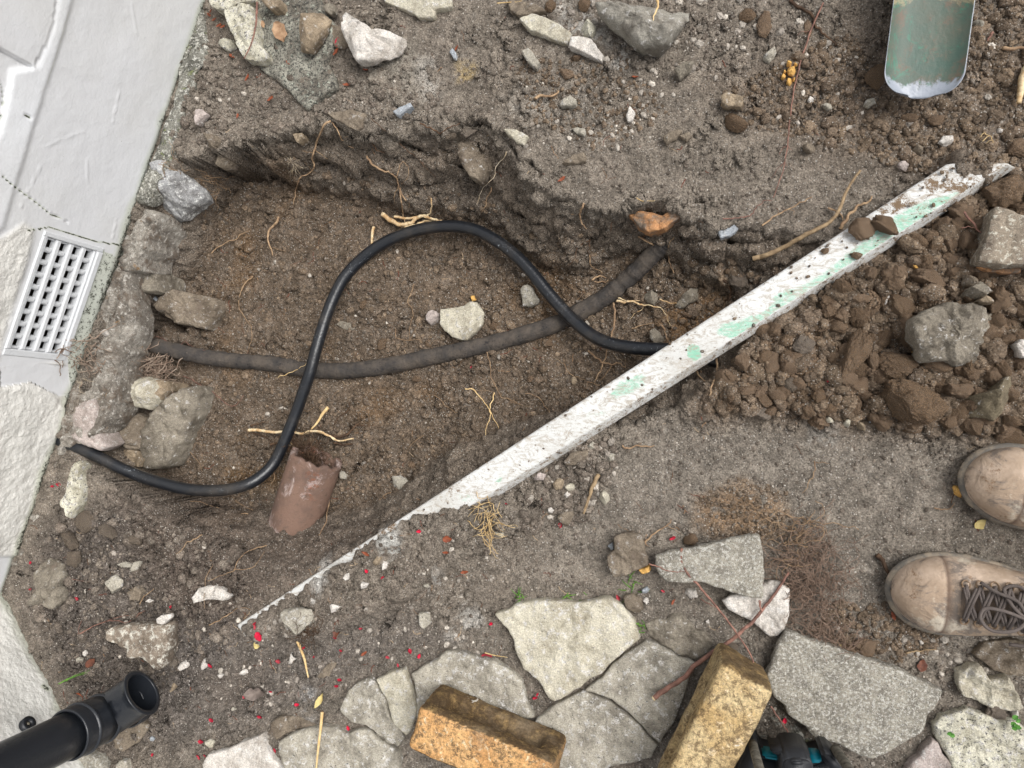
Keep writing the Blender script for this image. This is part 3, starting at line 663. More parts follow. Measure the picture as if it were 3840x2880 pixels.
a.add(np.array(o), [(4, 5, 6), (4, 6, 7)]+[t_ for k in range(4) for t_ in ((k, (k+1) % 4, (k+1) % 4+4), (k, (k+1) % 4+4, k+4))])
ob('void', a.mesh('void', dk.m, False), airb)
# masonry behind the two faces
a = Acc()
def corebox(A, u, nn, s0, s1, d0, d1, z0, z1):
    V = [np.array([A[0]+u[0]*s+nn[0]*d, A[1]+u[1]*s+nn[1]*d, z]) for z in (z0, z1) for s, d in ((s0, d0), (s1, d0), (s1, d1), (s0, d1))]
    a.add(np.array(V), [(0,1,2),(0,2,3),(4,6,5),(4,7,6)]+[t_ for k in range(4) for t_ in ((k, (k+1) % 4, (k+1) % 4+4), (k, (k+1) % 4+4, k+4))])
corebox(W1a, u1, n1v, -.24, L1, -.075, -.24, -.3, 1.88)
corebox(W1a, u1, n1v, as0-.2, as1+.2, -.07, -.0745, -.3, .5)
ob('masonry', a.mesh('masonry', K['footing'], False), house)
# ------------------------------------------------------------------ flagstones of the crazy paving
def gz(P):     # ground height under an outline
    c = P.mean(0); s = [c]+[c+(p-c)*.7 for p in P]
    s = np.array(s); return float(np.median(Tz(s[:, 0], s[:, 1])))
def stone(k, pts, above, thick, mat, label, cat='stone', name='stone', zt=None, group=None, **kw):
    """a loose or bedded stone from its outline, its top `above` the ground there"""
    q = px(k, pts).mean(0); h = hit([q[0]], [q[1]])[0][2]
    z = (h if zt is None else zt)
    P = unproj(*px(k, pts).T, z+above)[:, :2]
    kw.setdefault('seed', (abs(hash((k, pts[0]))) % 97) if False else (pts[0][0]*7+pts[0][1]*3) % 97)
    return slab(name, P, z+above, thick, K[mat] if isinstance(mat, str) else mat, label, cat, group, **kw)
FL = dict(name='flagstone', cat='flagstone', group='flagstones of the crazy paving')
def flag(k, pts, mat, label, zt=.022, **kw):
    kw.setdefault('rr', .007); kw.setdefault('rough', .004)
    return stone(k, pts, 0, .05, mat, label, zt=zt, n=160, rings=20, **FL, **kw)
flag('c11', [(-80,700),(0,680),(60,640),(180,622),(300,620),(450,632),(560,612),(640,600),(720,650),(790,750),(832,862),(740,930),(640,1020),(590,1080),(520,1110),(450,1170),(380,1210),(300,1255),(250,1225),(215,1150),(180,1110),(100,1050),(60,960),(40,870),(0,800)], 'cream', 'large cream flagstone with a shallow ridge, nearest the middle of the paving', zt=.026, rough=.006, jag=.0015)
flag('c10', [(1190,930),(1250,940),(1340,962),(1480,990),(1600,1060),(1667,1120),(1697,1260),(1747,1350),(1600,1400),(1300,1420),(1010,1350),(1010,1250),(975,1080),(1060,1020),(1140,985)], 'grey', 'pale grey flagstone half covered by the left yellow brick', zt=.024)
flag('c10', [(755,1110),(850,1070),(930,1045),(950,1110),(985,1200),(1015,1290),(990,1380),(950,1460),(880,1400),(845,1330),(820,1240)], 'cream', 'narrow greenish cream flagstone beside a gap with green moss', zt=.024)
flag('c10', [(530,1290),(580,1180),(640,1135),(700,1110),(750,1120),(800,1200),(820,1260),(845,1340),(900,1420),(930,1480),(900,1530),(830,1520),(760,1440),(690,1400),(600,1380),(550,1330)], 'grey', 'grey flagstone with a broken step, left of the narrow greenish one', zt=.020, rough=.006)
flag('c10', [(145,1500),(210,1460),(300,1425),(400,1410),(490,1405),(570,1450),(640,1420),(700,1425),(790,1500),(900,1560),(910,1640),(860,1760),(300,1790),(210,1720),(160,1600)], 'grey', 'wide grey flagstone at the bottom edge under the straw stalk', zt=.022, rough=.006)
flag('c10', [(-290,1575),(-180,1550),(50,1450),(70,1520),(100,1580),(150,1650),(210,1720),(180,1800),(-330,1800),(-330,1640)], 'white', 'whitish flagstone at the bottom edge, right of the downpipe', zt=.020)
flag('c10', [(100,1380),(160,1340),(260,1340),(330,1370),(390,1395),(300,1412),(200,1450),(140,1490),(80,1450)], 'dirty', 'small soil-stained flagstone edge above the wide grey one', zt=.012)
flag('c11', [(870,865),(940,892),(1070,972),(1170,1010),(1110,1200),(1060,1350),(950,1513),(870,1440),(780,1345),(650,1235),(560,1205),(485,1180),(600,1090),(650,1020),(760,935)], 'grey', 'grey flagstone left of the upright yellow brick, with a broken root end on it', zt=.021, jag=.0015)
flag('c11', [(470,1182),(560,1215),(640,1243),(770,1355),(860,1440),(943,1525),(900,1600),(800,1630),(700,1640),(560,1690),(390,1760),(250,1700),(170,1370),(300,1270)], 'grey', 'grey flagstone with a dark soil blob, between the two yellow bricks', zt=.0195, jag=.0015)
flag('c11', [(860,770),(930,735),(1000,737),(1030,705),(1080,700),(1130,740),(1180,800),(1230,810),(1290,880),(1240,960),(1180,1000),(1080,962),(1000,915),(930,880),(880,850)], 'slate', 'worn grey flagstone below the thin crossing root', zt=.016, rough=.007)
flag('c12', [(180,808),(340,868),(470,905),(600,952),(760,1010),(900,1062),(1030,1125),(1165,1190),(1110,1290),(1070,1330),(1040,1440),(930,1500),(840,1560),(800,1575),(720,1610),(640,1590),(500,1512),(420,1490),(330,1460),(300,1400),(250,1378),(190,1330),(165,1270),(100,1222),(60,1090),(85,1010),(120,920)], 'speck', 'big speckled concrete slab near the lower boot', zt=.034, rough=.002, rr=.006, jag=.0015)
flag('c12', [(1250,1150),(1260,1070),(1330,1022),(1400,1030),(1450,1110),(1560,1092),(1640,1210),(1659,1290),(1590,1320),(1500,1300),(1400,1270),(1290,1210)], 'pale', 'lumpy pale flagstone below the lower boot', zt=.024, rough=.010)
flag('c12', [(1100,1400),(1140,1350),(1200,1322),(1320,1300),(1450,1350),(1500,1370),(1620,1380),(1720,1450),(1850,1500),(1850,1800),(1240,1800),(1200,1620),(1160,1540),(1110,1470)], 'lichen', 'yellow lichen covered flagstone in the lower right corner', zt=.026, rough=.007)
flag('c12', [(900,1720),(950,1655),(1090,1492),(1130,1510),(1165,1580),(1210,1640),(1230,1760),(880,1790)], 'pink', 'smooth buff tile corner at the bottom edge', zt=.024, rough=.001)
flag('c12', [(1340,950),(1420,885),(1600,862),(1700,900),(1850,930),(1850,1080),(1700,1100),(1560,1086),(1480,1060),(1440,1020)], 'dirty', 'dirt covered flagstone touching the lower boot', zt=.014, rough=.008)
flag('c12', [(0,1240),(90,1270),(180,1350),(240,1400),(310,1470),(420,1510),(540,1560),(620,1640),(500,1760),(60,1760),(-100,1600),(-60,1400)], 'mortar', 'dark rough flagstone with white patches beside the power tool', zt=.008, rough=.010)
# stones lying on the soil
stone('c11', [(620,350),(645,325),(668,310),(665,230),(710,205),(770,195),(840,215),(860,300),(880,400),(800,435),(740,460),(690,478),(660,475),(632,420)], .040, .045, 'dirty', 'square grey stone with a yellow chip, left of the long wedge stone', rough=.006, rr=.006)
stone('c11', [(625,280),(655,262),(668,300),(650,308)], .012, .015, 'flint', 'small blue-white flake against the square grey stone', rr=.002, n=24, rings=5)
stone('c11', [(825,428),(880,408),(890,440),(845,455)], .030, .03, 'yellow', 'small yellow chip at the corner of the square grey stone', rr=.003, n=24, rings=5)
stone('c11', [(920,345),(1000,318),(1100,300),(1330,250),(1570,200),(1592,285),(1605,480),(1592,602),(1520,602),(1430,580),(1340,550),(1230,510),(1100,512),(990,500),(950,460),(930,420)], .045, .032, 'speck', 'long wedge-shaped speckled stone with a reddish root across it', rough=.003, rr=.006, n=150, tilt=(.02, 0))
stone('c11', [(1335,620),(1400,590),(1500,560),(1640,500),(1700,500),(1770,545),(1755,720),(1725,800),(1690,848),(1640,850),(1560,780),(1480,730),(1380,680)], .022, .030, 'white', 'chalky white stone lying under the long wedge stone', rough=.006, rr=.008, n=140)
stone('c10', [(105,780),(135,720),(150,700),(240,675),(290,700),(325,770),(280,820),(220,850),(165,870)], .035, .04, 'grey', 'fist-sized grey stone by the lower end of the board', rough=.004, facets=3)
stone('c10', [(215,1030),(230,860),(280,850),(300,985),(250,1000)], .004, .012, 'white', 'thin pale flake beside a straw stalk', rr=.004)
stone('c10', [(370,1115),(480,995),(515,1010),(470,1090)], .004, .014, 'dirty', 'flat brown sliver sticking out of the soil', rr=.004)
stone('c9', [(640,840),(655,800),(690,782),(730,795),(770,772),(830,770),(940,770),(1030,768),(1030,900),(1015,980),(1000,1040),(970,1062),(920,1010),(880,980),(800,982),(770,930),(700,890),(650,862)], .050, .045, rock_mat('brown_faced_stone', srgb(146, 134, 120), srgb(112, 100, 88), dark_amt=.5, white=srgb(208, 204, 192), white_amt=.8, sc=42, soil=.3), 'brown-faced triangular stone with a white crusted edge, above the downpipe shoe', rough=.006, rr=.007, n=140, jag=.005)
stone('c9', [(1185,600),(1230,540),(1330,525),(1390,560),(1430,590),(1390,620),(1290,610),(1190,640)], .012, .03, 'white', 'half buried white stone left of the lower end of the board', rough=.008)
stone('c9', [(170,450),(200,400),(230,365),(290,385),(330,410),(350,470),(330,540),(280,600),(245,660),(205,682),(155,660),(165,610),(215,575),(200,520)], .028, .035, 'slate', 'lumpy grey stone at the inner corner of the walls', rough=.012, facets=4)
stone('c9', [(265,620),(310,560),(350,530),(365,570),(362,630),(320,676),(275,660)], .022, .025, 'slate', 'small grey stone touching the lumpy one at the wall corner', rough=.006)
stone('c9', [(615,560),(622,520),(680,465),(712,490),(722,540),(700,565),(655,590)], .020, .02, 'grey', 'rounded grey stone alone in the lower left soil', facets=3)
stone('c9', [(780,570),(840,530),(870,570),(855,620),(800,615)], .016, .02, 'dirty', 'soil-coated stone right of the rounded grey one')
stone('c9', [(800,425),(830,375),(858,378),(845,430),(815,440)], .010, .014, 'grey', 'small pale stone above the soil-coated one', n=40, rings=6, rr=.004)
stone('c9', [(722,392),(760,380),(805,392),(808,412),(745,415)], .008, .012, 'grey', 'small flat stone beside another pale one in the lower left soil', n=40, rings=6, rr=.004)
stone('c9', [(965,735),(1000,710),(1055,700),(1060,725),(1010,770),(970,765)], .012, .014, 'white', 'small whitish stone on top of the brown-faced triangular stone', n=40, rings=6, rr=.004, zt=.04)
stone('c9', [(700,1480),(760,1420),(860,1370),(920,1400),(860,1500),(760,1560),(700,1540)], .014, .03, 'dirty', 'dull stone lying under the downpipe shoe')
stone('c9', [(1040,1210),(1060,1150),(1085,1110),(1085,1160),(1060,1190)], .008, .012, 'tan', 'narrow brownish pebble right of the downpipe mouth', n=40, rings=6, rr=.004)
stone('c9', [(710,1640),(730,1620),(770,1620),(785,1680),(760,1720),(715,1700)], .016, .02, 'grey', 'round grey stone at the bottom edge, below the downpipe', n=60, rings=8)
stone('c9', [(540,1560),(600,1600),(640,1659),(620,1760),(420,1760),(380,1659),(450,1600)], .020, .04, 'speck', 'speckled stone at the bottom edge beneath the downpipe', rough=.006)
stone('c5', [(365,1560),(375,1520),(400,1490),(420,1400),(450,1310),(475,1285),(490,1300),(482,1400),(492,1500),(460,1580),(430,1650),(402,1640),(395,1590)], .022, .04, K['lichen'], 'upright pale green shard of stone below the black pipe at the wall', rough=.006)
# foundation stones showing in the side of the hole
FS = dict(group='foundation stones below the wall', name='foundation_stone', cat='foundation stone')
def fstone(k, pts, zt, thick, mat, label, **kw):
    P = unproj(*px(k, pts).T, zt)[:, :2]
    kw.setdefault('seed', pts[0][0] % 91)
    slab('foundation_stone', P, zt, thick, K[mat], label, 'foundation stone', FS['group'], **kw)
fstone('c5', [(730,860),(745,800),(770,765),(850,758),(895,780),(915,830),(915,900),(890,940),(850,972),(780,960),(735,930)], -.055, .09, 'pale', 'rounded whitish foundation stone with pale hair roots over it', rough=.010, rr=.02, dome=.02, n=120)
fstone('c5', [(915,870),(930,810),(950,785),(1010,795),(1025,850),(980,910),(930,940)], -.085, .08, 'tan', 'small brown foundation stone right of the rounded whitish one', rough=.01, rr=.012)
fstone('c5', [(1050,880),(1110,840),(1200,815),(1217,860),(1190,950),(1150,1050),(1110,1120),(1090,1180),(1060,1260),(1020,1330),(960,1345),(900,1340),(885,1230),(890,1100),(930,1000),(990,940)], -.10, .12, 'slate', 'large leaning brown-edged foundation stone above the black pipe', rough=.012, rr=.014, n=150, tilt=(-.25, .05))
fstone('c5', [(700,1090),(720,1010),(780,990),(850,1050),(880,1120),(882,1200),(830,1230),(760,1220),(705,1180)], -.065, .09, 'dirty', 'soil-coated foundation stone between the footing and the leaning one', rough=.014, rr=.015, facets=3)
fstone('c5', [(700,1230),(780,1215),(850,1235),(875,1290),(860,1330),(790,1330),(720,1290)], -.085, .08, 'tan', 'low brown foundation stone just above the black pipe', rough=.01)
fstone('c5', [(480,1310),(560,1290),(640,1330),(730,1350),(760,1400),(740,1470),(660,1540),(560,1600),(500,1560),(490,1450)], -.035, .08, 'dirty', 'broad soil-coated foundation stone below the black pipe', rough=.014, rr=.015, facets=4, n=120)
fstone('c5', [(975,330),(1020,240),(1080,225),(1160,240),(1240,255),(1300,270),(1310,320),(1275,400),(1235,465),(1180,450),(1080,430),(1000,370)], -.11, .10, 'dirty', 'tan and white edged foundation stone above the old pipe', rough=.012, rr=.012, n=130, tilt=(-.25, .1))
fstone('c5', [(850,60),(930,40),(960,130),(950,230),(880,240),(840,180)], -.06, .10, 'slate', 'upright grey foundation stone beside the air brick end of the hole', rough=.01)
# stones at the top edge
slab_low = flag('z5', [(890,-60),(1100,-80),(1440,-60),(1520,60),(1585,200),(1590,330),(1560,480),(1530,560),(1600,700),(1632,800),(1500,870),(1350,1012),(1250,920),(1180,832),(1000,690),(830,560),(900,440),(870,200)], rock_mat('lichen_slab', srgb(158, 156, 144), srgb(118, 112, 102), dark_amt=1.15, white=srgb(196, 202, 186), white_amt=.45, sc=50, soil=.35), 'broad dusty lichen slab at the top left, pointing into the hole', zt=.012, rough=.006)
stone('z5', [(575,100),(590,75),(640,45),(740,25),(820,35),(860,70),(880,150),(885,280),(870,380),(960,450),(975,520),(900,560),(830,545),(770,530),(720,470),(690,390),(655,300),(600,180)], .035, .05, 'lichen', 'white stone thickly speckled with black lichen, top left', rough=.006, n=150)
stone('z5', [(440,-60),(440,10),(480,60),(520,82),(620,70),(700,35),(800,15),(860,-10),(860,-60)], .035, .04, 'lichen', 'pale lichen stone cut by the top edge, left of the others')
stone('z5', [(910,-50),(930,10),(960,50),(1020,72),(1070,50),(1088,0),(1085,-50)], .040, .04, 'tan', 'brownish stone cut by the top edge beside the lichen stones')
stone('z5', [(1212,385),(1215,330),(1232,250),(1300,130),(1350,85),(1430,50),(1470,80),(1502,100),(1490,200),(1450,290),(1400,370),(1350,436),(1280,420)], .050, .035, 'tan', 'oblong brown stone with white scratches on the top left slab', rough=.006, facets=4, n=120)
stone('z5', [(1490,60),(1515,30),(1560,22),(1592,35),(1602,100),(1560,120),(1520,100)], .028, .02, 'slate', 'small smooth grey stone between two larger stones at the top', n=50, rings=8)
stone('z5', [(525,350),(560,325),(600,320),(640,350),(650,390),(600,440),(545,420)], .022, .025, 'lichen', 'small round mottled stone close to the wall top', facets=3)
stone('c2', [(525,60),(540,35),(570,60),(620,90),(660,125),(720,165),(800,128),(860,140),(888,165),(890,190),(868,250),(760,300),(690,340),(625,357),(595,320),(572,270),(550,190)], .055, .05, 'white', 'white angular stone with a sharp point, right of a red petal', rough=.010, rr=.006, facets=5, n=150)
stone('c2', [(790,-60),(815,10),(900,40),(980,75),(1030,108),(1120,108),(1128,60),(1180,50),(1235,35),(1215,-60)], .016, .03, 'pale', 'pale stone with a chalky patch cut by the top edge')
stone('c2', [(430,170),(480,150),(640,180),(600,280),(560,300),(500,290)], .006, .02, 'dirty', 'soil-covered stone behind the white angular one', zt=.004)
stone('c3', [(75,110),(150,80),(230,98),(330,145),(400,200),(375,272),(300,245),(215,210),(140,185)], .016, .03, 'pale', 'greenish grey bedded stone in the chalky strip at the top')
stone('c3', [(385,280),(390,225),(440,215),(520,235),(560,290),(605,340),(592,378),(520,345),(450,310)], .018, .03, 'white', 'chalk-dusted bedded stone right of the greenish one')
stone('c3', [(0,-30),(60,-10),(190,20),(240,60),(160,80),(60,90),(20,60)], .014, .03, 'dirty', 'dusty bedded stone at the top edge by a dry stalk')
stone('c3', [(530,-60),(560,20),(620,82),(690,122),(730,160),(770,212),(820,238),(870,248),(960,252),(1005,215),(1040,160),(1090,95),(1135,-10),(1135,-60)], .065, .06, rock_mat('big_grey_stone', srgb(152, 148, 138), srgb(124, 118, 108), dark_amt=.2, white_amt=.3, sc=40, soil=.2), 'big grey stone cut by the middle of the top edge', rough=.010, rr=.014, facets=4, n=150)
stone('c3', [(450,155),(480,130),(510,115),(545,145),(552,190),(520,222),(455,208)], .020, .02, 'lichen', 'small greenish white stone on the chalky strip', facets=3)
stone('c3', [(90,312),(130,295),(165,330),(202,380),(185,425),(120,375)], .016, .02, 'grey', 'oval grey stone lying in crumbs below the greenish bedded stone')
stone('c3', [(1045,415),(1080,380),(1130,345),(1168,345),(1150,400),(1110,440),(1075,478)], .026, .025, 'slate', 'small dark block-like stone with a white edge right of centre at the top', facets=3)
stone('c3', [(1330,585),(1370,568),(1475,590),(1475,625),(1458,655),(1380,655),(1338,632)], .026, .025, 'tan', 'yellow-brown cube-like stone in the packed soil')
stone('c3', [(735,712),(765,655),(802,700),(785,745),(750,757)], .014, .015, 'white', 'small white almond-shaped stone in the packed soil', n=40, rings=7, rr=.004)
stone('c3', [(975,850),(1010,815),(1060,790),(1090,800),(1055,860),(990,888)], .014, .02, 'dirty', 'flat soil-coloured stone above the hole', facets=2)
stone('c3', [(1065,840),(1130,815),(1155,840),(1120,880)], .010, .015, 'dirty', 'smaller soil-coloured stone right of the flat one')
stone('c3', [(325,640),(350,605),(392,588),(430,615),(425,645),(380,658),(335,658)], .014, .02, 'grey', 'rounded pale lump half bedded in the top soil')
stone('c3', [(400,790),(440,785),(490,800),(480,840),(430,825)], .008, .015, 'grey', 'thin curved pale stone edge in the top soil', n=40, rings=6)
stone('c3', [(340,1015),(400,960),(480,940),(490,1000),(430,1018)], .010, .02, 'dirty', 'flat stone with a pale edge near the rim of the hole')
stone('c3', [(-20,800),(0,830),(60,880),(108,902),(130,840),(60,800)], .012, .03, 'pale', 'pale stone edge right at the rim of the hole')
stone('c3', [(815,1045),(880,1100),(940,1095),(975,1060),(960,1020),(880,1010)], .010, .02, 'dirty', 'stone lip with a pale line above the orange stone', zt=-.01)
stone('c2', [(1235,290),(1215,320),(1240,360),(1258,366),(1262,330)], .012, .012, 'flint', 'small bluish pebble in the dusty top soil', n=30, rings=6, rr=.003)
stone('c2', [(860,690),(900,660),(980,635),(992,660),(940,690),(895,718)], .014, .02, 'flint', 'pale bluish stone edge just above the hole')
stone('c2', [(440,690),(520,690),(600,680),(690,700),(680,790),(640,808),(580,780),(500,740)], .012, .03, 'dirty', 'stone slab corner overhanging the top of the hole', zt=.0)
stone('z2', [(1365,420),(1400,400),(1460,400),(1480,450),(1410,498)], .015, .03, 'tan', 'small pointed stone in the top side of the hole')
stone('z2', [(325,180),(345,140),(400,145),(465,190),(420,250),(375,318),(325,260)], .020, .02, 'pink', 'pinkish stone beside the mossy foot of the wall', facets=3)
stone('z2', [(395,540),(430,440),(480,420),(550,420),(560,480),(520,540)], .024, .03, 'dirty', 'grey-green soil-covered stone near the top left of the hole', facets=3, rough=.008)
stone('z2', [(490,600),(560,640),(620,650),(650,560),(740,470),(720,600),(640,720),(575,745),(530,700)], .010, .05, 'dirty', 'wedge of stone at the upper left rim of the hole', facets=3)
# stones in the hole
stone('c2', [(1278,950),(1285,910),(1320,880),(1430,880),(1500,905),(1522,960),(1490,1000),(1440,1050),(1400,1120),(1360,1110),(1330,1070),(1290,1010)], .035, .06, 'dirty', 'large soil-coated stone wedged in the upper side of the hole', facets=5, rough=.012, rr=.012, n=120)
stone('c3', [(752,1330),(790,1310),(850,1312),(960,1330),(1060,1290),(1210,1285),(1232,1305),(1200,1330),(1080,1352),(1000,1400),(960,1425),(880,1442),(830,1410),(800,1380)], .02, .05, 'orange', 'orange sandstone wedged in the right side of the hole', rough=.008, n=130)
stone('c3', [(1305,1400),(1340,1395),(1380,1412),(1460,1368),(1462,1400),(1430,1440),(1400,1462),(1330,1482)], .014, .02, 'flint', 'blue-grey flint at the right side of the hole', rr=.004)
stone('c6', [(1155,355),(1160,345),(1240,338),(1300,328),(1345,297),(1385,305),(1432,370),(1425,420),(1413,455),(1330,540),(1290,535),(1238,520),(1190,480),(1158,440)], .022, .022, 'pale', 'flat pale stone on the floor of the hole above the old pipe', rough=.003, rr=.004, n=130)
stone('c6', [(1065,385),(1080,360),(1105,350),(1150,372),(1148,420),(1092,442),(1075,420)], .016, .018, 'pink', 'small reddish white stone touching the flat pale one', facets=3, n=60, rings=8)
stone('c6', [(1345,262),(1375,255),(1383,292),(1360,300)], .010, .01, 'yellow', 'tiny yellow pebble above the flat pale stone', n=24, rings=5, rr=.003)
stone('c7', [(80,215),(95,195),(130,192),(165,215),(180,250),(207,290),(190,315),(140,322),(90,322)], .020, .02, 'grey', 'grey stone in the hole left of the black pipe', facets=2)
stone('c7', [(845,265),(870,235),(905,222),(938,245),(935,290),(915,322),(865,300)], .022, .02, 'slate', 'angular grey stone by pale roots at the right of the hole', facets=4)
stone('c7', [(1040,320),(1065,290),(1100,250),(1135,215),(1150,178),(1180,175),(1200,210),(1190,280),(1150,300),(1100,335)], .026, .03, 'slate', 'dark grey stone in brown clods at the right of the hole', facets=5)
stone('c7', [(885,480),(915,460),(955,485),(982,530),(975,560),(925,568),(895,530)], .018, .02, 'slate', 'mottled grey stone above the board edge', facets=3)
stone('c6', [(852,1385),(900,1388),(930,1400),(957,1430),(940,1480),(905,1512),(868,1495),(860,1430)], .020, .02, 'grey', 'grey stone on the slope right of the clay pipe', facets=4)
stone('c6', [(525,1360),(550,1352),(580,1380),(570,1410),(535,1405)], .012, .012, 'grey', 'small grey stone beside the mouth of the clay pipe', n=30, rings=6, rr=.004)
stone('c6', [(510,440),(540,415),(640,440),(620,480),(560,470)], .006, .012, 'slate', 'dark flat stone near the black pipe in the hole', n=40, rings=6)
stone('c7', [(405,820),(400,780),(420,760),(440,790),(430,815)], .010, .012, 'tan', 'little buff stone near the board in the hole', n=30, rings=6, rr=.004)
# heap stones
stone('c8', [(958,440),(975,400),(1010,375),(1060,350),(1110,325),(1180,290),(1240,272),(1320,292),(1420,285),(1500,308),(1580,335),(1606,380),(1608,450),(1604,600),(1580,650),(1550,690),(1480,682),(1420,692),(1300,690),(1240,662),(1130,660),(1060,672),(1035,650),(1030,590),(990,530),(965,490)], .060, .075, 'slate', 'largest grey limestone boulder on the spoil heap', rough=.016, rr=.014, facets=6, n=180, rings=26)
stone('c8', [(1298,920),(1340,890),(1400,870),(1500,840),(1560,775),(1600,755),(1635,765),(1638,800),(1628,870),(1590,950),(1540,1000),(1500,1045),(1420,1022),(1350,1030),(1300,1015)], .040, .05, rock_mat('olive_stone', srgb(122, 112, 92), srgb(104, 94, 78), dark_amt=.1, white_amt=.15, sc=40, soil=.2), 'olive-brown stone with white tips above the upper boot', rough=.008, facets=4, n=130)
stone('c4', [(1475,1300),(1482,1282),(1500,1278),(1600,1310),(1760,1370),(1860,1400),(1860,1640),(1659,1640),(1500,1640),(1385,1622),(1390,1580),(1425,1500),(1450,1400)], .060, .07, rock_mat('speckled_block', srgb(150, 138, 122), srgb(116, 104, 92), dark_amt=.4, white=srgb(210, 205, 190), white_amt=.6, sc=60, soil=.2), 'speckled squared block of stone cut by the right edge', rough=.004, n=150, tilt=(.0, .05))
stone('c8', [(1368,85),(1430,66),(1520,72),(1640,92),(1640,118),(1540,125),(1440,112)], .030, .02, 'orange', 'flat orange brick shard under the speckled block', rough=.002, rr=.003)
stone('c8', [(1305,245),(1320,215),(1370,190),(1402,165),(1440,190),(1478,235),(1440,255),(1400,272),(1330,285)], .040, .03, 'slate', 'small grey stone leaning above the boulder', facets=3)
stone('c8', [(1380,290),(1430,255),(1470,285),(1480,300),(1400,302)], .045, .03, 'tan', 'tan stone chip touching the top of the boulder', n=50, rings=8)
stone('c8', [(1640,640),(1610,560),(1640,530),(1700,540),(1700,660)], .03, .03, 'white', 'white stone at the right edge beside the boulder')
stone('c8', [(1300,120),(1350,120),(1400,150),(1400,190),(1350,210),(1300,180)], .035, .03, K['dirty'], 'smooth round clay-coloured stone above the boulder', dome=.01)
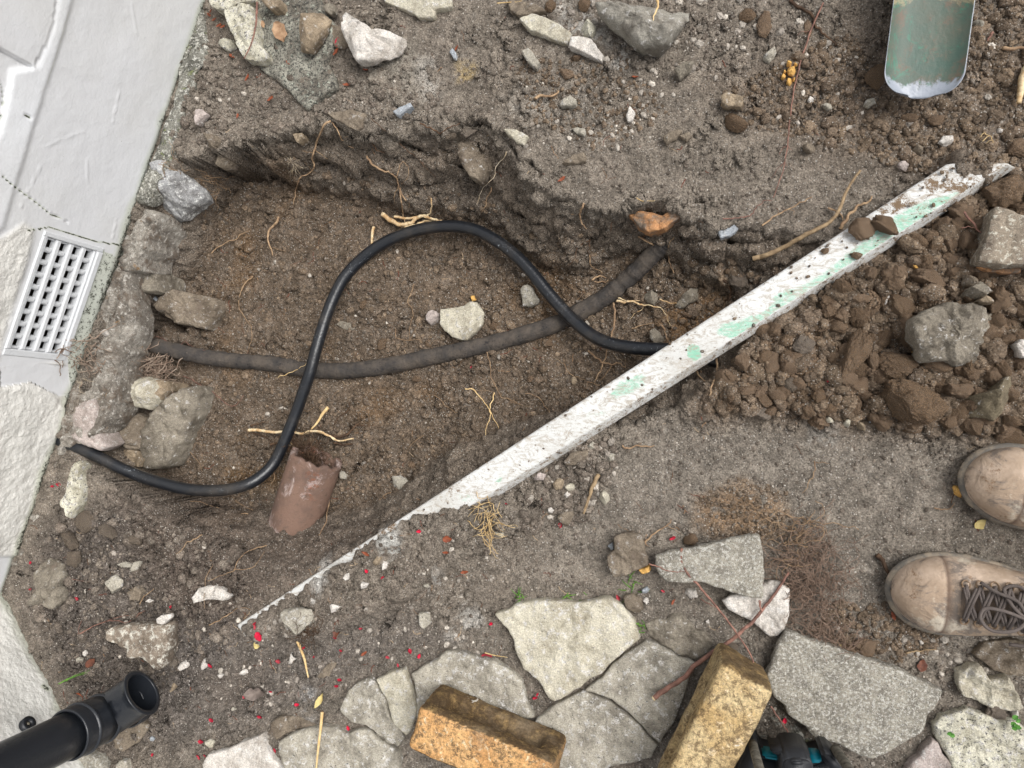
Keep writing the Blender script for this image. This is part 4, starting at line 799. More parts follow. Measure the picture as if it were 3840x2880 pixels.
for k, pts, mt, lb in (('c8', [(770,262),(830,260),(838,300),(800,328),(772,300)], 'white', 'white pebble in the spoil heap right of the board'),
    ('c8', [(425,1030),(455,1008),(478,1020),(475,1052),(440,1056)], 'pale', 'pale pebble at the lower edge of the spoil heap, leftmost'),
    ('c8', [(540,1060),(565,1015),(585,1030),(580,1082),(550,1080)], 'pale', 'upright pale pebble at the lower edge of the spoil heap'),
    ('c8', [(685,1010),(710,992),(745,1010),(742,1045),(705,1056)], 'flint', 'greenish white pebble under the spoil heap'),
    ('c8', [(955,55),(990,38),(1028,90),(1020,108),(980,85)], 'yellow', 'cream chip on the spoil heap above the board'),
    ('c8', [(615,1055),(650,1050),(712,1100),(680,1108),(640,1090)], 'tan', 'flat tan chip at the lower edge of the spoil heap'),
    ('c8', [(968,610),(985,570),(1030,590),(1035,640),(990,655)], 'yellow', 'yellowish lump at the lower left of the boulder'),
    ('c8', [(1225,1450),(1260,1445),(1290,1475),(1285,1530),(1245,1510)], 'yellow', 'buff pebble touching the sole of the upper boot'),
    ('c4', [(878,1020),(890,1000),(925,992),(952,1015),(935,1055),(895,1045)], 'pink', 'pinkish white pebble above the end of the board'),
    ('c4', [(40,345),(70,305),(110,275),(125,312),(110,340),(78,372)], 'grey', 'flat grey pebble left of the yellow crumbs'),
    ('c4', [(310,620),(330,588),(355,600),(350,632),(325,642)], 'white', 'white pebble left of the clods by the shovel'),
    ('c4', [(1340,120),(1390,100),(1420,132),(1402,168),(1360,150)], 'grey', 'grey stone right of the shovel blade'),
    ('c4', [(290,895),(320,880),(370,890),(372,925),(330,940),(300,925)], 'dirty', 'rounded soil-coloured pebble left of the board end'),
    ('c4', [(970,920),(1000,895),(1035,910),(1032,955),(990,958)], 'dirty', 'round dull pebble above the pinkish white one'),
    ('c4', [(1500,790),(1520,778),(1538,800),(1525,825),(1502,818)], 'white', 'white pebble in crumbs at the right below the shovel'),
    ('c4', [(1130,880),(1160,838),(1230,832),(1235,870),(1180,905)], 'white', 'cracked white lump below the shovel blade'),
    ('c4', [(410,650),(430,622),(480,625),(485,660),(440,680)], 'grey', 'grey clod-like stone among clods left of the shovel'),
    ('c4', [(665,640),(690,600),(735,590),(748,630),(700,655)], 'grey', 'grey stone below the left corner of the shovel'),
    ('c10', [(655,530),(668,508),(708,515),(690,545),(665,550)], 'white', 'pale triangular pebble beside the crumb-covered board'),
    ('c10', [(785,400),(800,375),(828,390),(820,420),(795,435)], 'white', 'white pebble beside a brown one on the buried board'),
    ('c10', [(728,395),(760,345),(790,350),(770,400),(738,415)], 'tan', 'brown oval pebble on the buried board'),
    ('c10', [(555,480),(560,450),(585,445),(582,490),(568,495)], 'white', 'white flake on the soil over the board'),
    ('c10', [(465,650),(500,630),(530,660),(520,700),(475,700)], 'white', 'crusty white lump left of a brown leaf'),
    ('c10', [(1050,520),(1090,500),(1100,540),(1070,545)], 'grey', 'dull grey pebble in the dusty packed soil'),
    ('c10', [(1025,700),(1070,700),(1098,760),(1060,800),(1035,770)], 'grey', 'pale bedded stone in the middle of the dusty soil'),
    ('c10', [(1490,190),(1530,165),(1560,190),(1545,228),(1500,232)], 'pale', 'pale stone right of the straw-coloured root tuft'),
    ('c7', [(150,1400),(200,1365),(235,1380),(225,1415),(160,1415)], 'pink', 'pinkish stone against the underside of the board'),
    ('c7', [(280,1440),(310,1400),(340,1395),(355,1430),(340,1475),(300,1475)], 'tan', 'tan pebble below the board, left of a grey one'),
    ('c7', [(360,1450),(395,1425),(420,1440),(418,1480),(375,1485)], 'pale', 'grey-white pebble below the board'),
    ('c7', [(345,1505),(375,1480),(400,1500),(370,1525)], 'white', 'small white pebble below the grey-white one'),
    ('c7', [(620,1270),(640,1242),(670,1250),(668,1290),(635,1300)], 'grey', 'grey pebble below the board near the middle'),
    ('c7', [(565,1530),(600,1478),(630,1500),(640,1540),(600,1575)], 'pale', 'striped pale stone below the board'),
    ('c7', [(505,1200),(530,1170),(555,1185),(550,1215),(520,1222)], 'grey', 'grey pebble touching the lower edge of the board'),
    ('c7', [(350,1300),(400,1240),(500,1225),(520,1270),(440,1320),(370,1320)], 'dirty', 'soil-coated stone against the lower edge of the board'),
    ('c11', [(310,100),(350,68),(405,62),(412,110),(380,170),(340,140)], 'dirty', 'pointed grey-brown stone above the paving'),
    ('c11', [(255,45),(275,35),(292,60),(278,80),(258,70)], 'white', 'white pebble left of the pointed grey-brown stone'),
    ('c11', [(840,550),(870,530),(892,555),(870,588),(842,580)], 'flint', 'small bluish white stone below the square grey stone'),
    ('c11', [(845,620),(870,600),(885,620),(870,645)], 'white', 'tiny white pebble between the wedge stone and the paving'),
    ('c11', [(1095,575),(1120,550),(1180,555),(1190,600),(1140,610)], 'white', 'dusty white stone half sunk below the wedge stone'),
    ('c11', [(720,600),(780,580),(830,620),(850,680),(800,740),(740,660)], 'dirty', 'flat dull stone between the cream flagstone and the wedge stone'),
    ('c11', [(1238,745),(1258,740),(1262,765),(1245,768)], 'white', 'round white pebble by the crossing roots'),
    ('c12', [(1585,1300),(1610,1275),(1645,1300),(1640,1345),(1605,1360)], 'white', 'white painted pebble with a green spot by the right edge'),
    ('c12', [(905,740),(935,728),(950,755),(920,768)], 'white', 'white crumb of mortar left of the lower boot'),
    ('c12', [(1010,870),(1035,862),(1045,900),(1020,900)], 'white', 'white crumb of mortar below the lower boot'),
    ('c9', [(1102,1040),(1115,1005),(1160,988),(1180,1000),(1165,1035),(1125,1055)], 'white', 'white pebble right of the brown-faced stone, left of its twin'),
    ('c9', [(1232,1035),(1240,1000),(1265,982),(1282,1005),(1278,1050),(1255,1072)], 'white', 'upright white pebble, right of its twin'),
    ('c9', [(1340,1085),(1360,1070),(1382,1085),(1370,1105)], 'white', 'small white pebble below a red petal'),
    ('c9', [(1488,1070),(1510,1048),(1542,1055),(1535,1085),(1500,1088)], 'white', 'white flake right of the three white pebbles'),
    ('c9', [(500,935),(520,930),(532,950),(520,970),(505,955)], 'white', 'white chip left of the brown-faced stone'),
    ('c9', [(460,985),(480,972),(505,985),(495,1005),(465,1005)], 'grey', 'grey pebble by a brown leaf near the rendered wall'),
    ('c9', [(1150,935),(1165,918),(1180,930),(1172,945)], 'pale', 'little round pale pebble in the dark soil'),
    ('c9', [(915,1480),(935,1465),(958,1480),(945,1500),(922,1500)], 'flint', 'bluish white pebble below the downpipe shoe'),
    ('c9', [(900,625),(920,608),(942,620),(925,640)], 'white', 'white pebble in the middle of the lower left soil'),
    ('c9', [(1430,1290),(1450,1280),(1462,1300),(1440,1312)], 'grey', 'grey-green pebble above the bottom flagstones'),
    ('c9', [(1260,1500),(1290,1488),(1320,1505),(1310,1540),(1270,1545)], 'pale', 'pale stone at the top of the whitish flagstone'),
    ('c5', [(940,270),(955,262),(975,280),(960,300)], 'flint', 'bluish white patch of stone in the left side of the hole'),
    ('c5', [(612,485),(625,465),(655,475),(658,505),(630,515)], 'white', 'white pebble set in the concrete footing')):
    q = px(k, pts); sz = np.ptp(q, axis=0).max()*D/FPX*1.1
    z0_ = -.012 if lb.endswith('footing') else None
    stone(k, pts, min(.5*sz, .016)+.002, min(.8*sz, .03), mt, lb, 'pebble', name='pebble', n=40, rings=7, rr=min(.006, sz*.3), rough=.003, facets=3, jag=.001, zt=z0_)
# patches of yellow crumbs near the thin root
for a_, b_, s_ in ((200,385,22),(215,430,32),(165,470,18),(200,505,22),(240,390,14),(175,440,12),(228,490,13)):
    stone('c4', [(a_-s_, b_), (a_-s_*.5, b_-s_), (a_+s_*.6, b_-s_*.8), (a_+s_, b_+s_*.1), (a_+s_*.4, b_+s_), (a_-s_*.6, b_+s_*.8)], .008+.0002*s_, .012, 'yellow', 'yellow brick crumb in the small cluster left of the shovel', 'crumb', name='brick_crumb', group='yellow brick crumbs left of the shovel', n=24, rings=5, rr=.003, facets=3)

# ------------------------------------------------------------------ yellow bricks on their long edge
def brick_mat(name, a, b, dark, damt):
    m = NM(name, .85, .2)
    c = m.mix(m.ramp(m.noise(18, 5), .35, .65), a, b)
    c = m.mix(m.ramp(m.noise(70, 6, .75, dist=.4), .56, .63), c, srgb(236, 214, 176))
    c = m.mix(m.ramp(m.noise(85, 8, .85, dist=.5), .62-.14*damt, .70-.14*damt, 0, .8), c, dark)
    c = m.mix(m.ramp(m.noise(26, 9, .85, dist=.3), .545, .61, 0, .85), c, dark)
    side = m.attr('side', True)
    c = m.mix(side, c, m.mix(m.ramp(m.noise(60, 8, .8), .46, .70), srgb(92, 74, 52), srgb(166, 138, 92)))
    c = m.mix(m.math('MULTIPLY', m.ramp(m.noise(26, 4, .6, dist=.8), .66, .69), .9), c, srgb(220, 214, 204))
    c = m.mix(m.ramp(m.noise(9, 6, .7), .5, .72, 0, .6), c, srgb(150, 134, 112))
    c = m.mix(1.0, c, m.grey(m.ramp(m.noise(260, 4, .8), .3, .7, .65, 1.3)), 'MULTIPLY')
    m.col(c); b = m.bump(m.noise(60, 7, .75), .007); m.bump(m.noise(400, 4, .8), .0012, .8, b)
    return m.m
def brick(name, O, ax, ay, L, W, Ht, mat, label, frog_face, side_faces):
    """box with frog: local x along ax (length), y along ay (width), z up; grid faces with worn arrises"""
    V = []; Fc = []; att = []
    def face(fn, nu, nv, s):
        base = len(V)
        for i in range(nu+1):
            for j in range(nv+1): V.append(fn(i/nu, j/nv)); att.append(s)
        for i in range(nu):
            for j in range(nv):
                a = base+i*(nv+1)+j; Fc.append((a, a+nv+1, a+nv+2, a+1))
    def frog(u, v):   # depth of the frog on a bed face
        e = min(u-.12, .88-u)*L; f = min(v-.22, .78-v)*Ht
        return -.016*sstep(0, .012, max(0, min(e, f)))
    n1, n2, n3 = 60, 30, 24
    face(lambda u, v: (u*L, (0-frog(u, v)) if frog_face == 0 else 0, v*Ht), n1, n2, side_faces[0])
    face(lambda u, v: ((1-u)*L, (W+frog(u, v)) if frog_face == 1 else W, v*Ht), n1, n2, side_faces[1])
    face(lambda u, v: (u*L, v*W, Ht), n1, n3, side_faces[2]); face(lambda u, v: (u*L, (1-v)*W, 0), n1, n3, 1)
    face(lambda u, v: (0, (1-u)*W, v*Ht), n3, n2, side_faces[3]); face(lambda u, v: (L, u*W, v*Ht), n3, n2, side_faces[4])
    V = np.array(V, float); att = np.array(att, float)
    c = np.array([L/2, W/2, Ht/2]); d = (V-c)/c
    r_ = .010      # worn arrises
    q = np.abs(V-c); e_ = np.maximum(q-(c-r_), 0); l = np.linalg.norm(e_, axis=1)
    fac = np.where(l > r_, r_/np.maximum(l, 1e-9), 1)
    V = c+np.sign(V-c)*(np.minimum(q, c-r_)+e_*fac[:, None])
    nz = fbm(V[:, 0], V[:, 1], V[:, 2], 40, 4, .6, seed=71)[:, None]*.0034+fbm(V[:, 0], V[:, 1], V[:, 2], 14, 2, seed=72)[:, None]*.0035
    V += (V-c)/np.linalg.norm(V-c, axis=1)[:, None]*nz
    ax3 = np.array([ax[0], ax[1], 0]); ay3 = np.array([ay[0], ay[1], 0])
    Wd = V[:, :1]*ax3+V[:, 1:2]*ay3+V[:, 2:]*np.array([0, 0, 1.])
    Fc = np.array(Fc)
    if np.cross(ax3, ay3)[2] < 0: Fc = Fc[:, ::-1]
    me = mesh_np(name, Wd, Fc, None, True, mat, {'side': att})
    bm = bmesh.new(); bm.from_mesh(me); bmesh.ops.remove_doubles(bm, verts=bm.verts, dist=.0004); bmesh.ops.recalc_face_normals(bm, faces=bm.faces); bm.to_mesh(me); bm.free()
    return tag(ob(name, me, None, O), label, 'brick')
BZ = .128
A_ = unproj(*px('z3', [(470,540)])[0], BZ); B_ = unproj(*px('z3', [(2000,1185)])[0], BZ)
ax = (B_-A_)[:2]; ax /= np.linalg.norm(ax); ay = np.array([ax[1], -ax[0]])
print('brick1 len', np.linalg.norm(B_-A_))
brick('yellow_brick', (A_[0], A_[1], BZ-.102), ax, ay, .215, .068, .102, brick_mat('orange_brick', srgb(220, 176, 122), srgb(204, 152, 96), srgb(92, 78, 62), .85),
      'orange-yellow brick on edge, its wet brown frog showing, left of the other brick', 0, (1, 1, 0, .6, .6))
BZ2 = .132
A_ = unproj(*px('c11', [(1335,1000)])[0], BZ2); B_ = unproj(*px('c11', [(1010,1665)])[0], BZ2); Cc = unproj(*px('c11', [(1650,1220)])[0], BZ2)
ax = (B_-A_)[:2]; ax /= np.linalg.norm(ax); ay = np.array([-ax[1], ax[0]])
if ay @ (Cc-A_)[:2] < 0: ay = -ay
print('brick2 w', (Cc-A_)[:2] @ ay)
brick('yellow_brick', (A_[0], A_[1], BZ2-.104), ax, ay, .215, max(.068, min(.1, (Cc-A_)[:2] @ ay)), .104, brick_mat('yellow_brick', srgb(218, 196, 152), srgb(196, 166, 116), srgb(112, 92, 68), .95),
      'pale yellow brick standing on edge beside the power tool', 0, (.35, .4, 0, .9, .3))

# ------------------------------------------------------------------ white board across the hole
bd = NM('chipped_white_board', .55, .4)
mp = bd.n('ShaderNodeMapping'); bd.l(bd.tc, mp.inputs['Vector']); mp.inputs['Scale'].default_value = (.55, 1.3, 1)
gm = bd.attr('grn', True); dm = bd.attr('mud', True)
c = bd.mix(bd.ramp(bd.noise(6, 3), .4, .7), srgb(204, 205, 203), srgb(186, 185, 180))
g_ = bd.math('ADD', bd.math('MULTIPLY', gm, .9), bd.math('MULTIPLY', bd.math('SUBTRACT', bd.noise(60, 10, .95, mp.outputs[0], 2.2), .5), 2.6))
c = bd.mix(bd.ramp(g_, .46, .70, 0, .85), c, bd.mix(bd.noise(120, 3), srgb(92, 172, 140), srgb(146, 196, 172)))
s_ = bd.noise(70, 8, .85, mp.outputs[0], 1.5)
c = bd.mix(bd.ramp(s_, .49, .58, 0, .8), c, srgb(158, 148, 134))
d_ = bd.math('ADD', bd.math('MULTIPLY', dm, 1.05), bd.math('MULTIPLY', bd.math('SUBTRACT', bd.noise(110, 8, .9), .5), 2.2))
c = bd.mix(bd.ramp(d_, .52, .64), c, bd.mix(bd.noise(40), srgb(126, 106, 84), srgb(98, 80, 62)))
bd.col(c); bd.rough(bd.ramp(d_, .4, .7, .5, .95)); bd.bump(bd.noise(160, 4, .7), .0012)
def bz(t): return .002+.040*t     # the board rises a little towards the spoil heap
E0, E1 = px('d', [(511,1350)])[0], px('d', [(2046,353)])[0]
F0, F1 = px('d', [(640,1352)])[0], px('d', [(2200,347)])[0]
TA = unproj(*E0, bz(0)); TB = unproj(*E1, bz(1)); TD = unproj(*F1, bz(1))
bx_ = (TB-TA); Lb = np.linalg.norm(bx_[:2]); bu = bx_/np.linalg.norm(bx_); bn = np.array([bu[1], -bu[0], 0]); bn /= np.linalg.norm(bn)
Wb = (unproj(1338, 906, bz(.52)-.012)-TA) @ bn
print('board L,W', Lb, Wb, 'end', (TD-TA) @ bn, (TD-TA) @ bu)
Wb = float(np.clip(Wb, .055, .085)); lenfar = (TD-TA) @ bu
ni, nj = 420, 30; Tb = .022
prof = []      # cross section around: top with rounded corners, sides, underside
rc = .005
Wt = Wb-.0105       # the top ends in a folded edge that slopes outward
for a in np.linspace(0, 1, 20): prof.append((rc+(Wt-rc)*a, 0.0))
for a, b in ((.0012, -.0006), (.0024, -.0022), (.0050, -.0075), (.0078, -.0130), (.0098, -.0170), (.0105, -.0195), (.0105, -.0215)): prof.append((Wt+a, b))
prof.append((Wb-.004, -Tb)); prof.append((.004, -Tb)); prof.append((0, -Tb+.001))
for a in np.linspace(0, pi/2, 5)[:-1]: prof.append((rc-rc*cos(a), -rc+rc*sin(a)))
prof = np.array(prof); npf = len(prof)
Sv = np.linspace(0, 1, ni)
V = np.zeros((ni, npf, 3)); grn = np.zeros((ni, npf)); mud = np.zeros((ni, npf))
for q, s in enumerate(Sv):
    Lw = Lb+(lenfar-Lb)*np.clip(prof[:, 0]/Wb, 0, 1)      # oblique sawn end
    st = .0+.012*np.clip(prof[:, 0]/Wb, 0, 1)
    xx = st+(Lw-st)*s+ (.004*perlin(prof[:, 0]*90, 0, 0) if q == ni-1 else 0)
    V[q] = TA+xx[:, None]*bu+prof[:, :1]*bn+np.array([0, 0, 1])*prof[:, 1:]
    V[q][:, 2] += .004*sin(s*pi)
P_, Q_ = proj(V[..., 0], V[..., 1], V[..., 2])
def gpatch(pts, a, k='d', w=9):
    global grn
    p = px(k, pts); d = pdist(P_, Q_, p); d = np.where(inside(P_, Q_, p), d, -d); grn = np.maximum(grn, a*sstep(-w, w, d))
gpatch([(620,880),(700,790),(830,740),(880,760),(860,850),(720,900),(650,920)], .66, 'c7')
gpatch([(1115,590),(1150,562),(1200,575),(1215,640),(1170,680),(1125,640)], .95, 'c7', 4)
gpatch([(1290,500),(1330,430),(1480,400),(1659,330),(1659,440),(1500,520),(1400,545)], .72, 'c7')
gpatch([(450,1000),(620,960),(640,1010),(480,1040)], .5, 'c7')
gpatch([(0,450),(100,250),(300,180),(480,60),(560,0),(780,-120),(740,10),(600,100),(440,200),(200,320)], .68, 'c8')
gpatch([(440,1659),(640,1500),(700,1440),(900,1300),(1060,1230),(1250,1180),(1290,1220),(1100,1350),(950,1440),(860,1500),(700,1600),(560,1680)], .72, 'c4')
gpatch([(1570,1020),(1620,1000),(1640,1020),(1580,1060)], .9, 'c4', 5)
gpatch([(1490,1420),(1560,1380),(1540,1430)], .8, 'c6', 3); gpatch([(1250,1500),(1380,1480),(1400,1550),(1280,1560)], .5, 'c6')
gpatch([(1050,100),(1200,40),(1300,30),(1200,140),(1100,170)], .42, 'c10'); gpatch([(840,240),(960,200),(960,290),(860,320)], .42, 'c10')
for s0_, s1_, v in ((0, .40, .50), (.18, .30, .62), (.30, .36, .40), (.36, .42, .30), (.42, .52, .40), (.56, .66, .36), (.66, .74, .36), (.75, .80, .40), (.80, 1.0, .44), (.9, 1.02, .70)):
    mud = np.maximum(mud, v*sstep(s0_-.03, s0_+.03, Sv)[:, None]*(1-sstep(s1_-.03, s1_+.03, Sv))[:, None]*(.75+.5*fbm(P_, Q_, 0, .02, 2, seed=81)))
mud = np.maximum(mud, .34)
edge_ = (prof[:, 0] > Wt+.001)[None]; grn = np.where(edge_, grn*.3, grn); mud = np.where(edge_, .46, mud)
mud = np.where(grn > .3, mud*.75, mud)
i, j = np.meshgrid(np.arange(ni-1), np.arange(npf), indexing='ij'); j2 = (j+1) % npf
Fq = np.stack([i*npf+j, i*npf+j2, (i+1)*npf+j2, (i+1)*npf+j], -1).reshape(-1, 4)
V_ = V.reshape(-1, 3); n0 = len(V_); V_ = np.vstack([V_, V[0].mean(0), V[-1].mean(0)])
jj = np.arange(npf); F3 = np.vstack([q2t(Fq), np.stack([np.full(npf, n0), (jj+1) % npf, jj], -1), np.stack([np.full(npf, n0+1), (ni-1)*npf+jj, (ni-1)*npf+(jj+1) % npf], -1)])
me = mesh_np('white_board', V_-TA, F3, None, True, bd.m, {'grn': np.append(grn.ravel(), [0, 0]), 'mud': np.append(mud.ravel(), [0, 0])})
bm = bmesh.new(); bm.from_mesh(me); bmesh.ops.recalc_face_normals(bm, faces=bm.faces); bm.to_mesh(me); bm.free()
board = tag(ob('white_board', me, None, TA), 'scuffed white board with green paint remnants lying across the hole', 'board')

BPOLY = np.array([proj(*[np.array([v_]) for v_ in (TA+bu*a+bn*b)]) for a, b in ((0, 0), (Lb, 0), (lenfar, Wb), (0, Wb))])[:, :, 0]
def board_z(x, y): return bz(0)+(bz(1)-bz(0))*(((np.asarray(x)-TA[0])*bu[0]+(np.asarray(y)-TA[1])*bu[1])/Lb)+.003
# ------------------------------------------------------------------ black water pipe, old iron pipe
def pmat(name, base, rough, scuff=None, spec=.5, namt=.1):
    m = NM(name, rough, spec); c = m.mix(m.noise(30, 4), tuple(x*(1-namt) for x in base), tuple(x*(1+namt) for x in base))
    if scuff:
        mp = m.n('ShaderNodeMapping'); m.l(m.tc, mp.inputs['Vector'])
        c = m.mix(m.math('MULTIPLY', m.ramp(m.noise(120, 7, .85, dist=1.2), .60, .63), m.ramp(m.noise(8, 2), .50, .6)), c, scuff)
        c = m.mix(m.ramp(m.noise(14, 5, .7), .45, .8, 0, .35), c, srgb(92, 84, 74))
    m.col(c); m.bump(m.noise(200, 3), .0006); return m.m
M_BLK = pmat('black_polyethylene', srgb(24, 27, 32), .32, srgb(150, 156, 162))
cab = [(142,957,-.006),(170,968,-.006),(210,986,-.013),(250,1006,-.022),(300,1028,-.034),(350,1044,-.042),(400,1056,-.050),(450,1060,-.058),(495,1057,-.066),(535,1046,-.078),(565,1028,-.095),(590,1002,-.11),(607,970,-.115),(622,935,-.115),(640,890,-.115),(654,850,-.11),(668,810,-.105),(680,765,-.105),(693,720,-.11),(706,680,-.115),(722,640,-.12),(742,602,-.125),(770,570,-.13),(805,540,-.13),(845,517,-.13),(890,500,-.128),(935,491,-.125),(985,489,-.12),(1030,498,-.115),(1075,522,-.11),(1115,553,-.11),(1150,590,-.11),(1182,630,-.11),(1212,664,-.11),(1240,693,-.105),(1275,722,-.095),(1312,740,-.08),(1350,749,-.066),(1400,754,-.055),(1450,756,-.048),(1520,770,-.042),(1590,800,-.040)]
cw = np.array([unproj(a, b, z) for a, b, z in [(a, b, z if z > -.06 else -.06+(z+.06)*.85) for a, b, z in cab]])
cw = np.vstack([cw[0]-np.array([*n1v, 0])*.10, cw])
cl_ = smooth_line(cw, 6); V, Fq, F3 = tube_arrays(cl_, .0112*(1+.02*perlin(np.arange(len(cl_))*.2, 0, 0)), 20)
me = mesh_np('black_water_pipe', V-cw[1], np.vstack([q2t(Fq), F3]), None, True, M_BLK)
tag(ob('black_water_pipe', me, None, cw[1]), 'glossy black plastic water pipe looping from the wall over the hole and under the board', 'pipe')
rust = NM('rusty_iron', .85, .3)
c = rust.mix(rust.ramp(rust.noise(22, 6, .7), .35, .65), srgb(62, 59, 57), srgb(92, 84, 76))
c = rust.mix(rust.ramp(rust.noise(60, 6, .8), .56, .66), c, srgb(42, 40, 42)); c = rust.mix(rust.ramp(rust.noise(45, 5, .8), .66, .72), c, srgb(140, 112, 88))
rust.col(c); b_ = rust.bump(rust.noise(40, 5, .7), .006); rust.bump(rust.noise(250, 4, .8), .002, .8, b_)
old = [(262,742),(290,742),(340,748),(400,762),(450,772),(520,780),(590,786),(650,797),(700,801),(770,799),(850,788),(930,771),(1000,756),(1070,740),(1140,720),(1210,696),(1270,664),(1310,640),(1345,612),(1375,585),(1400,560),(1425,535),(1440,520)]
oa = np.array(old, float); h = hit(oa[:, 0], oa[:, 1]); zz = np.convolve(np.pad(h[:, 2], 3, 'edge'), np.ones(7)/7, 'valid')
zz = np.minimum(zz, -.05)
ow_ = np.array([unproj(a, b, z+.006) for (a, b), z in zip(old, zz)])
ol = smooth_line(ow_, 10); rr_ = .0158+.0022*perlin(np.arange(len(ol))*.31, 0, 0)+.0008*perlin(np.arange(len(ol))*1.1, 5, 0)
V, Fq, F3 = tube_arrays(ol, rr_, 20)
V += .0030*fbm(V[:, 0], V[:, 1], V[:, 2], 70, 4, .7, seed=75)[:, None]
tag(ob('old_iron_pipe', mesh_np('old_iron_pipe', V-ow_[0], np.vstack([q2t(Fq), F3]), None, True, rust.m), None, ow_[0]), 'rough rusty old pipe running along the floor of the hole', 'pipe')
for o in COL.objects:
    pass
# clay drain pipe stub
cl = NM('clay_pipe', .8, .3)
c = cl.mix(cl.ramp(cl.noise(18, 5, .65), .38, .62), srgb(134, 108, 94), srgb(112, 92, 82))
c = cl.mix(cl.ramp(cl.noise(17, 8, .8, dist=.6), .52, .62, 0, .75), c, srgb(192, 176, 170)); c = cl.mix(cl.ramp(cl.noise(13, 7, .8), .56, .66, 0, .8), c, srgb(150, 90, 62))
c = cl.mix(cl.ramp(cl.noise(50, 8, .85), .54, .64, 0, .8), c, srgb(100, 86, 76)); cl.col(c); cl.bump(cl.noise(70, 7, .8), .006)
p0 = unproj(*px('c6', [(345,1285)])[0], -.088); p1 = unproj(*px('c6', [(215,1560)])[0], -.074); axd = p0-p1; axd[2] = .010; axd /= np.linalg.norm(axd)
T_ = axd; N_ = np.cross(T_, [0, 0, 1]); N_ /= np.linalg.norm(N_); B__ = np.cross(N_, T_)
Lc = .24; rO, rI = .050, .039; na, nl = 72, 40; V = []
for rad, sgn in ((rO, 1), (rI, -1)):
    for q in range(nl+1):
        for k in range(na):
            a = 2*pi*k/na; cut = .010*perlin(np.array(cos(a)*2.2), sin(a)*2.2, 3.1)+.004*perlin(np.array(cos(a)*7), sin(a)*7, 1.1)
            s = -Lc+(Lc+cut)*q/nl; rr2 = rad*(1+.012*perlin(np.array(s*20), cos(a), sin(a)))
            V.append(p0+T_*s+(N_*cos(a)+B__*sin(a))*rr2-B__*rO*.55)
V = np.array(V); i, j = np.meshgrid(np.arange(nl), np.arange(na), indexing='ij'); j2 = (j+1) % na
F1 = np.stack([i*na+j, (i+1)*na+j, (i+1)*na+j2, i*na+j2], -1).reshape(-1, 4); o2 = (nl+1)*na; F2 = F1[:, ::-1]+o2
jj = np.arange(na); F3 = np.stack([nl*na+jj, o2+nl*na+jj, o2+nl*na+(jj+1) % na, nl*na+(jj+1) % na], -1)
me = mesh_np('clay_drain_pipe', V-p0, np.vstack([F1, F2, F3]), None, True, cl.m)
bm = bmesh.new(); bm.from_mesh(me); bmesh.ops.recalc_face_normals(bm, faces=bm.faces); bm.to_mesh(me); bm.free()
tag(ob('clay_drain_pipe', me, None, p0), 'broken red-brown clay drain pipe stub with roots spilling from its mouth', 'drain pipe')
# ------------------------------------------------------------------ black downpipe with shoe
M_DP = pmat('black_pvc', srgb(30, 33, 38), .33, None, .5)
mouth = unproj(*px('z4', [(1845, 670)])[0], .125)
axis_px = [px('z4', [(1300, 1000)])[0], px('z4', [(1030, 1130)])[0], px('z4', [(860, 1225)])[0]]
rd = mouth[:2]/np.linalg.norm(mouth[:2])
mdir = -rd; mdir = np.array([mdir[0], mdir[1]]); 
th = radians(8); mdir = np.array([mdir[0]*cos(th)-mdir[1]*sin(th), mdir[0]*sin(th)+mdir[1]*cos(th)])
axy = mouth[:2]-mdir*.072
def zon(p):
    zz = np.linspace(.0, .9, 900); q = unproj(np.full(900, p[0]), np.full(900, p[1]), zz)
    return zz[np.argmin(np.hypot(q[:, 0]-axy[0], q[:, 1]-axy[1]))]
z_r2, z_r1, z_s = [zon(p) for p in axis_px]
print('pipe z', z_r2, z_r1, z_s, 'axis', axy, 'mouth', mouth)
dp = bpy.data.objects.new('downpipe', None); COL.objects.link(dp); dp.location = (axy[0], axy[1], 0)
tag(dp, 'black plastic downpipe with its open shoe pointing out over the soil', 'downpipe')
def ringtube(pts, ro, ri, ns=64):
    """hollow tube along pts with outer and inner radius lists"""
    pts = np.asarray(pts, float); n = len(pts)
    T = np.gradient(pts, axis=0); T /= np.linalg.norm(T, axis=1)[:, None]
    side = np.array([-mdir[1], mdir[0], 0.]); U = np.cross(side, T)
    a = np.arange(ns)*2*pi/ns; out = []
    for rad in (np.broadcast_to(ro, (n,)), np.broadcast_to(ri, (n,))):
        out.append((pts[:, None]+rad[:, None, None]*(np.cos(a)[None, :, None]*side+np.sin(a)[None, :, None]*U[:, None, :])).reshape(-1, 3))
    V = np.vstack(out); i, j = np.meshgrid(np.arange(n-1), np.arange(ns), indexing='ij'); j2 = (j+1) % ns
    F1 = np.stack([i*ns+j, (i+1)*ns+j, (i+1)*ns+j2, i*ns+j2], -1).reshape(-1, 4); o = n*ns; F2 = F1[:, ::-1]+o
    jj = np.arange(ns); q = (jj+1) % ns
    F3 = np.stack([(n-1)*ns+jj, o+(n-1)*ns+jj, o+(n-1)*ns+q, (n-1)*ns+q], -1); F4 = np.stack([jj, q, o+q, o+jj], -1)
    return V, np.vstack([F1, F2, F3, F4])
def dpart(name, pts, ro, ri, parent=None):
    V, Fq = ringtube(pts, ro, ri); me = mesh_np(name, V, Fq, None, True, M_DP)
    bm = bmesh.new(); bm.from_mesh(me); bmesh.ops.recalc_face_normals(bm, faces=bm.faces); bm.to_mesh(me); bm.free()
    return ob(name, me, parent or dp)
def vert(z0, z1, n=6): return [(0, 0, z) for z in np.linspace(z0, z1, n)]
rp = .0345
dpart('pipe', vert(z_s-.03, 2.2, 30), rp, rp-.003)
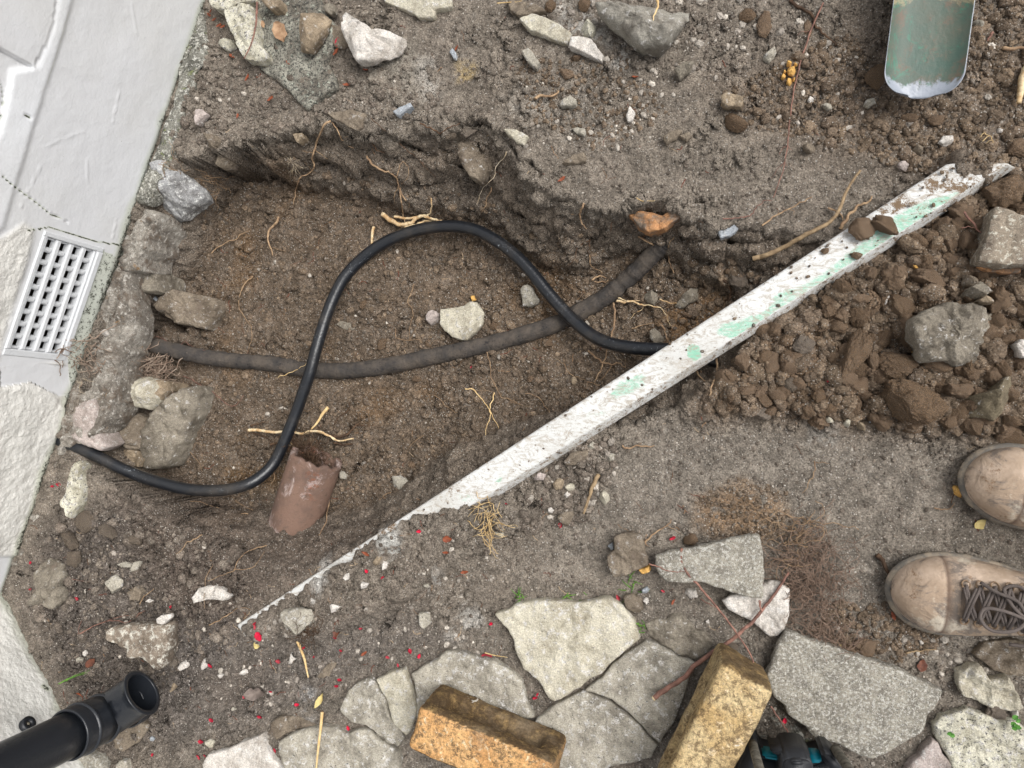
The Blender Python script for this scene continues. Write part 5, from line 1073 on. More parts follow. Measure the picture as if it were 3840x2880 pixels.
sock = dpart('socket', [(0,0,z_r2+.004),(0,0,z_r2+.02),(0,0,z_s-.012),(0,0,z_s-.002),(0,0,z_s)], [.0375,.0382,.0392,.0392,.0385], .0352)
rb = dpart('bead', [(0,0,z_r1-.004),(0,0,z_r1-.002),(0,0,z_r1),(0,0,z_r1+.002),(0,0,z_r1+.004)], [.0385,.0408,.0415,.0408,.0385], .037, sock)
rb = dpart('bead', [(0,0,z_r2-.004),(0,0,z_r2-.002),(0,0,z_r2),(0,0,z_r2+.002),(0,0,z_r2+.004)], [.036,.0392,.0402,.0392,.036], .035, sock)
# the shoe: curved body turning outward, rim at the mouth
z_m = mouth[2]; el_ = []
Rr = .030
for t_ in np.linspace(0, 1, 5)[:-1]: el_.append((0, 0, z_r2+.0-(z_r2-z_m-Rr)*t_))
for a in np.linspace(0, radians(80), 14):
    s_ = Rr*(1-cos(a)); el_.append((mdir[0]*s_, mdir[1]*s_, z_m+Rr-Rr*sin(a)))
d_end = (mdir[0]*sin(radians(80)), mdir[1]*sin(radians(80)), -cos(radians(80)))
e0 = np.array(el_[-1]); tl = .072-Rr
for t_ in (0.35, .7, .9, .94, .97, 1.0): el_.append(tuple(e0+np.array(d_end)*tl*t_))
nE = len(el_); ro = np.full(nE, rp+.001); ro[-4:] = [.0357, .0385, .0392, .0385]
dpart('shoe', el_, ro, rp-.0025)
# fixing lug with a screw hole on the wall side
lug = unproj(*px('z4', [(322, 1120)])[0], 0); q = None
def onw2(x, y): return onwall(x, y, W1b, u2, n2v)
ls, lh = onw2(*px('z4', [(322, 1118)])[0]); print('lug', ls, lh)
lp = np.array([W1b[0]+u2[0]*ls, W1b[1]+u2[1]*ls, lh])
cpt = np.array([axy[0], axy[1], 0]); clipz = lh
nv = np.array([n2v[0], n2v[1], 0]); pts = [lp-cpt+nv*.002, lp-cpt+nv*.012]
V, Fq = ringtube(np.array(pts)+0, .0125, .0048, 32)
T = nv; uu = np.array([u2[0], u2[1], 0])
V = []
for rad in (.0125, .0048):
    for k_, p_ in enumerate(pts):
        for a in np.arange(32)*2*pi/32: V.append(p_+rad*(cos(a)*uu+sin(a)*np.array([0, 0, 1.])))
V = np.array(V); ns = 32; jj = np.arange(ns); q = (jj+1) % ns
Fq = np.vstack([np.stack([jj, ns+jj, ns+q, q], -1), np.stack([2*ns+jj, 2*ns+q, 3*ns+q, 3*ns+jj], -1), np.stack([ns+jj, 3*ns+jj, 3*ns+q, ns+q], -1)])
br = ob('bracket_lug', mesh_np('bracket_lug', V, Fq, None, True, M_DP), dp)
scw = NM('screw_metal', .4, .5); scw.col(srgb(176, 168, 150)); scw.b.inputs['Metallic'].default_value = .6
V, F0 = ico(2); ob('screw', mesh_np('screw', V*.0046+(lp-cpt+nv*.006), F0, None, True, scw.m), br)
dpart('bracket_ring', [(0,0,lh-.012),(0,0,lh-.011),(0,0,lh+.011),(0,0,lh+.012)], [.0355,.037,.037,.0355], .0345)

# ------------------------------------------------------------------ spade blade
sh = NM('green_painted_steel', .45, .5)
tm = sh.attr('wear', True); tn = sh.attr('dirt', True)
c = sh.mix(sh.ramp(sh.noise(16, 5, .6), .35, .65), srgb(66, 88, 78), srgb(82, 90, 78))
c = sh.mix(sh.ramp(sh.noise(26, 7, .8, dist=.8), .52, .62, 0, .8), c, srgb(58, 112, 92))
c = sh.mix(sh.ramp(sh.noise(34, 8, .85), .50, .66, 0, .85), c, srgb(102, 84, 70))
k = sh.math('ADD', tn, sh.math('MULTIPLY', sh.math('SUBTRACT', sh.noise(70, 6, .8), .5), 1.3)); c = sh.mix(sh.ramp(k, .45, .75, 0, .85), c, srgb(150, 138, 108))
k = sh.math('ADD', tm, sh.math('MULTIPLY', sh.math('SUBTRACT', sh.noise(60, 5, .7), .5), .9)); f_ = sh.ramp(k, .5, .68)
c = sh.mix(f_, c, srgb(142, 148, 158)); sh.col(c); sh.rough(sh.ramp(f_, 0, 1, .55, .35)); sh.bump(sh.noise(140, 4), .0008)
zb = .045
tl_ = unproj(*px('c4', [(774, 470)])[0], zb); tr_ = unproj(*px('c4', [(1270, 470)])[0], zb); bt_ = unproj(*px('c4', [(1020, 622)])[0], zb-.01)
xu = (tr_-tl_); Wd = np.linalg.norm(xu); xu /= Wd; mid = (tl_+tr_)/2
up0 = unproj(*px('c4', [(1026, 0)])[0], zb+.012)
yu = up0-mid; yu -= (yu @ xu)*xu; yu /= np.linalg.norm(yu)
tipd = abs((bt_-mid) @ yu); zu = np.cross(xu, yu)
print('blade W', Wd, 'tip', tipd)
Lbl = .31; nu, nvv = 60, 90; V = []; we = []; di = []
rcor = .034
for s in np.linspace(-tipd, Lbl-tipd, nvv):
    e = s+tipd
    hw = Wd/2 if e > rcor else Wd/2-rcor+math.sqrt(max(0, rcor**2-(rcor-e)**2))
    hw *= 1+.0*e
    for t_ in np.linspace(-1, 1, nu):
        lip = .012*abs(t_)**4+.004*(t_*t_)
        V.append(mid+xu*hw*t_+yu*s+zu*(lip))
        we.append(max(1-e/.048, .0)*1.0+.85*sstep(.955, .99, abs(t_)))
        di.append(.72*sstep(.125, .15, e+.02*abs(t_))*(1-sstep(.17, .24, e)) + .25*sstep(.17, .24, e))
V = np.array(V); nV = len(V); V2 = np.vstack([V, V-zu*.0022])
i, j = np.meshgrid(np.arange(nvv-1), np.arange(nu-1), indexing='ij')
Fa = np.stack([i*nu+j, i*nu+j+1, (i+1)*nu+j+1, (i+1)*nu+j], -1).reshape(-1, 4); Fb = Fa[:, ::-1]+nV
rimi = [j for j in range(nu)]+[i*nu+nu-1 for i in range(1, nvv)]+[(nvv-1)*nu+j for j in range(nu-2, -1, -1)]+[i*nu for i in range(nvv-2, 0, -1)]
rimi = np.array(rimi); r2 = np.roll(rimi, -1); Fs = np.stack([rimi, rimi+nV, r2+nV, r2], -1)
spade = bpy.data.objects.new('spade', None); COL.objects.link(spade); spade.location = mid
tag(spade, 'narrow green painted spade blade with a bare silver edge, lying at the top right', 'spade')
ob('blade', mesh_np('blade', V2-mid, np.vstack([Fa, Fb, Fs]), None, True, sh.m, {'wear': np.tile(we, 2), 'dirt': np.tile(di, 2)}), spade)
top = mid+yu*(Lbl-tipd)+zu*.004
V, Fq, F3 = tube_arrays([top-yu*.05-mid, top-mid+zu*.008, top+yu*.10-mid+zu*.016], [.010, .019, .019], 20); ob('socket', mesh_np('socket', V, np.vstack([q2t(Fq), F3]), None, True, sh.m), spade)
wd = NM('ash_wood', .7, .3); wd.col(wd.mix(wd.noise(20, 5), srgb(150, 118, 80), srgb(120, 92, 62)))
V, Fq, F3 = tube_arrays([top+yu*.09-mid+zu*.016, top+yu*.75-mid+zu*.07], .0165, 18); ob('shaft', mesh_np('shaft', V, np.vstack([q2t(Fq), F3]), None, True, wd.m), spade)

# ------------------------------------------------------------------ boots
lt = NM('scuffed_tan_nubuck', .8, .25)
c = lt.mix(lt.ramp(lt.noise(9, 5, .6), .4, .6), srgb(196, 176, 158), srgb(162, 142, 122))
c = lt.mix(lt.ramp(lt.noise(22, 8, .75, dist=.8), .47, .60, 0, .85), c, srgb(112, 104, 97))
c = lt.mix(lt.ramp(lt.noise(30, 8, .8), .57, .68, 0, .9), c, srgb(116, 90, 64)); c = lt.mix(lt.ramp(lt.noise(14, 6, .7), .56, .68, 0, .8), c, srgb(206, 196, 178))
c = lt.mix(lt.attr('dk', True), c, srgb(98, 80, 68))
lt.col(c); b_ = lt.bump(lt.noise(26, 4, .6, dist=1.0), .004); lt.bump(lt.noise(420, 3), .0008, .7, b_)
so = NM('boot_rubber', .7, .3); so.col(so.mix(so.ramp(so.noise(40, 5, .7), .4, .65), srgb(96, 92, 86), srgb(140, 128, 112))); so.bump(so.noise(200, 3), .001)
la = NM('boot_laces', .85, .2); la.col(la.mix(la.noise(120, 3), srgb(112, 102, 96), srgb(80, 74, 72))); la.bump(la.noise(900, 2), .0008)
ey = NM('eyelet_metal', .5, .5); ey.col(ey.mix(ey.noise(200), srgb(150, 122, 92), srgb(96, 80, 64)))
BX = np.array([0, .012, .03, .06, .09, .12, .15, .18, .205, .23, .25, .268, .282, .292, .298, .3005])
BWo = np.array([.002, .022, .031, .036, .0355, .037, .0425, .049, .0535, .0550, .0525, .046, .037, .026, .014, .002])
BHt = np.array([.060, .075, .085, .100, .105, .105, .098, .088, .079, .072, .069, .064, .055, .046, .038, .032])
def bc(x): return .004*np.sin(x/.3*pi)*1.0
def boot(side, toe, ang, label):
    """origin under the heel, toe along local +X"""
    root = bpy.data.objects.new('boot', None); COL.objects.link(root)
    root.rotation_euler = (0, 0, ang); root.location = (toe[0]-.3*cos(ang), toe[1]-.3*sin(ang), toe[2]); tag(root, label, 'boot')
    xs_ = np.unique(np.concatenate([np.linspace(0, .27, 64), .3005-(.0305)*np.linspace(1, 0, 22)**1.8]))
    w = np.interp(xs_, BX, BWo); from_ = xs_
    # smooth the width profile
    ww = np.sqrt(np.maximum(0, np.interp(xs_, BX, BWo**2))); w = .5*w+.5*ww
    asym = lambda x: side*.007*sstep(.16, .30, x)
    # sole with welt
    P = np.array([(x, asym(x)+bc(x)*side+a) for x, a in zip(xs_, w)]+[(x, asym(x)+bc(x)*side-a) for x, a in zip(xs_[::-1], w[::-1])])
    c0 = np.array([.16, 0]); rows = []
    for f, z in ((.985, 0), (1.01, .004), (1.005, .016), (1.045, .019), (1.05, .023), (1.0, .0265), (.9, .0265)):
        d = P-c0; rows.append(np.column_stack([c0+d*(1+(f-1)*np.minimum(1, .16/np.linalg.norm(d, axis=1))[:, None]*1.0), np.full(len(P), z)]))
    m_ = len(P); V = np.vstack(rows+[np.array([[c0[0], 0, 0], [c0[0], 0, .0265]])])
    i, j = np.meshgrid(np.arange(len(rows)-1), np.arange(m_), indexing='ij'); j2 = (j+1) % m_
    Fq = np.stack([i*m_+j, i*m_+j2, (i+1)*m_+j2, (i+1)*m_+j], -1).reshape(-1, 4); b = len(rows)*m_; jj = np.arange(m_)
    F = np.vstack([q2t(Fq), np.stack([np.full(m_, b), (jj+1) % m_, jj], -1), np.stack([np.full(m_, b+1), (len(rows)-1)*m_+jj, (len(rows)-1)*m_+(jj+1) % m_], -1)])
    me = mesh_np('sole', V, F, None, True, so.m)
    bm = bmesh.new(); bm.from_mesh(me); bmesh.ops.recalc_face_normals(bm, faces=bm.faces); bm.to_mesh(me); bm.free(); ob('sole', me, root)
    # upper: rows across the foot
    def hx(x): return np.interp(x, BX, BHt)
    hh_ = np.interp(xs_, BX, BHt); kern = np.ones(5)/5; hh_[2:-2] = np.convolve(hh_, kern, 'valid')
    na = 61; a = np.linspace(0, pi, na); V = []; dk_ = []
    def section(x, wv, hv):
        ca, sa = np.cos(a), np.sin(a); ex = 2/2.35
        y = np.sign(ca)*np.abs(ca)**ex*wv; z = .024+(hv-.024)*np.abs(sa)**(ex*.93)
        # stitched seam behind the toe cap, flex creases, throat in the middle
        r_ = np.sqrt(y**2+(z-.03)**2)
        seam = -.0022*math.exp(-((x-.240)/.0012)**2)-.0018*math.exp(-((x-.2345)/.0012)**2)-.0016*math.exp(-((x-.229)/.0011)**2)
        crease = .0022*math.exp(-((x-.215)/.020)**2)*np.sin(x*620+y*60)
        thr = -.0045*sstep(.0, .010, .0195+(.222-x)*.06-np.abs(y))*sstep(.229, .220, x)*sstep(.02, .08, x)
        bump_ = .0016*perlin(x*45+side, y*45, 2.2+0*y)
        zz = z+(seam+crease+thr+bump_)*sstep(.03, .05, z)
        dkv = .85*math.exp(-((x-.240)/.0013)**2)+.75*math.exp(-((x-.2345)/.0012)**2)+.7*math.exp(-((x-.229)/.0012)**2)+.5*sstep(.0, .006, .0195+(.222-x)*.06-np.abs(y))*sstep(.229, .222, x)
        return np.column_stack([np.full(na, x), y+asym(x)+bc(x)*side, zz]), dkv
    for x, wv, hv in zip(xs_, w*.965, hh_):
        v, d_ = section(x, max(wv, .0005), hv); V.append(v); dk_.append(d_*np.ones(na))
    n_r = len(V); V = np.vstack(V); i, j = np.meshgrid(np.arange(n_r-1), np.arange(na-1), indexing='ij')
    Fq = np.stack([i*na+j, (i+1)*na+j, (i+1)*na+j+1, i*na+j+1], -1).reshape(-1, 4)
    me = mesh_np('upper', V, Fq, None, True, lt.m, {'dk': np.clip(np.concatenate(dk_), 0, 1)})
    bm = bmesh.new(); bm.from_mesh(me); bmesh.ops.recalc_face_normals(bm, faces=bm.faces); bm.to_mesh(me); bm.free()
    ob('upper', me, root)
    # ankle shaft and padded collar
    a2 = np.arange(40)*2*pi/40; V = []
    lv = [(.07, 1.0, 0), (.10, .97, .0), (.125, .93, -.002), (.145, .95, -.004), (.155, 1.0, -.005), (.159, .97, -.005), (.157, .88, -.005), (.12, .82, -.003), (.06, .80, 0)]
    for z, f, dx in lv: V.append(np.column_stack([.058+dx+.056*f*np.cos(a2), .0345*f*np.sin(a2), np.full(40, z)]))
    V = np.vstack(V); i, j = np.meshgrid(np.arange(len(lv)-1), np.arange(40), indexing='ij'); j2 = (j+1) % 40
    me = mesh_np('collar', V, np.stack([i*40+j, i*40+j2, (i+1)*40+j2, (i+1)*40+j], -1).reshape(-1, 4), None, True, lt.m, {'dk': np.full(len(V), .25)}); ob('collar', me, root)
    def surf(x, y, lift=.0):
        hv = np.interp(x, xs_, hh_); wv = np.interp(x, xs_, w)*.965
        return np.array([x, y+asym(x)+bc(x)*side, .024+(hv-.024)*(max(0, 1-abs(y/wv)**2.35))**(1/2.35)*1.0+lift])
    tg = [surf(x, 0, -.002) for x in np.linspace(.226, .12, 12)]
    V = []; 
    for p in tg:
        for yy in np.linspace(-.017, .017, 9): V.append(p+np.array([0, yy, .0016*cos(yy/.017*1.4)+.0008*sin(yy*500+p[0]*200)]))
    i, j = np.meshgrid(np.arange(11), np.arange(8), indexing='ij'); V = np.array(V)
    V = np.vstack([V, V-[0, 0, .003]]); Fq = np.stack([i*9+j, (i+1)*9+j, (i+1)*9+j+1, i*9+j+1], -1).reshape(-1, 4)
    ob('tongue', mesh_np('tongue', V, np.vstack([Fq, Fq[:, ::-1]+108]), None, True, lt.m, {'dk': np.full(len(V), .35)}), root)
    ex = [.222, .2065, .191, .1755, .160, .1445, .129]
    yy_ = [.0235+.001*k for k in range(7)]
    for sgn in (1, -1):
        for x, yv in zip(ex, yy_):
            A = Acc(); c_ = surf(x, sgn*yv, .0022)
            ring = [c_+np.array([.0048*cos(t_), .0052*sin(t_)*1.0, -sgn*0*sin(t_)-abs(sin(t_))*0+(-sgn*sin(t_))*.0028]) for t_ in np.linspace(0, 2*pi, 15)]
            A.tube(ring, .0011, 5); ob('eyelet', A.mesh('eyelet', ey.m), root)
    lc = bpy.data.objects.new('laces', None)
    A = Acc()
    rs = random.Random(3+side)
    for k in range(6):
        for sgn in (1, -1):
            x0, x1, y0, y1 = ex[k], ex[k+1], sgn*yy_[k], -sgn*yy_[k+1]
            pts = []
            for t_ in np.linspace(0, 1, 14):
                x = x0+(x1-x0)*t_+.003*sin(t_*pi); y = y0+(y1-y0)*t_
                p = surf(x, y, .0025+.0035*sin(t_*pi)+(.0022 if sgn > 0 else 0)); pts.append(p)
            A.tube(pts, .0021, 7)
            pts2 = [p+np.array([.0035, 0, -.001]) for p in pts[1:-1]]; A.tube(pts2, .0017, 6)
    pts = [surf(.222, y, .003+.002*cos(y*60)) for y in np.linspace(-.0235, .0235, 12)]; A.tube(pts, .0021, 7)
    kx = .160
    for lp_ in ([(0, 0, .006), (.018, .012, .016), (.042, .016, .014), (.055, .004, .012), (.050, -.010, .011), (.030, -.010, .013), (.010, -.004, .009), (0, 0, .006)],
                [(0, 0, .007), (-.01, -.022, .012), (.008, -.040, .0), (.024, -.034, -.004), (.018, -.016, .008), (0, 0, .007)],
                [(0, 0, .006), (.012, -.022, .008), (.034, -.030, .0), (.048, -.038, -.012)], [(0, 0, .006), (-.02, .018, .008), (-.01, .032, .0), (.014, .036, -.010)]):
        bs = surf(kx, .010, 0); A.tube(smooth_line([bs+np.array([a_, b_*1.0, c_]) for a_, b_, c_ in lp_], 6), .0023, 7)
    V, F0 = ico(2); A.add(V*np.array([.007, .006, .005])+surf(kx, .010, .006), F0)
    ob('laces', A.mesh('laces', la.m), root)
    return root
tA = unproj(*px('d', [(1927, 1262)])[0], .03); tB = unproj(*px('d', [(2082, 1040)])[0], .03)
e1 = unproj(2212, 1302, .055); e2 = unproj(2150, 1052, .055)
angA = math.atan2(tA[1]-e1[1], tA[0]-e1[0]); angB = angA-radians(6)
z1 = float(Tz(*tA[:2])); z2 = float(Tz(*tB[:2]))
boot(1, (tA[0], tA[1], z1-.001), angA, 'scuffed tan work boot with dark laces tied in a bow, the lower one')
boot(-1, (tB[0], tB[1], z2-.001), angB, 'scuffed tan work boot of which mostly the toe shows, the upper one')
print('boots', tA, angA, z1, z2)

# ------------------------------------------------------------------ cordless tool and the two grey handles at the bottom edge
tb = NM('black_tool_plastic', .5, .4); tb.col(tb.mix(tb.noise(60), srgb(28, 29, 32), srgb(40, 42, 46))); tb.bump(tb.noise(500, 2), .0005)
tt_ = NM('teal_tool_plastic', .45, .4); tt_.col(tt_.mix(tt_.noise(60), srgb(10, 138, 158), srgb(14, 118, 138)))
tool = bpy.data.objects.new('power_tool', None); COL.objects.link(tool); tc = unproj(*px('z1', [(1080, 1100)])[0], .1); tool.location = tc
tag(tool, 'black and teal cordless power tool cut by the bottom edge', 'power tool')
def prism(name, k, pts, zt, th, mat, parent, o, bev=.004, seg=3):
    P = unproj(*px(k, pts).T, zt)[:, :2]; bm = bmesh.new()
    vs = [bm.verts.new((p[0]-o[0], p[1]-o[1], zt-o[2])) for p in P]; f = bm.faces.new(vs)
    r = bmesh.ops.extrude_face_region(bm, geom=[f]); bmesh.ops.translate(bm, verts=[v for v in r['geom'] if isinstance(v, bmesh.types.BMVert)], vec=(0, 0, -th))
    bmesh.ops.recalc_face_normals(bm, faces=bm.faces)
    bmesh.ops.bevel(bm, geom=list(bm.edges), offset=bev, segments=seg, affect='EDGES', clamp_overlap=True)
    me = bpy.data.meshes.new(name); bm.to_mesh(me); bm.free(); me.materials.append(mat); me.polygons.foreach_set('use_smooth', [True]*len(me.polygons))
    ob(name, me, parent)
prism('housing_and_shadow', 'z1', [(250,1032),(330,850),(400,720),(440,650),(500,660),(560,800),(600,900),(880,960),(1280,985),(1400,950),(1450,930),(1700,1032),(1800,1400),(200,1400)], .085, .07, tb.m, tool, tc)  # left horn is the shadow beside the brick, modelled in the black plastic
prism('teal_shell', 'z1', [(590,840),(740,862),(900,890),(880,950),(760,935),(600,905)], .10, .03, tt_.m, tool, tc, .003)
prism('teal_shell', 'z1', [(1250,880),(1400,888),(1412,920),(1400,965),(1250,975)], .10, .03, tt_.m, tool, tc, .003)
prism('top_cover', 'z1', [(680,775),(900,800),(1160,828),(1240,835),(1260,880),(1230,905),(900,880),(760,860)], .125, .04, tb.m, tool, tc, .004)
prism('foot', 'z1', [(1400,900),(1420,830),(1500,825),(1600,890),(1720,1032),(1740,1150),(1600,1100),(1500,1032)], .12, .06, tb.m, tool, tc, .004)
prism('battery', 'z1', [(860,960),(880,915),(960,885),(1180,900),(1250,925),(1290,980),(1310,1400),(850,1400)], .15, .08, tb.m, tool, tc, .006)
prism('latch', 'z1', [(985,950),(1010,925),(1140,930),(1160,960),(1160,1000),(985,1000)], .156, .02, tb.m, tool, tc, .003)
gw = NM('weathered_grey_wood', .85, .2)
mp = gw.n('ShaderNodeMapping'); gw.l(gw.tc, mp.inputs['Vector']); mp.inputs['Scale'].default_value = (1, 6, 6)
gw.col(gw.mix(gw.ramp(gw.noise(30, 6, .7, mp.outputs[0]), .3, .7), srgb(112, 108, 98), srgb(66, 62, 56))); gw.bump(gw.noise(60, 4, .6, mp.outputs[0]), .0015)
for pts, lb in ((((455,700),(490,850),(560,1100),(600,1300)), 'weathered grey wooden handle end left of the power tool'), (((1590,770),(1680,900),(1800,1080),(1900,1300)), 'weathered grey wooden handle end right of the power tool')):
    P = px('z1', pts); W_ = np.array([unproj(*p, .10+.03*k) for k, p in enumerate(P)]); V, Fq, F3 = tube_arrays(smooth_line(W_, 5), .0062, 12)
    tag(ob('wooden_handle', mesh_np('wooden_handle', V-W_[0], np.vstack([q2t(Fq), F3]), None, True, gw.m), None, W_[0]), lb, 'handle')

# ------------------------------------------------------------------ roots
def root_mat(name, a, b):
    m = NM(name, .8, .2); m.col(m.mix(m.ramp(m.noise(70, 5, .7), .35, .65), a, b)); m.bump(m.noise(240, 3), .0008); return m.m
RM = {'tan': root_mat('tan_root', srgb(172, 146, 116), srgb(128, 104, 82)), 'pale': root_mat('pale_stripped_root', srgb(222, 204, 168), srgb(180, 146, 104)),
      'brown': root_mat('brown_root', srgb(110, 84, 64), srgb(76, 56, 42)), 'red': root_mat('reddish_root', srgb(150, 112, 98), srgb(104, 78, 70)),
      'white': root_mat('white_rootlet', srgb(214, 202, 180), srgb(190, 170, 140)), 'straw': root_mat('dry_straw', srgb(222, 196, 148), srgb(198, 166, 116)),
      'stick': root_mat('grey_brown_stick', srgb(160, 138, 108), srgb(116, 98, 76)), 'hair': root_mat('hair_root', srgb(164, 148, 132), srgb(120, 100, 86)),
      'mat': root_mat('fibrous_root', srgb(150, 128, 112), srgb(104, 86, 74)), 'dark': root_mat('dark_root', srgb(92, 72, 56), srgb(62, 48, 38))}
allstones = None
def lay(k, pts, r, lift=.003, wig=.0, n=8, taper=.42, bridge=True, over=0.0):
    """centre line of a root lying on the ground under the given picture points"""
    P = smooth_line(px(k, pts), n); h = hit(P[:, 0], P[:, 1]); z = h[:, 2]
    kk = max(3, int(n*1.2)) | 1; zp = np.pad(z, kk//2, 'edge'); sm = np.convolve(zp, np.ones(kk)/kk, 'valid')
    mx = np.array([zp[i:i+kk].max() for i in range(len(z))]); z = (.2*sm+.8*mx if bridge else sm)+r+lift+.0015+over
    W_ = unproj(P[:, 0], P[:, 1], z)
    if wig:
        s = np.arange(len(W_)); sd0 = (pts[0][0]*.37) % 50
        W_[:, 0] += wig*perlin(s*.23, sd0, 0); W_[:, 1] += wig*perlin(s*.23, sd0+9, 0); W_[:, 2] += .5*wig*perlin(s*.2, sd0+20, 0)
    rad = r*np.linspace(1, taper, len(W_))*(1+.12*perlin(np.arange(len(W_))*.5, (pts[0][1]*.13) % 40, 0))
    return W_, rad
def rootobj(name, label, cat, mat, strands, group=None, ns=7):
    """strands: list of (k, pts, radius, lift, wig); the first is the main one"""
    A = Acc(); o = None
    ends = []; extra = []
    for s in strands:
        q0 = px(s[0], s[1]); dmin = min([np.min(np.hypot(*(e-p_).T)) for e in ends for p_ in (q0[0], q0[-1])]+[99]) if ends else 0
        if dmin > 9: extra.append(s); continue
        ends.append(smooth_line(q0, 8))
        k, pts, r = s[:3]; lift = s[3] if len(s) > 3 else .003; wig = s[4] if len(s) > 4 else .0024; r = r*.95
        W_, rad = lay(k, pts, r, lift, wig)
        if o is None: o = W_[0].copy()
        A.tube(W_-o, rad, ns if r > .0012 else 4)
    for q, s in enumerate(extra):
        rootobj(name, ('thin companion of the ', 'second thin companion of the ', 'third thin companion of the ')[min(q, 2)]+' '.join(label.split()[:12]), cat, mat, [s], group, ns)
    return tag(ob(name, A.mesh(name, RM[mat]), None, o), label, cat, group)
R_ = 'root'
rootobj(R_, 'long forked tan root hanging down the upper left side of the hole', R_, 'tan', [('c2', [(480,755),(455,765),(430,800),(400,870),(380,930),(365,975),(378,1040),(350,1075),(300,1100),(280,1130),(262,1200),(252,1270)], .0022, .010, .002), ('c2', [(365,950),(330,945),(302,938)], .0009, .008), ('c2', [(385,935),(440,970),(500,1010),(555,1030)], .0007, .008), ('c2', [(370,1060),(345,1040),(320,1010)], .0006, .008), ('c2', [(300,1105),(270,1130),(258,1140)], .0008, .006)])
rootobj(R_, 'short curved grey-tan root beside the forked one at the hole rim', R_, 'tan', [('c2', [(490,760),(520,800),(540,850),(570,885),(600,910),(628,922)], .0015, .006), ('c2', [(540,850),(570,852),(590,850)], .0005)])
rootobj(R_, 'tan root running down to the top of the black pipe loop', R_, 'tan', [('c2', [(705,972),(730,1010),(770,1045),(820,1065),(860,1080),(890,1110),(905,1160),(925,1210),(950,1250)], .0022, .008, .002), ('c2', [(915,1170),(918,1240),(925,1300),(935,1350),(950,1400),(952,1455)], .0016, .012), ('c2', [(890,1100),(905,1050),(925,1010),(960,1030),(965,1090),(940,1130),(915,1150)], .0010, .010), ('c2', [(900,1160),(880,1210),(880,1260),(910,1310)], .0008, .006), ('c2', [(905,1160),(935,1230),(965,1250),(968,1290),(950,1310)], .0007, .008)])
rootobj(R_, 'small reddish tan root left of the black pipe loop top', R_, 'brown', [('c2', [(735,878),(760,925),(800,945),(850,965),(885,977)], .0012), ('c2', [(730,735),(780,780),(840,830)], .0009)])
rootobj(R_, 'fine dark rootlets under the hole rim in the middle', R_, 'brown', [('c2', [(1040,770),(1090,790),(1140,815),(1165,830),(1200,805),(1250,780),(1300,765)], .0014, .004), ('c2', [(900,880),(950,930),(1010,975),(1060,1030),(1100,1070),(1135,1105)], .0007)])
rootobj(R_, 'pair of thick splintered pale roots on the top of the black pipe loop', R_, 'pale', [('c2', [(805,1330),(850,1370),(910,1395),(960,1395),(1010,1365),(1050,1345),(1090,1355),(1140,1370),(1195,1382)], .0050, .010, .003), ('c2', [(815,1350),(880,1385),(950,1415),(1010,1400),(1060,1380),(1110,1378)], .0042, .008, .003), ('c2', [(880,1345),(950,1360),(1010,1350),(1070,1340),(1095,1330),(1110,1280),(1105,1230)], .0028, .010, .002)])
rootobj(R_, 'splintered pale root end left of the black pipe loop', R_, 'pale', [('c2', [(748,1410),(738,1470),(735,1520),(710,1570),(688,1615)], .0032, .008, .002), ('c2', [(735,1500),(755,1500)], .0010)])
rootobj(R_, 'tan root at the left end of the hole under a grey pebble', R_, 'tan', [('c2', [(158,1350),(140,1390),(100,1430),(90,1470),(98,1520),(115,1560),(120,1590)], .0030, .005, .001), ('c2', [(120,1545),(160,1555),(200,1570)], .0007)])
rootobj(R_, 'long thin kinked tan root at the left end of the hole', R_, 'tan', [('z2', [(535,1659),(580,1610),(650,1570),(720,1530),(790,1515),(830,1465),(870,1450),(930,1420),(940,1410)], .0014, .006, .001)])
rootobj(R_, 'white thin root hanging in the middle of the upper side of the hole', R_, 'white', [('c2', [(1580,945),(1550,990),(1510,1040),(1490,1110),(1440,1160),(1410,1210),(1392,1272)], .0010, .010)])
rootobj(R_, 'tan short root right of the white thin one', R_, 'tan', [('c2', [(1488,1165),(1470,1210),(1450,1240),(1445,1285),(1420,1322)], .0013, .006)])
rootobj(R_, 'brown forked small root between clods near the left pebble', R_, 'brown', [('c2', [(250,1475),(300,1510),(340,1540),(365,1575)], .0008), ('c2', [(418,1485),(400,1530),(370,1560)], .0012)])
rootobj(R_, 'vertical twisted root right of the black pipe in the upper right of the hole', R_, 'tan', [('c3', [(480,1265),(462,1310),(458,1350),(470,1390),(495,1420)], .0020, .004), ('c3', [(400,1335),(450,1330),(510,1325)], .0007)])
rootobj(R_, 'tan Y-shaped root beside the orange sandstone', R_, 'tan', [('c3', [(820,1470),(870,1500),(930,1530),(985,1555),(1005,1600),(1020,1659),(1040,1700)], .0017, .005), ('c3', [(985,1555),(1020,1510),(1050,1470)], .0010), ('c3', [(1000,1570),(1030,1580),(1060,1600)], .0006)])
rootobj(R_, 'thin root below the orange sandstone', R_, 'brown', [('c3', [(830,1480),(900,1450),(980,1440),(1020,1410),(1060,1380),(1110,1368)], .0010), ('c3', [(880,1460),(930,1465),(960,1470)], .0006)])
rootobj(R_, 'thin straw-coloured rootlet above the orange sandstone', R_, 'straw', [('c3', [(808,1230),(850,1252),(920,1247)], .0008)])
rootobj(R_, 'thin vertical root under the hole side right of the pipe', R_, 'brown', [('c3', [(515,1475),(518,1530),(510,1580),(548,1630)], .0010), ('c3', [(520,1490),(440,1540),(430,1600),(375,1655)], .0010), ('c3', [(655,1375),(645,1440)], .0010)])
rootobj(R_, 'reddish root above the blue-grey flint', R_, 'red', [('c3', [(1340,1362),(1420,1355),(1480,1350),(1530,1330),(1555,1290),(1600,1250),(1650,1245)], .0012, .004)])
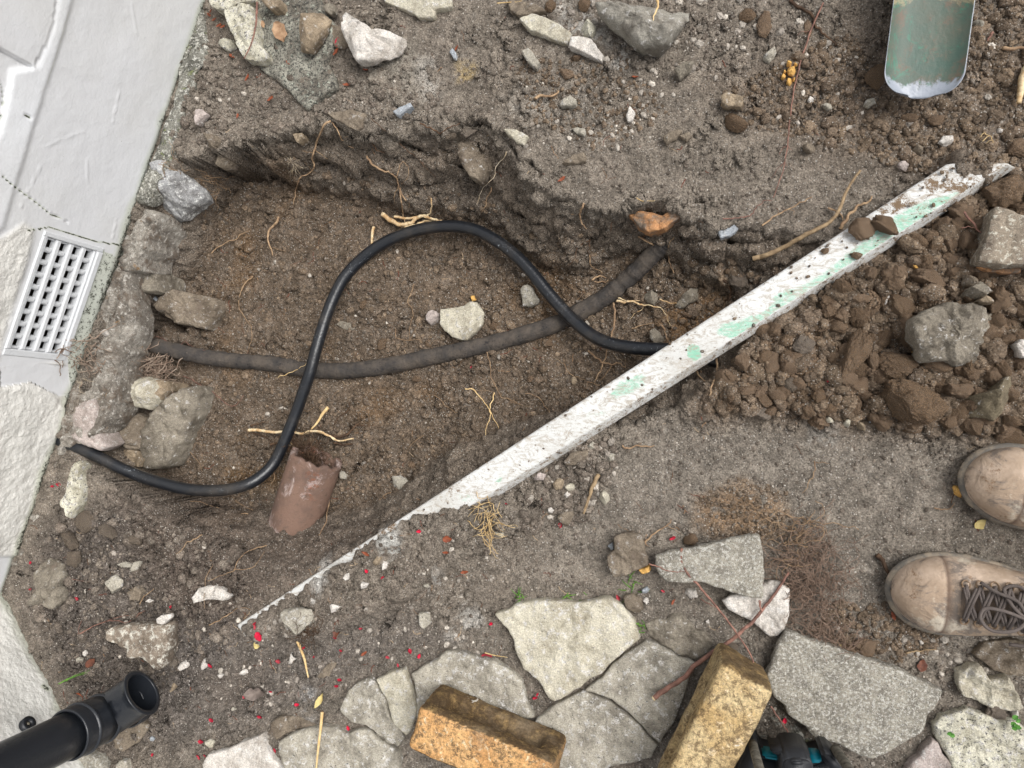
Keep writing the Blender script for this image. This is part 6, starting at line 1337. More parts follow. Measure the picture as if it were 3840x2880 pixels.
rootobj(R_, 'straight thin pale root left of the grey-brown stick', R_, 'tan', [('c4', [(30,1405),(80,1365),(150,1320),(220,1290),(290,1250),(340,1225)], .0015, .006), ('c4', [(190,1300),(225,1315),(230,1340)], .0006)])
rootobj('stick', 'long bent grey-brown stick above the board', 'stick', 'stick', [('c4', [(-30,1610),(50,1590),(140,1550),(250,1490),(340,1440),(430,1395),(480,1350),(520,1280),(545,1210),(590,1130),(642,1058)], .0045, .012, .001)])
rootobj(R_, 'orange-brown forked root stub between the stick and the board', R_, 'tan', [('c4', [(515,1425),(545,1380),(590,1320),(640,1270),(690,1262),(715,1225)], .0030, .006), ('c4', [(440,1290),(520,1330),(540,1390)], .0016)])
rootobj('twig', 'very long thin reddish root running down the packed soil left of the shovel', R_, 'red', [('c4', [(410,20),(365,110),(330,200),(300,290),(270,380),(245,480),(225,580),(210,680),(195,800),(190,900),(175,980),(160,1060),(130,1150),(95,1230)], .0015, .003, .001), ('c4', [(330,195),(270,200),(250,220)], .0007), ('c4', [(190,905),(150,930),(140,970)], .0005), ('c4', [(190,910),(215,940)], .0005), ('c4', [(175,985),(125,1060),(90,1110)], .0005), ('c4', [(170,1010),(190,1040)], .0005)])
rootobj(R_, 'dark buried root in the soil crossing the reddish one', R_, 'dark', [('c4', [(200,5),(250,40),(310,70),(350,110),(360,160),(400,200),(450,240),(490,280)], .0028, -.001)])
rootobj(R_, 'pale curved root across the old pipe in the hole', R_, 'straw', [('c6', [(150,775),(200,755),(250,730),(300,705),(345,670)], .0010, .018)])
rootobj(R_, 'thin tan root on the hole floor above the old pipe', R_, 'tan', [('c6', [(1000,190),(985,240),(960,300),(990,350),(985,420),(970,470),(972,540)], .0010), ('c6', [(885,470),(890,525),(960,540),(1020,535),(1050,555)], .0010), ('c6', [(970,545),(1000,490),(1025,440)], .0006)])
rootobj(R_, 'long thin root curving right of the flat pale stone', R_, 'tan', [('c6', [(1440,540),(1455,620),(1475,700),(1480,770),(1510,830),(1540,890),(1600,910),(1659,935)], .0010), ('c6', [(1370,850),(1440,855),(1500,865)], .0006)])
rootobj(R_, 'star-shaped pale root near the middle of the board', R_, 'straw', [('c6', [(1315,850),(1360,848),(1400,880),(1440,930),(1475,975),(1500,1030),(1530,1090)], .0013, .006), ('c6', [(1500,868),(1485,920),(1470,975),(1475,1020),(1450,1080),(1440,1150)], .0013, .006)])
rootobj(R_, 'thin root on the hole floor right of the clay pipe', R_, 'tan', [('c6', [(1120,885),(1160,910),(1200,950),(1250,985),(1270,995)], .0009)])
rootobj(R_, 'bent root above the board beside brown clods', R_, 'tan', [('c7', [(120,875),(180,890),(220,930),(250,970),(285,1008)], .0009), ('c7', [(0,900),(50,930),(100,945)], .0008), ('c7', [(355,680),(390,745),(440,770),(490,790)], .0009)])
rootobj(R_, 'large pale forked root passing behind the black pipe near the board', R_, 'tan', [('c7', [(665,310),(672,370),(670,430),(655,500),(630,590),(600,680),(580,740),(545,800)], .0022, .010), ('c7', [(508,605),(560,650),(600,680),(660,690),(700,682),(740,712)], .0020, .010), ('c7', [(660,690),(620,750),(570,800)], .0012, .008), ('c7', [(665,440),(690,400)], .0008), ('c7', [(740,712),(735,660)], .0006), ('c7', [(500,800),(580,818)], .0012)])
rootobj(R_, 'pale root pair running right from the old pipe', R_, 'pale', [('c7', [(685,295),(730,300),(780,300),(830,320),(890,328),(960,340)], .0024, .007), ('c7', [(690,280),(740,295),(790,290),(850,292)], .0014), ('c7', [(950,290),(1000,305),(1060,315)], .0014, .01), ('c7', [(960,345),(1000,400),(1018,450)], .0008), ('c7', [(850,335),(800,380),(770,410)], .0008)])
rootobj(R_, 'orange-tan rootlet above the mottled grey stone', R_, 'tan', [('c7', [(775,472),(830,455),(880,440),(920,435)], .0012, .006)])
rootobj(R_, 'splintered root stub beside the board above its green patch', R_, 'tan', [('c7', [(968,445),(985,490),(1000,540)], .0022, .006)])
rootobj(R_, 'shredded tan root above the right end of the old pipe', R_, 'tan', [('c7', [(530,165),(580,140),(620,150)], .0022, .006), ('c7', [(545,180),(600,178),(635,172)], .0014, .004), ('c7', [(515,10),(530,80),(580,110),(595,125)], .0012)])
rootobj(R_, 'dark twisted root beside the upper board edge', R_, 'dark', [('c7', [(1350,165),(1385,200),(1390,250),(1380,300)], .0026, .005)])
rootobj(R_, 'two small roots hanging below the middle of the board', R_, 'tan', [('c7', [(1180,740),(1220,790),(1260,820)], .0018, .006), ('c7', [(1310,660),(1305,760),(1275,830),(1262,885)], .0020, .006), ('c7', [(1205,730),(1220,770)], .001)])
rootobj(R_, 'pale root lying on the packed soil below the board', R_, 'tan', [('c7', [(720,1195),(750,1212),(810,1200),(870,1200),(925,1198)], .0018, .002), ('c7', [(820,1200),(832,1170)], .0006)])
rootobj(R_, 'thick crossing pale and dark roots above the mouth of the clay pipe', R_, 'pale', [('c6', [(-30,1100),(30,1100),(100,1110),(200,1112),(300,1120),(360,1105),(430,1115),(490,1150),(540,1168),(625,1150)], .0036, .016, .002), ('c6', [(300,1125),(380,1108),(460,1130),(520,1160)], .0030, .014, .002)])
rootobj(R_, 'dark root crossing below the pale one above the clay pipe', R_, 'dark', [('c6', [(440,1120),(520,1140),(590,1120),(640,1070),(665,1055)], .0034, .010, .002), ('c6', [(640,1070),(690,1075),(785,1073)], .0014, .008), ('c6', [(600,930),(590,975),(530,1020),(500,1080),(510,1110)], .0016, .006), ('c6', [(500,1180),(570,1190),(630,1185)], .0026, .006)])
rootobj(R_, 'broken pale root stub standing above the clay pipe', R_, 'straw', [('c6', [(465,960),(430,1000),(400,1050),(360,1095)], .0040, .012, .001)])
rootobj(R_, 'dark splintered root at the left of the black pipe bend', R_, 'dark', [('c6', [(-20,1075),(30,1060),(80,1045)], .0024, .006), ('c6', [(0,1120),(60,1135),(110,1165)], .0022, .006), ('c6', [(105,1190),(150,1180),(190,1165)], .0030, .006)])
rootobj(R_, 'pale root hooked over the rim of the clay pipe', R_, 'pale', [('c6', [(210,1125),(225,1170),(255,1205),(280,1240)], .0020, .026)])
rootobj(R_, 'thin root left of the clay pipe crossing the black pipe', R_, 'tan', [('c6', [(145,1225),(125,1280),(122,1340),(130,1400),(105,1440)], .0014, .02), ('c6', [(275,960),(320,980),(380,965)], .0008, .026)])
rootobj(R_, 'brown root to the right of the clay pipe', R_, 'tan', [('c6', [(520,1395),(495,1450),(475,1510),(465,1570),(455,1650),(430,1720),(400,1760)], .0018, .006)])
rootobj(R_, 'curved tan root near the grey stone right of the clay pipe', R_, 'tan', [('c6', [(860,1488),(820,1500),(780,1545),(740,1585)], .0010), ('c6', [(1060,1130),(980,1190),(945,1260)], .0006)])
rootobj(R_, 'thin reddish root trailing from the hair roots at the old pipe', R_, 'red', [('c5', [(1140,765),(1200,790),(1260,825),(1320,865),(1380,910),(1440,952),(1490,920),(1515,885)], .0012, .006), ('c5', [(960,520),(1010,530),(1100,570),(1150,550),(1190,580),(1210,605),(1280,600)], .0009, .02)])
rootobj(R_, 'tan root bent along the left floor of the hole above the old pipe', R_, 'tan', [('c5', [(1575,140),(1520,190),(1490,270),(1490,340),(1530,410),(1565,470),(1565,540),(1540,610)], .0012), ('c5', [(1575,140),(1530,180),(1500,240)], .0017)])
rootobj(R_, 'thin pale roots low in the hole beneath the black pipe', R_, 'tan', [('c5', [(1160,1540),(1230,1545),(1300,1570),(1380,1585),(1440,1585),(1495,1610)], .0009), ('c5', [(1500,1622),(1590,1622)], .0013), ('c5', [(1465,1535),(1520,1575),(1595,1605)], .0008), ('c5', [(1160,1205),(1200,1260),(1240,1310),(1260,1355)], .0009)])
rootobj(R_, 'brown root pair in the lower left soil', R_, 'tan', [('c9', [(1260,208),(1200,240),(1160,260),(1130,300),(1092,330)], .0012), ('c9', [(1300,770),(1370,735),(1430,700),(1480,665),(1560,670)], .0012), ('c9', [(870,640),(900,590),(960,545)], .0012)])
rootobj(R_, 'long thin branching roots right of the lower left soil', R_, 'tan', [('c9', [(1659,275),(1580,295),(1500,340),(1450,430),(1380,460),(1290,495)], .0012, .004), ('c9', [(1450,430),(1560,420),(1600,380),(1650,310)], .0009), ('c9', [(1310,365),(1320,400),(1280,480),(1275,560),(1270,670)], .0009)])
rootobj(R_, 'reddish thin roots above the brown-faced stone', R_, 'red', [('c9', [(480,830),(540,800),(620,760),(700,740),(790,750),(850,710),(900,680)], .0013), ('c9', [(660,750),(740,720),(850,705)], .0009), ('c9', [(510,740),(490,790),(485,830)], .0007), ('c9', [(420,490),(500,492),(560,500)], .0006)])
rootobj(R_, 'long red-brown root with a cut pale end lying across the paving', R_, 'red', [('c11', [(920,1222),(960,1190),(1040,1140),(1110,1090),(1160,1030),(1230,980),(1290,930),(1340,905),(1400,860),(1460,810),(1520,760),(1570,700),(1610,650),(1659,590),(1700,530),(1730,480),(1755,440)], .0042, .022, .001), ('c11', [(1590,690),(1570,620),(1580,660)], .0014, .03)])
rootobj('root_tip', 'pale cut tip of the red-brown root on the paving', 'root tip', 'pale', [('c11', [(912,1228),(935,1208),(955,1194)], .0036, .0225, 0)])
rootobj(R_, 'dark reddish root crossing over the long wedge stone', R_, 'red', [('c11', [(1090,295),(1085,340),(1100,400),(1140,470),(1190,520),(1240,580),(1300,650),(1350,710),(1410,790),(1450,850),(1500,920),(1530,990),(1535,1030)], .0024, .036, .001), ('c11', [(1205,605),(1260,640),(1300,660)], .0009, .01), ('c11', [(885,390),(940,405),(1000,430),(1060,438),(1120,432)], .0011, .04)])
rootobj(R_, 'orange root by the square grey stone', R_, 'tan', [('c11', [(862,255),(890,225),(930,190),(990,155),(1028,115)], .0018, .003), ('c11', [(1000,155),(1050,180),(1090,210)], .0006)])
rootobj(R_, 'reddish twig above the power tool', R_, 'red', [('c12', [(85,1275),(130,1340),(180,1420),(230,1490),(280,1560)], .0018, .016)])
rootobj(R_, 'small curl of root on the packed soil right of the heap edge', R_, 'tan', [('c8', [(355,1290),(360,1350),(330,1410),(310,1460),(280,1490)], .0009), ('c8', [(360,1300),(420,1303),(450,1308)], .0006)])
rootobj(R_, 'bent pale rootlet between the two boots', R_, 'tan', [('c12', [(1100,40),(1150,50),(1190,48),(1215,30),(1228,8)], .0010)])
rootobj(R_, 'root on the spoil heap near the speckled block', R_, 'red', [('c4', [(1280,1320),(1330,1380),(1370,1430),(1410,1475)], .0018, .02), ('c4', [(1270,1420),(1320,1410),(1360,1420)], .0009, .02)])
rootobj(R_, 'tan root tangle by the crumbs below the shovel', R_, 'straw', [('c4', [(1380,850),(1420,830),(1450,860),(1470,890)], .0007, .006), ('c4', [(1400,880),(1440,845),(1460,870),(1420,890)], .0006, .006)])
rootobj('stick', 'pale broken stick end at the right edge beside the shovel', 'stick', 'pale', [('c4', [(1700,400),(1660,470),(1640,560),(1625,640)], .008, .006, .001)])
rootobj('stick', 'splintered brown stick at the right edge near the top', 'stick', 'tan', [('c4', [(1530,300),(1580,305),(1640,298),(1760,300)], .0032, .006, .001)])
rootobj('stick', 'short reddish twig right of the shovel', 'stick', 'red', [('c4', [(1465,200),(1445,230),(1430,250)], .0022, .004)])
rootobj('stick', 'pale twig below the lower boot', 'stick', 'stick', [('c12', [(925,945),(960,932),(1030,928),(1105,922)], .0016, .003)])
rootobj('stick', 'brown mud-coated twig near the dusty soil below the board', 'stick', 'stick', [('c7', [(570,1380),(540,1440),(515,1510),(490,1590),(478,1620)], .0040, .001, .001)])
rootobj('stick', 'clay-coated twig left of the lower boot', 'stick', 'dark', [('c12', [(745,330),(780,370),(805,430),(830,470)], .0042, .002, .001)])
rootobj('straw_stalk', 'flat pale straw stalk below the grey stone at the board end', 'stalk', 'straw', [('c10', [(275,870),(295,920),(318,980),(330,1040),(342,1095)], .0030, .003, 0)])
rootobj('straw_stalk', 'long straw stalk crossing the wide grey flagstone at the bottom', 'stalk', 'straw', [('c10', [(428,1312),(420,1400),(408,1500),(398,1590),(390,1680),(384,1760)], .0028, .024, 0)])
rootobj('straw_stalk', 'thin dry stalk left of a red petal beside the cream flagstone', 'stalk', 'straw', [('c10', [(1440,942),(1500,958),(1580,970)], .0012, .003, 0)])
rootobj('straw_stalk', 'thin dry stalk at the top edge of the photo', 'stalk', 'straw', [('c3', [(-60,20),(0,15),(60,12),(95,5)], .0012, .012, 0)])
rootobj('twig', 'dark twig lying over the speckled lichen stone', 'twig', 'red', [('z5', [(895,20),(890,120),(885,220),(865,320),(830,430),(775,540)], .0022, .034, .001)])
rootobj('twig', 'orange curved twig on the big grey top stone', 'twig', 'straw', [('c3', [(938,-5),(942,30),(930,70),(915,100),(912,130)], .0020, .055, .001)])
rootobj('twig', 'brown curled twig in the crumbs at the top', 'twig', 'tan', [('c3', [(178,615),(210,595),(260,600),(310,585),(325,565)], .0030, .002, .001)])

# fibrous bundles: many fine rootlets, each bundle one thing
def fuzz(name, label, cat, mat, k, core, spread, n, seglen, rad, lift=.006, updown=.012, seed=1, dirbias=None, steps=12, curl=.62):
    rs = np.random.RandomState(seed); A = Acc(); core = px(k, core); W0 = hit(core[:, 0], core[:, 1]); o = W0.mean(0)
    for q in range(n):
        i = rs.randint(len(core)-1); t = rs.rand(); p = W0[i]*(1-t)+W0[i+1]*t; p = p+rs.normal(size=3)*[spread, spread, .3*spread]
        p[2] = max(p[2], float(Tz(p[0], p[1])))+abs(rs.normal())*updown+lift*.8
        a = rs.rand()*2*pi if dirbias is None else dirbias+rs.normal()*.7
        pts = []; L = seglen*(.5+rs.rand()); z = p[2]
        for s in range(steps):
            pts.append(p.copy()); a += rs.normal()*curl
            p = p+np.array([cos(a), sin(a), rs.normal()*.35])*L/steps
            g_ = float(Tz(p[0], p[1]))
            if g_ > p[2]+.02: break
            p[2] = max(p[2], g_) if g_ > p[2]-.05 else p[2]-.003
        if len(pts) > 3: A.tube(np.array(pts)-o, rad*(.6+.8*rs.rand()), 3)
    return tag(ob(name, A.mesh(name, RM[mat]), None, o), label, cat)
fuzz('root_clump', 'dense round mat of dark reddish fibrous roots left of the lower boot', 'root clump', 'mat', 'c12', [(320,250),(300,350),(300,450),(330,520),(345,590)], .019, 290, .056, .00042, seed=3, updown=.010)
fuzz('root_clump', 'sparser lower end of the reddish root mat by the big speckled slab', 'root clump', 'mat', 'c12', [(360,700),(400,780),(440,850),(480,880)], .010, 110, .045, .0004, seed=4)
fuzz('root_clump', 'loose looping orange and red roots at the top of the root mat', 'root clump', 'tan', 'c12', [(160,300),(180,200),(230,150),(300,110),(180,330),(140,360)], .008, 34, .06, .00055, seed=5)
fuzz('root_clump', 'straw-coloured shredded root tuft at the lower edge of the board', 'root clump', 'straw', 'c10', [(1480,-60),(1470,20),(1470,100),(1465,200)], .005, 46, .036, .0005, seed=6, dirbias=-pi/2, curl=.3)
fuzz('root_clump', 'grey hair roots bunched where the old pipe enters under the wall', 'root clump', 'hair', 'c5', [(900,670),(940,690),(980,710),(1060,735),(1140,790)], .012, 260, .05, .0008, seed=7, lift=.07)
fuzz('root_clump', 'fine pale hair roots over the rounded whitish foundation stone', 'root clump', 'white', 'c5', [(750,780),(830,800),(880,860),(800,880)], .008, 60, .035, .00028, seed=8, lift=.04)
fuzz('root_clump', 'dark bristly roots inside the mouth of the clay pipe', 'root clump', 'dark', 'c6', [(300,1190),(350,1220),(420,1250),(470,1290)], .008, 240, .035, .0005, seed=9, lift=.03, updown=.014)
fuzz('root_clump', 'orange-brown rootlets in the upper left side of the hole', 'root clump', 'tan', 'z2', [(340,930),(430,900),(540,880),(640,890),(380,1050),(480,1110),(560,1180)], .008, 80, .035, .00045, seed=10)
fuzz('root_clump', 'small dark root tangle by the grey stone at the board end', 'root clump', 'dark', 'c10', [(330,800),(360,760),(380,820)], .008, 60, .03, .0004, seed=11)
fuzz('seed_head', 'white fluffy thistle seed caught on a root', 'seed head', 'white', 'c2', [(305,1050),(312,1055)], .0004, 40, .018, .00022, seed=12, lift=.02, curl=.05)
# rootlets strewn over the whole dig, too fine to pick apart
rs = np.random.RandomState(21); A = Acc()
for q in range(620):
    if q < 300: a0, b0 = rs.uniform(250, 1550), rs.uniform(280, 1150)
    elif q < 480: a0, b0 = rs.uniform(60, 1100), rs.uniform(1100, 1560)
    else: a0, b0 = rs.uniform(450, 2180), rs.uniform(20, 1400)
    a = rs.rand()*2*pi; L = rs.uniform(8, 36); pts = []
    for s in range(7):
        pts.append((a0, b0)); a += rs.normal()*.45; a0 += L/6*cos(a); b0 += L/6*sin(a)
    P = np.array(pts); h = hit(P[:, 0], P[:, 1]); z = np.maximum.accumulate(np.minimum(h[:, 2], h[:, 2].min()+.02)) if False else h[:, 2]
    W_ = h+np.array([0, 0, .0015]); r = rs.uniform(.0003, .0007)
    A.tube(W_, r, 3, [srgb(160, 128, 98), srgb(110, 84, 66), srgb(186, 164, 136), srgb(120, 70, 54)][rs.randint(4)])
mm = NM('mixed_rootlets', .8, .2); mm.col(mm.attr('col'))
tag(ob('rootlets', A.mesh('rootlets', mm.m)), kind='stuff')
# ------------------------------------------------------------------ petals, leaves, grass
def leafmat(name, a, b, rough=.6):
    m = NM(name, rough, .3); m.col(m.mix(m.ramp(m.noise(90, 4, .6), .3, .7), a, b)); m.bump(m.noise(160, 3), .0008); return m.m
ML = {'petal': leafmat('red_petal', srgb(206, 24, 62), srgb(160, 14, 44)), 'dull': leafmat('faded_petal', srgb(170, 60, 70), srgb(140, 44, 56)), 'leaf': leafmat('dry_leaf', srgb(176, 146, 116), srgb(140, 110, 84)),
      'brown': leafmat('brown_leaf', srgb(116, 72, 54), srgb(88, 54, 44)), 'yell': leafmat('yellow_leaf', srgb(206, 190, 130), srgb(180, 160, 104)), 'scale': leafmat('orange_bud_scale', srgb(142, 76, 48), srgb(104, 54, 38)),
      'green': leafmat('green_grass', srgb(112, 152, 66), srgb(76, 118, 48)), 'gleaf': leafmat('green_leaf', srgb(88, 140, 56), srgb(58, 104, 44)), 'grey': leafmat('grey_curled_leaf', srgb(128, 116, 108), srgb(96, 86, 80))}
def leaf_mesh(name, L, W, mat, curl=.3, seed=0, th=.0005):
    rs = np.random.RandomState(seed); n, m = 9, 5; V = []
    for i in range(n):
        t = i/(n-1); w = W*.5*math.sin(pi*min(.98, max(.02, t**.85)))**.8
        for j in range(m):
            s = -1+2*j/(m-1); V.append((L*(t-.5), w*s*(1+.1*rs.normal()), curl*L*(.5*(2*t-1)**2*.6)+abs(s)*w*curl*.9+.04*L*rs.normal()))
    V = np.array(V); i, j = np.meshgrid(np.arange(n-1), np.arange(m-1), indexing='ij'); F = np.stack([i*m+j, (i+1)*m+j, (i+1)*m+j+1, i*m+j+1], -1).reshape(-1, 4)
    N = len(V); V2 = np.vstack([V, V-[0, 0, th]])
    return mesh_np(name, V2, np.vstack([F, F[:, ::-1]+N]), None, True, mat)
def put(name, me, k, p, ang, label, cat, group=None, lift=.002, s=1.0, tilt=0):
    q = px(k, [p])[0]; h = hit([q[0]], [q[1]])[0]
    zt = h[2]+lift; W_ = unproj(q[0], q[1], zt)
    o = ob(name, me, None, W_); o.rotation_euler = (tilt, tilt*.6, radians(ang)); o.scale = (s, s, s)
    return tag(o, label, cat, group)
put('dry_leaf', leaf_mesh('dry_leaf', .046, .026, ML['leaf'], .25, 1), 'z5', (1108, 300), -62, 'curled tan dry leaf on the lichen slab at the top left', 'leaf', lift=.022)
put('dry_leaf', leaf_mesh('dry_leaf', .014, .008, ML['leaf'], .25, 2), 'z5', (950, 225), -80, 'tiny tan leaf left of the curled dry leaf', 'leaf', lift=.02)
put('dry_leaf', leaf_mesh('dry_leaf', .032, .014, ML['brown'], .4, 3), 'c10', (522, 790), 80, 'brown curled leaf with a red tip near the buried board', 'leaf', lift=.004)
put('dry_leaf', leaf_mesh('dry_leaf', .020, .013, ML['yell'], .3, 4), 'c9', (1605, 885), 60, 'yellowish leaf under a red petal at the lower end of the board', 'leaf', lift=.004)
put('dry_leaf', leaf_mesh('dry_leaf', .030, .010, ML['yell'], .5, 5), 'c10', (415, 1235), 60, 'curved pale yellow leaf above the straw stalk', 'leaf', lift=.004)
put('dry_leaf', leaf_mesh('dry_leaf', .026, .014, ML['brown'], .4, 6), 'c9', (570, 1000), 35, 'reddish brown leaf left of the brown-faced stone', 'leaf', lift=.004)
put('dry_leaf', leaf_mesh('dry_leaf', .018, .012, ML['brown'], .3, 7), 'c12', (1025, 1020), 80, 'red-brown leaf below the lower boot', 'leaf', lift=.003)
put('dry_leaf', leaf_mesh('dry_leaf', .040, .022, ML['grey'], .6, 8), 'c10', (20, 1190), 10, 'crumpled grey leaf right of the downpipe mouth', 'leaf', lift=.005)
put('dry_leaf', leaf_mesh('dry_leaf', .016, .011, ML['scale'], .3, 9), 'c10', (1208, 235), 0, 'round orange-brown leaf at the buried edge of the board', 'leaf', lift=.003)
put('dry_leaf', leaf_mesh('dry_leaf', .018, .012, ML['yell'], .4, 19), 'c12', (1385, 140), 40, 'pale curled leaf between the boots', 'leaf', lift=.003)
put('petal', leaf_mesh('petal', .020, .018, ML['petal'], .6, 10), 'z5', (1665, 400), 20, 'bright red petal left of the white angular stone', 'petal', lift=.004)
put('petal', leaf_mesh('petal', .017, .014, ML['petal'], .4, 11), 'c10', (35, 840), -60, 'bright red petal at the lower end of the board', 'petal', lift=.004)
put('petal', leaf_mesh('petal', .022, .017, ML['dull'], .4, 12), 'c10', (1460, 972), -20, 'dark red round petal at the corner of the cream flagstone', 'petal', lift=.004)
ML['red2'] = leafmat('crimson_petal', srgb(176, 26, 52), srgb(116, 20, 38)); pm = [leaf_mesh('petal', .012, .009-.001*i, ML[('petal', 'red2', 'dull', 'red2')[i]], .7, 30+i) for i in range(4)]
sp = [('c10', (16,760)), ('c10', (312,905)), ('c10', (158,995)), ('c10', (545,930)), ('c10', (382,965)), ('c10', (458,830)), ('c10', (508,840)), ('c10', (670,790)), ('c10', (975,935)), ('c10', (520,1150)), ('c10', (540,1112)), ('c10', (272,1262)), ('c10', (40,1340)), ('c10', (108,1182)), ('c10', (592,1408)), ('c10', (135,1550)), ('c10', (705,435)), ('c10', (808,476)), ('c10', (1480,762)), ('c10', (1578,20)), ('c10', (1030,962)), ('c10', (838,970)), ('c10', (900,1020)), ('c10', (1030,185)),
      ('c9', (192,548)), ('c9', (192,378)), ('c9', (1065,658)), ('c9', (1310,1022)), ('c9', (1525,1210)), ('c9', (1617,1340)), ('c9', (1252,1492)), ('c9', (1275,1580)), ('c9', (1238,1588)), ('c9', (482,605)), ('c9', (1590,780)), ('c9', (950,1575)), ('c9', (1318,1360)), ('c11', (695,596)), ('c11', (192,1200)), ('c11', (178,1222)), ('c11', (1030,228)), ('c11', (335,148)), ('c11', (972,555)), ('c12', (170,1362)), ('c8', (445,780)), ('c6', (1250,738)), ('c6', (1358,708)), ('c5', (330,1450)), ('c5', (368,1436))]
rs = np.random.RandomState(5)
for k, p in sp: put('petal', pm[rs.randint(4)], k, p, rs.rand()*360, 'small crumpled red petal fallen on the soil or paving', 'petal', 'small fallen red petals', lift=.004 if k != 'c11' else .006, s=rs.uniform(.5, .95), tilt=rs.normal()*.3)
sm_ = [leaf_mesh('bud_scale', .012, .0045, ML['scale'], .5, 50+i) for i in range(3)]
sc_p = [('z5', p) for p in ((465,110), (545,235), (580,245), (455,140), (1190,580), (1255,680), (1320,770), (1315,795), (1410,835), (1375,860), (1020,910), (1895,645), (1725,780), (915,700), (805,715), (1360,475), (715,1070), (500,180), (1620,480), (665,520))]+[('c3', (342,1115)), ('c3', (800,480)), ('c2', (1265,300)), ('c11', (1035,625)), ('c9', (500,1200)), ('c12', (845,710)), ('c12', (920,695)), ('c2', (800,200)), ('c10', (700,325)), ('c10', (1200,320)), ('c10', (690,945)), ('c10', (1315,440))]
for k, p in sc_p: put('bud_scale', sm_[rs.randint(3)], k, p, rs.rand()*360, 'small orange-brown bud scale or needle on the soil', 'bud scale', 'orange-brown bud scales', lift=.004 if k != 'z5' else .006, s=rs.uniform(.8, 1.3), tilt=rs.normal()*.2)
def tuft(k, pts, label, n=14, L=.035, seed=0, mat='green'):
    r2_ = np.random.RandomState(seed); A = Acc(); P = px(k, pts); h = hit(P[:, 0], P[:, 1]); o = h.mean(0)
    for q in range(n):
        i = r2_.randint(len(P)); p = h[i]+r2_.normal(size=3)*[.004, .004, 0]; a = r2_.rand()*2*pi; pp = []
        l = L*r2_.uniform(.5, 1.1); el = r2_.uniform(.5, 1.3)
        for s in range(7):
            pp.append(p.copy()); p = p+np.array([cos(a)*cos(el), sin(a)*cos(el), sin(el)])*l/6; el -= .28
        A.tube(np.array(pp)-o, np.linspace(.0011, .0003, 7), 4)
    return tag(ob('grass_tuft', A.mesh('grass_tuft', ML[mat]), None, o), label, 'grass tuft')
tuft('c11', [(390,590),(430,600),(450,610),(480,560)], 'wispy pale grass tuft at the top of the cream flagstone', seed=1, n=10, L=.02)
tuft('c11', [(770,480),(780,500),(760,540),(790,570)], 'green grass tuft below the square grey stone', seed=2, n=12, L=.024)
tuft('c11', [(845,780),(855,800),(820,760)], 'small green grass tuft right of the cream flagstone', seed=3, n=8, L=.02)
tuft('c11', [(70,595),(90,600)], 'tiny grass tuft at the left top of the cream flagstone', seed=4, n=10, L=.02)
tuft('c12', [(480,890),(520,900)], 'tiny wisp of grass at the top edge of the big speckled slab', seed=5, n=6, L=.02, mat='yell')
tuft('c12', [(1430,1655),(1400,1650)], 'green grass at the bottom edge on the lichen flagstone', seed=6, n=12, L=.03)
A = Acc(); o = None
for pts in ([(365,1135),(420,1110),(480,1085),(560,1050)], [(375,1130),(430,1100),(500,1080),(545,1068)], [(410,1120),(460,1085),(530,1060)]):
    W_, rad = lay('c9', pts, .0013, .008, .0, taper=.2); o = W_[0] if o is None else o; A.tube(W_-o, rad, 5)
tag(ob('grass_tuft', A.mesh('grass_tuft', ML['green']), None, o), 'three long green grass blades above the downpipe', 'grass')
def plant(k, spots, label, s=.011, seed=0):
    r2_ = np.random.RandomState(seed); p0_ = px(k, [spots[0]])[0]; h0 = hit([p0_[0]], [p0_[1]])[0]
    root = bpy.data.objects.new('weed', None); COL.objects.link(root); root.location = h0; tag(root, label, 'weed')
    for q, p in enumerate(spots):
        c_ = px(k, [p])[0]; h = hit([c_[0]], [c_[1]])[0]; o = ob('leaf', leaf_mesh('leaf', s*r2_.uniform(.8, 1.3), s*.8, ML['gleaf'], .3, seed+q), root, h-h0+np.array([0, 0, .010+.02*(k == 'c12')])); o.rotation_euler = (r2_.normal()*.2, r2_.normal()*.2, r2_.rand()*6.3)
plant('c12', [(1545,1290),(1560,1310),(1550,1345),(1540,1355),(1565,1350),(1535,1330)], 'small round-leaved green weed between the flagstones at the lower right', .008, 1)
plant('c12', [(1215,1640),(1240,1650),(1225,1625),(1260,1655),(1195,1610)], 'green weed in the joint beside the buff tile', .009, 7)
plant('c12', [(1150,1390),(1165,1400)], 'tiny green leaf pair on the lichen flagstone', .008, 12)
plant('c10', [(965,1140),(975,1160),(960,1120)], 'bright green moss leaves in the gap right of the narrow flagstone', .010, 14)
# ------------------------------------------------------------------ clods: the larger ones one by one, the rest as crumbs
IV, IF = ico(5); tmplV = []
for q in range(14):
    r_ = 1+.36*fbm(IV[:, 0]+q*7, IV[:, 1], IV[:, 2], 1.1, 2, seed=q)+.34*fbm(IV[:, 0]+q*5, IV[:, 1], IV[:, 2], 2.6, 4, .65, seed=q+30)
    v = IV*r_[:, None]; rs2 = np.random.RandomState(q)
    for _ in range(9):
        d = rs2.normal(size=3); d /= np.linalg.norm(d); s = rs2.uniform(.45, .8); pr = v @ d; v = v-np.where(pr > s, pr-s, 0)[:, None]*d*.85
    v = v+IV*(.22*(np.abs(fbm(IV[:, 0]+q, IV[:, 1], IV[:, 2], 3.6, 4, .6, seed=q+60)))+.10*fbm(IV[:, 0]+q, IV[:, 1], IV[:, 2], 11, 3, .7, seed=q+80))[:, None]
    tmplV.append(v*np.array([1, rs2.uniform(.65, .95), rs2.uniform(.55, .8)]))
IV2, IF2 = ico(2); IV1, IF1 = ico(1)
cm = [mesh_np('soil_clod', v, IF, None, True, M_CLOD) for v in tmplV[:10]]
cg = [mesh_np('soil_clod', v, IF, None, True, M_CLODG) for v in tmplV[4:14]]
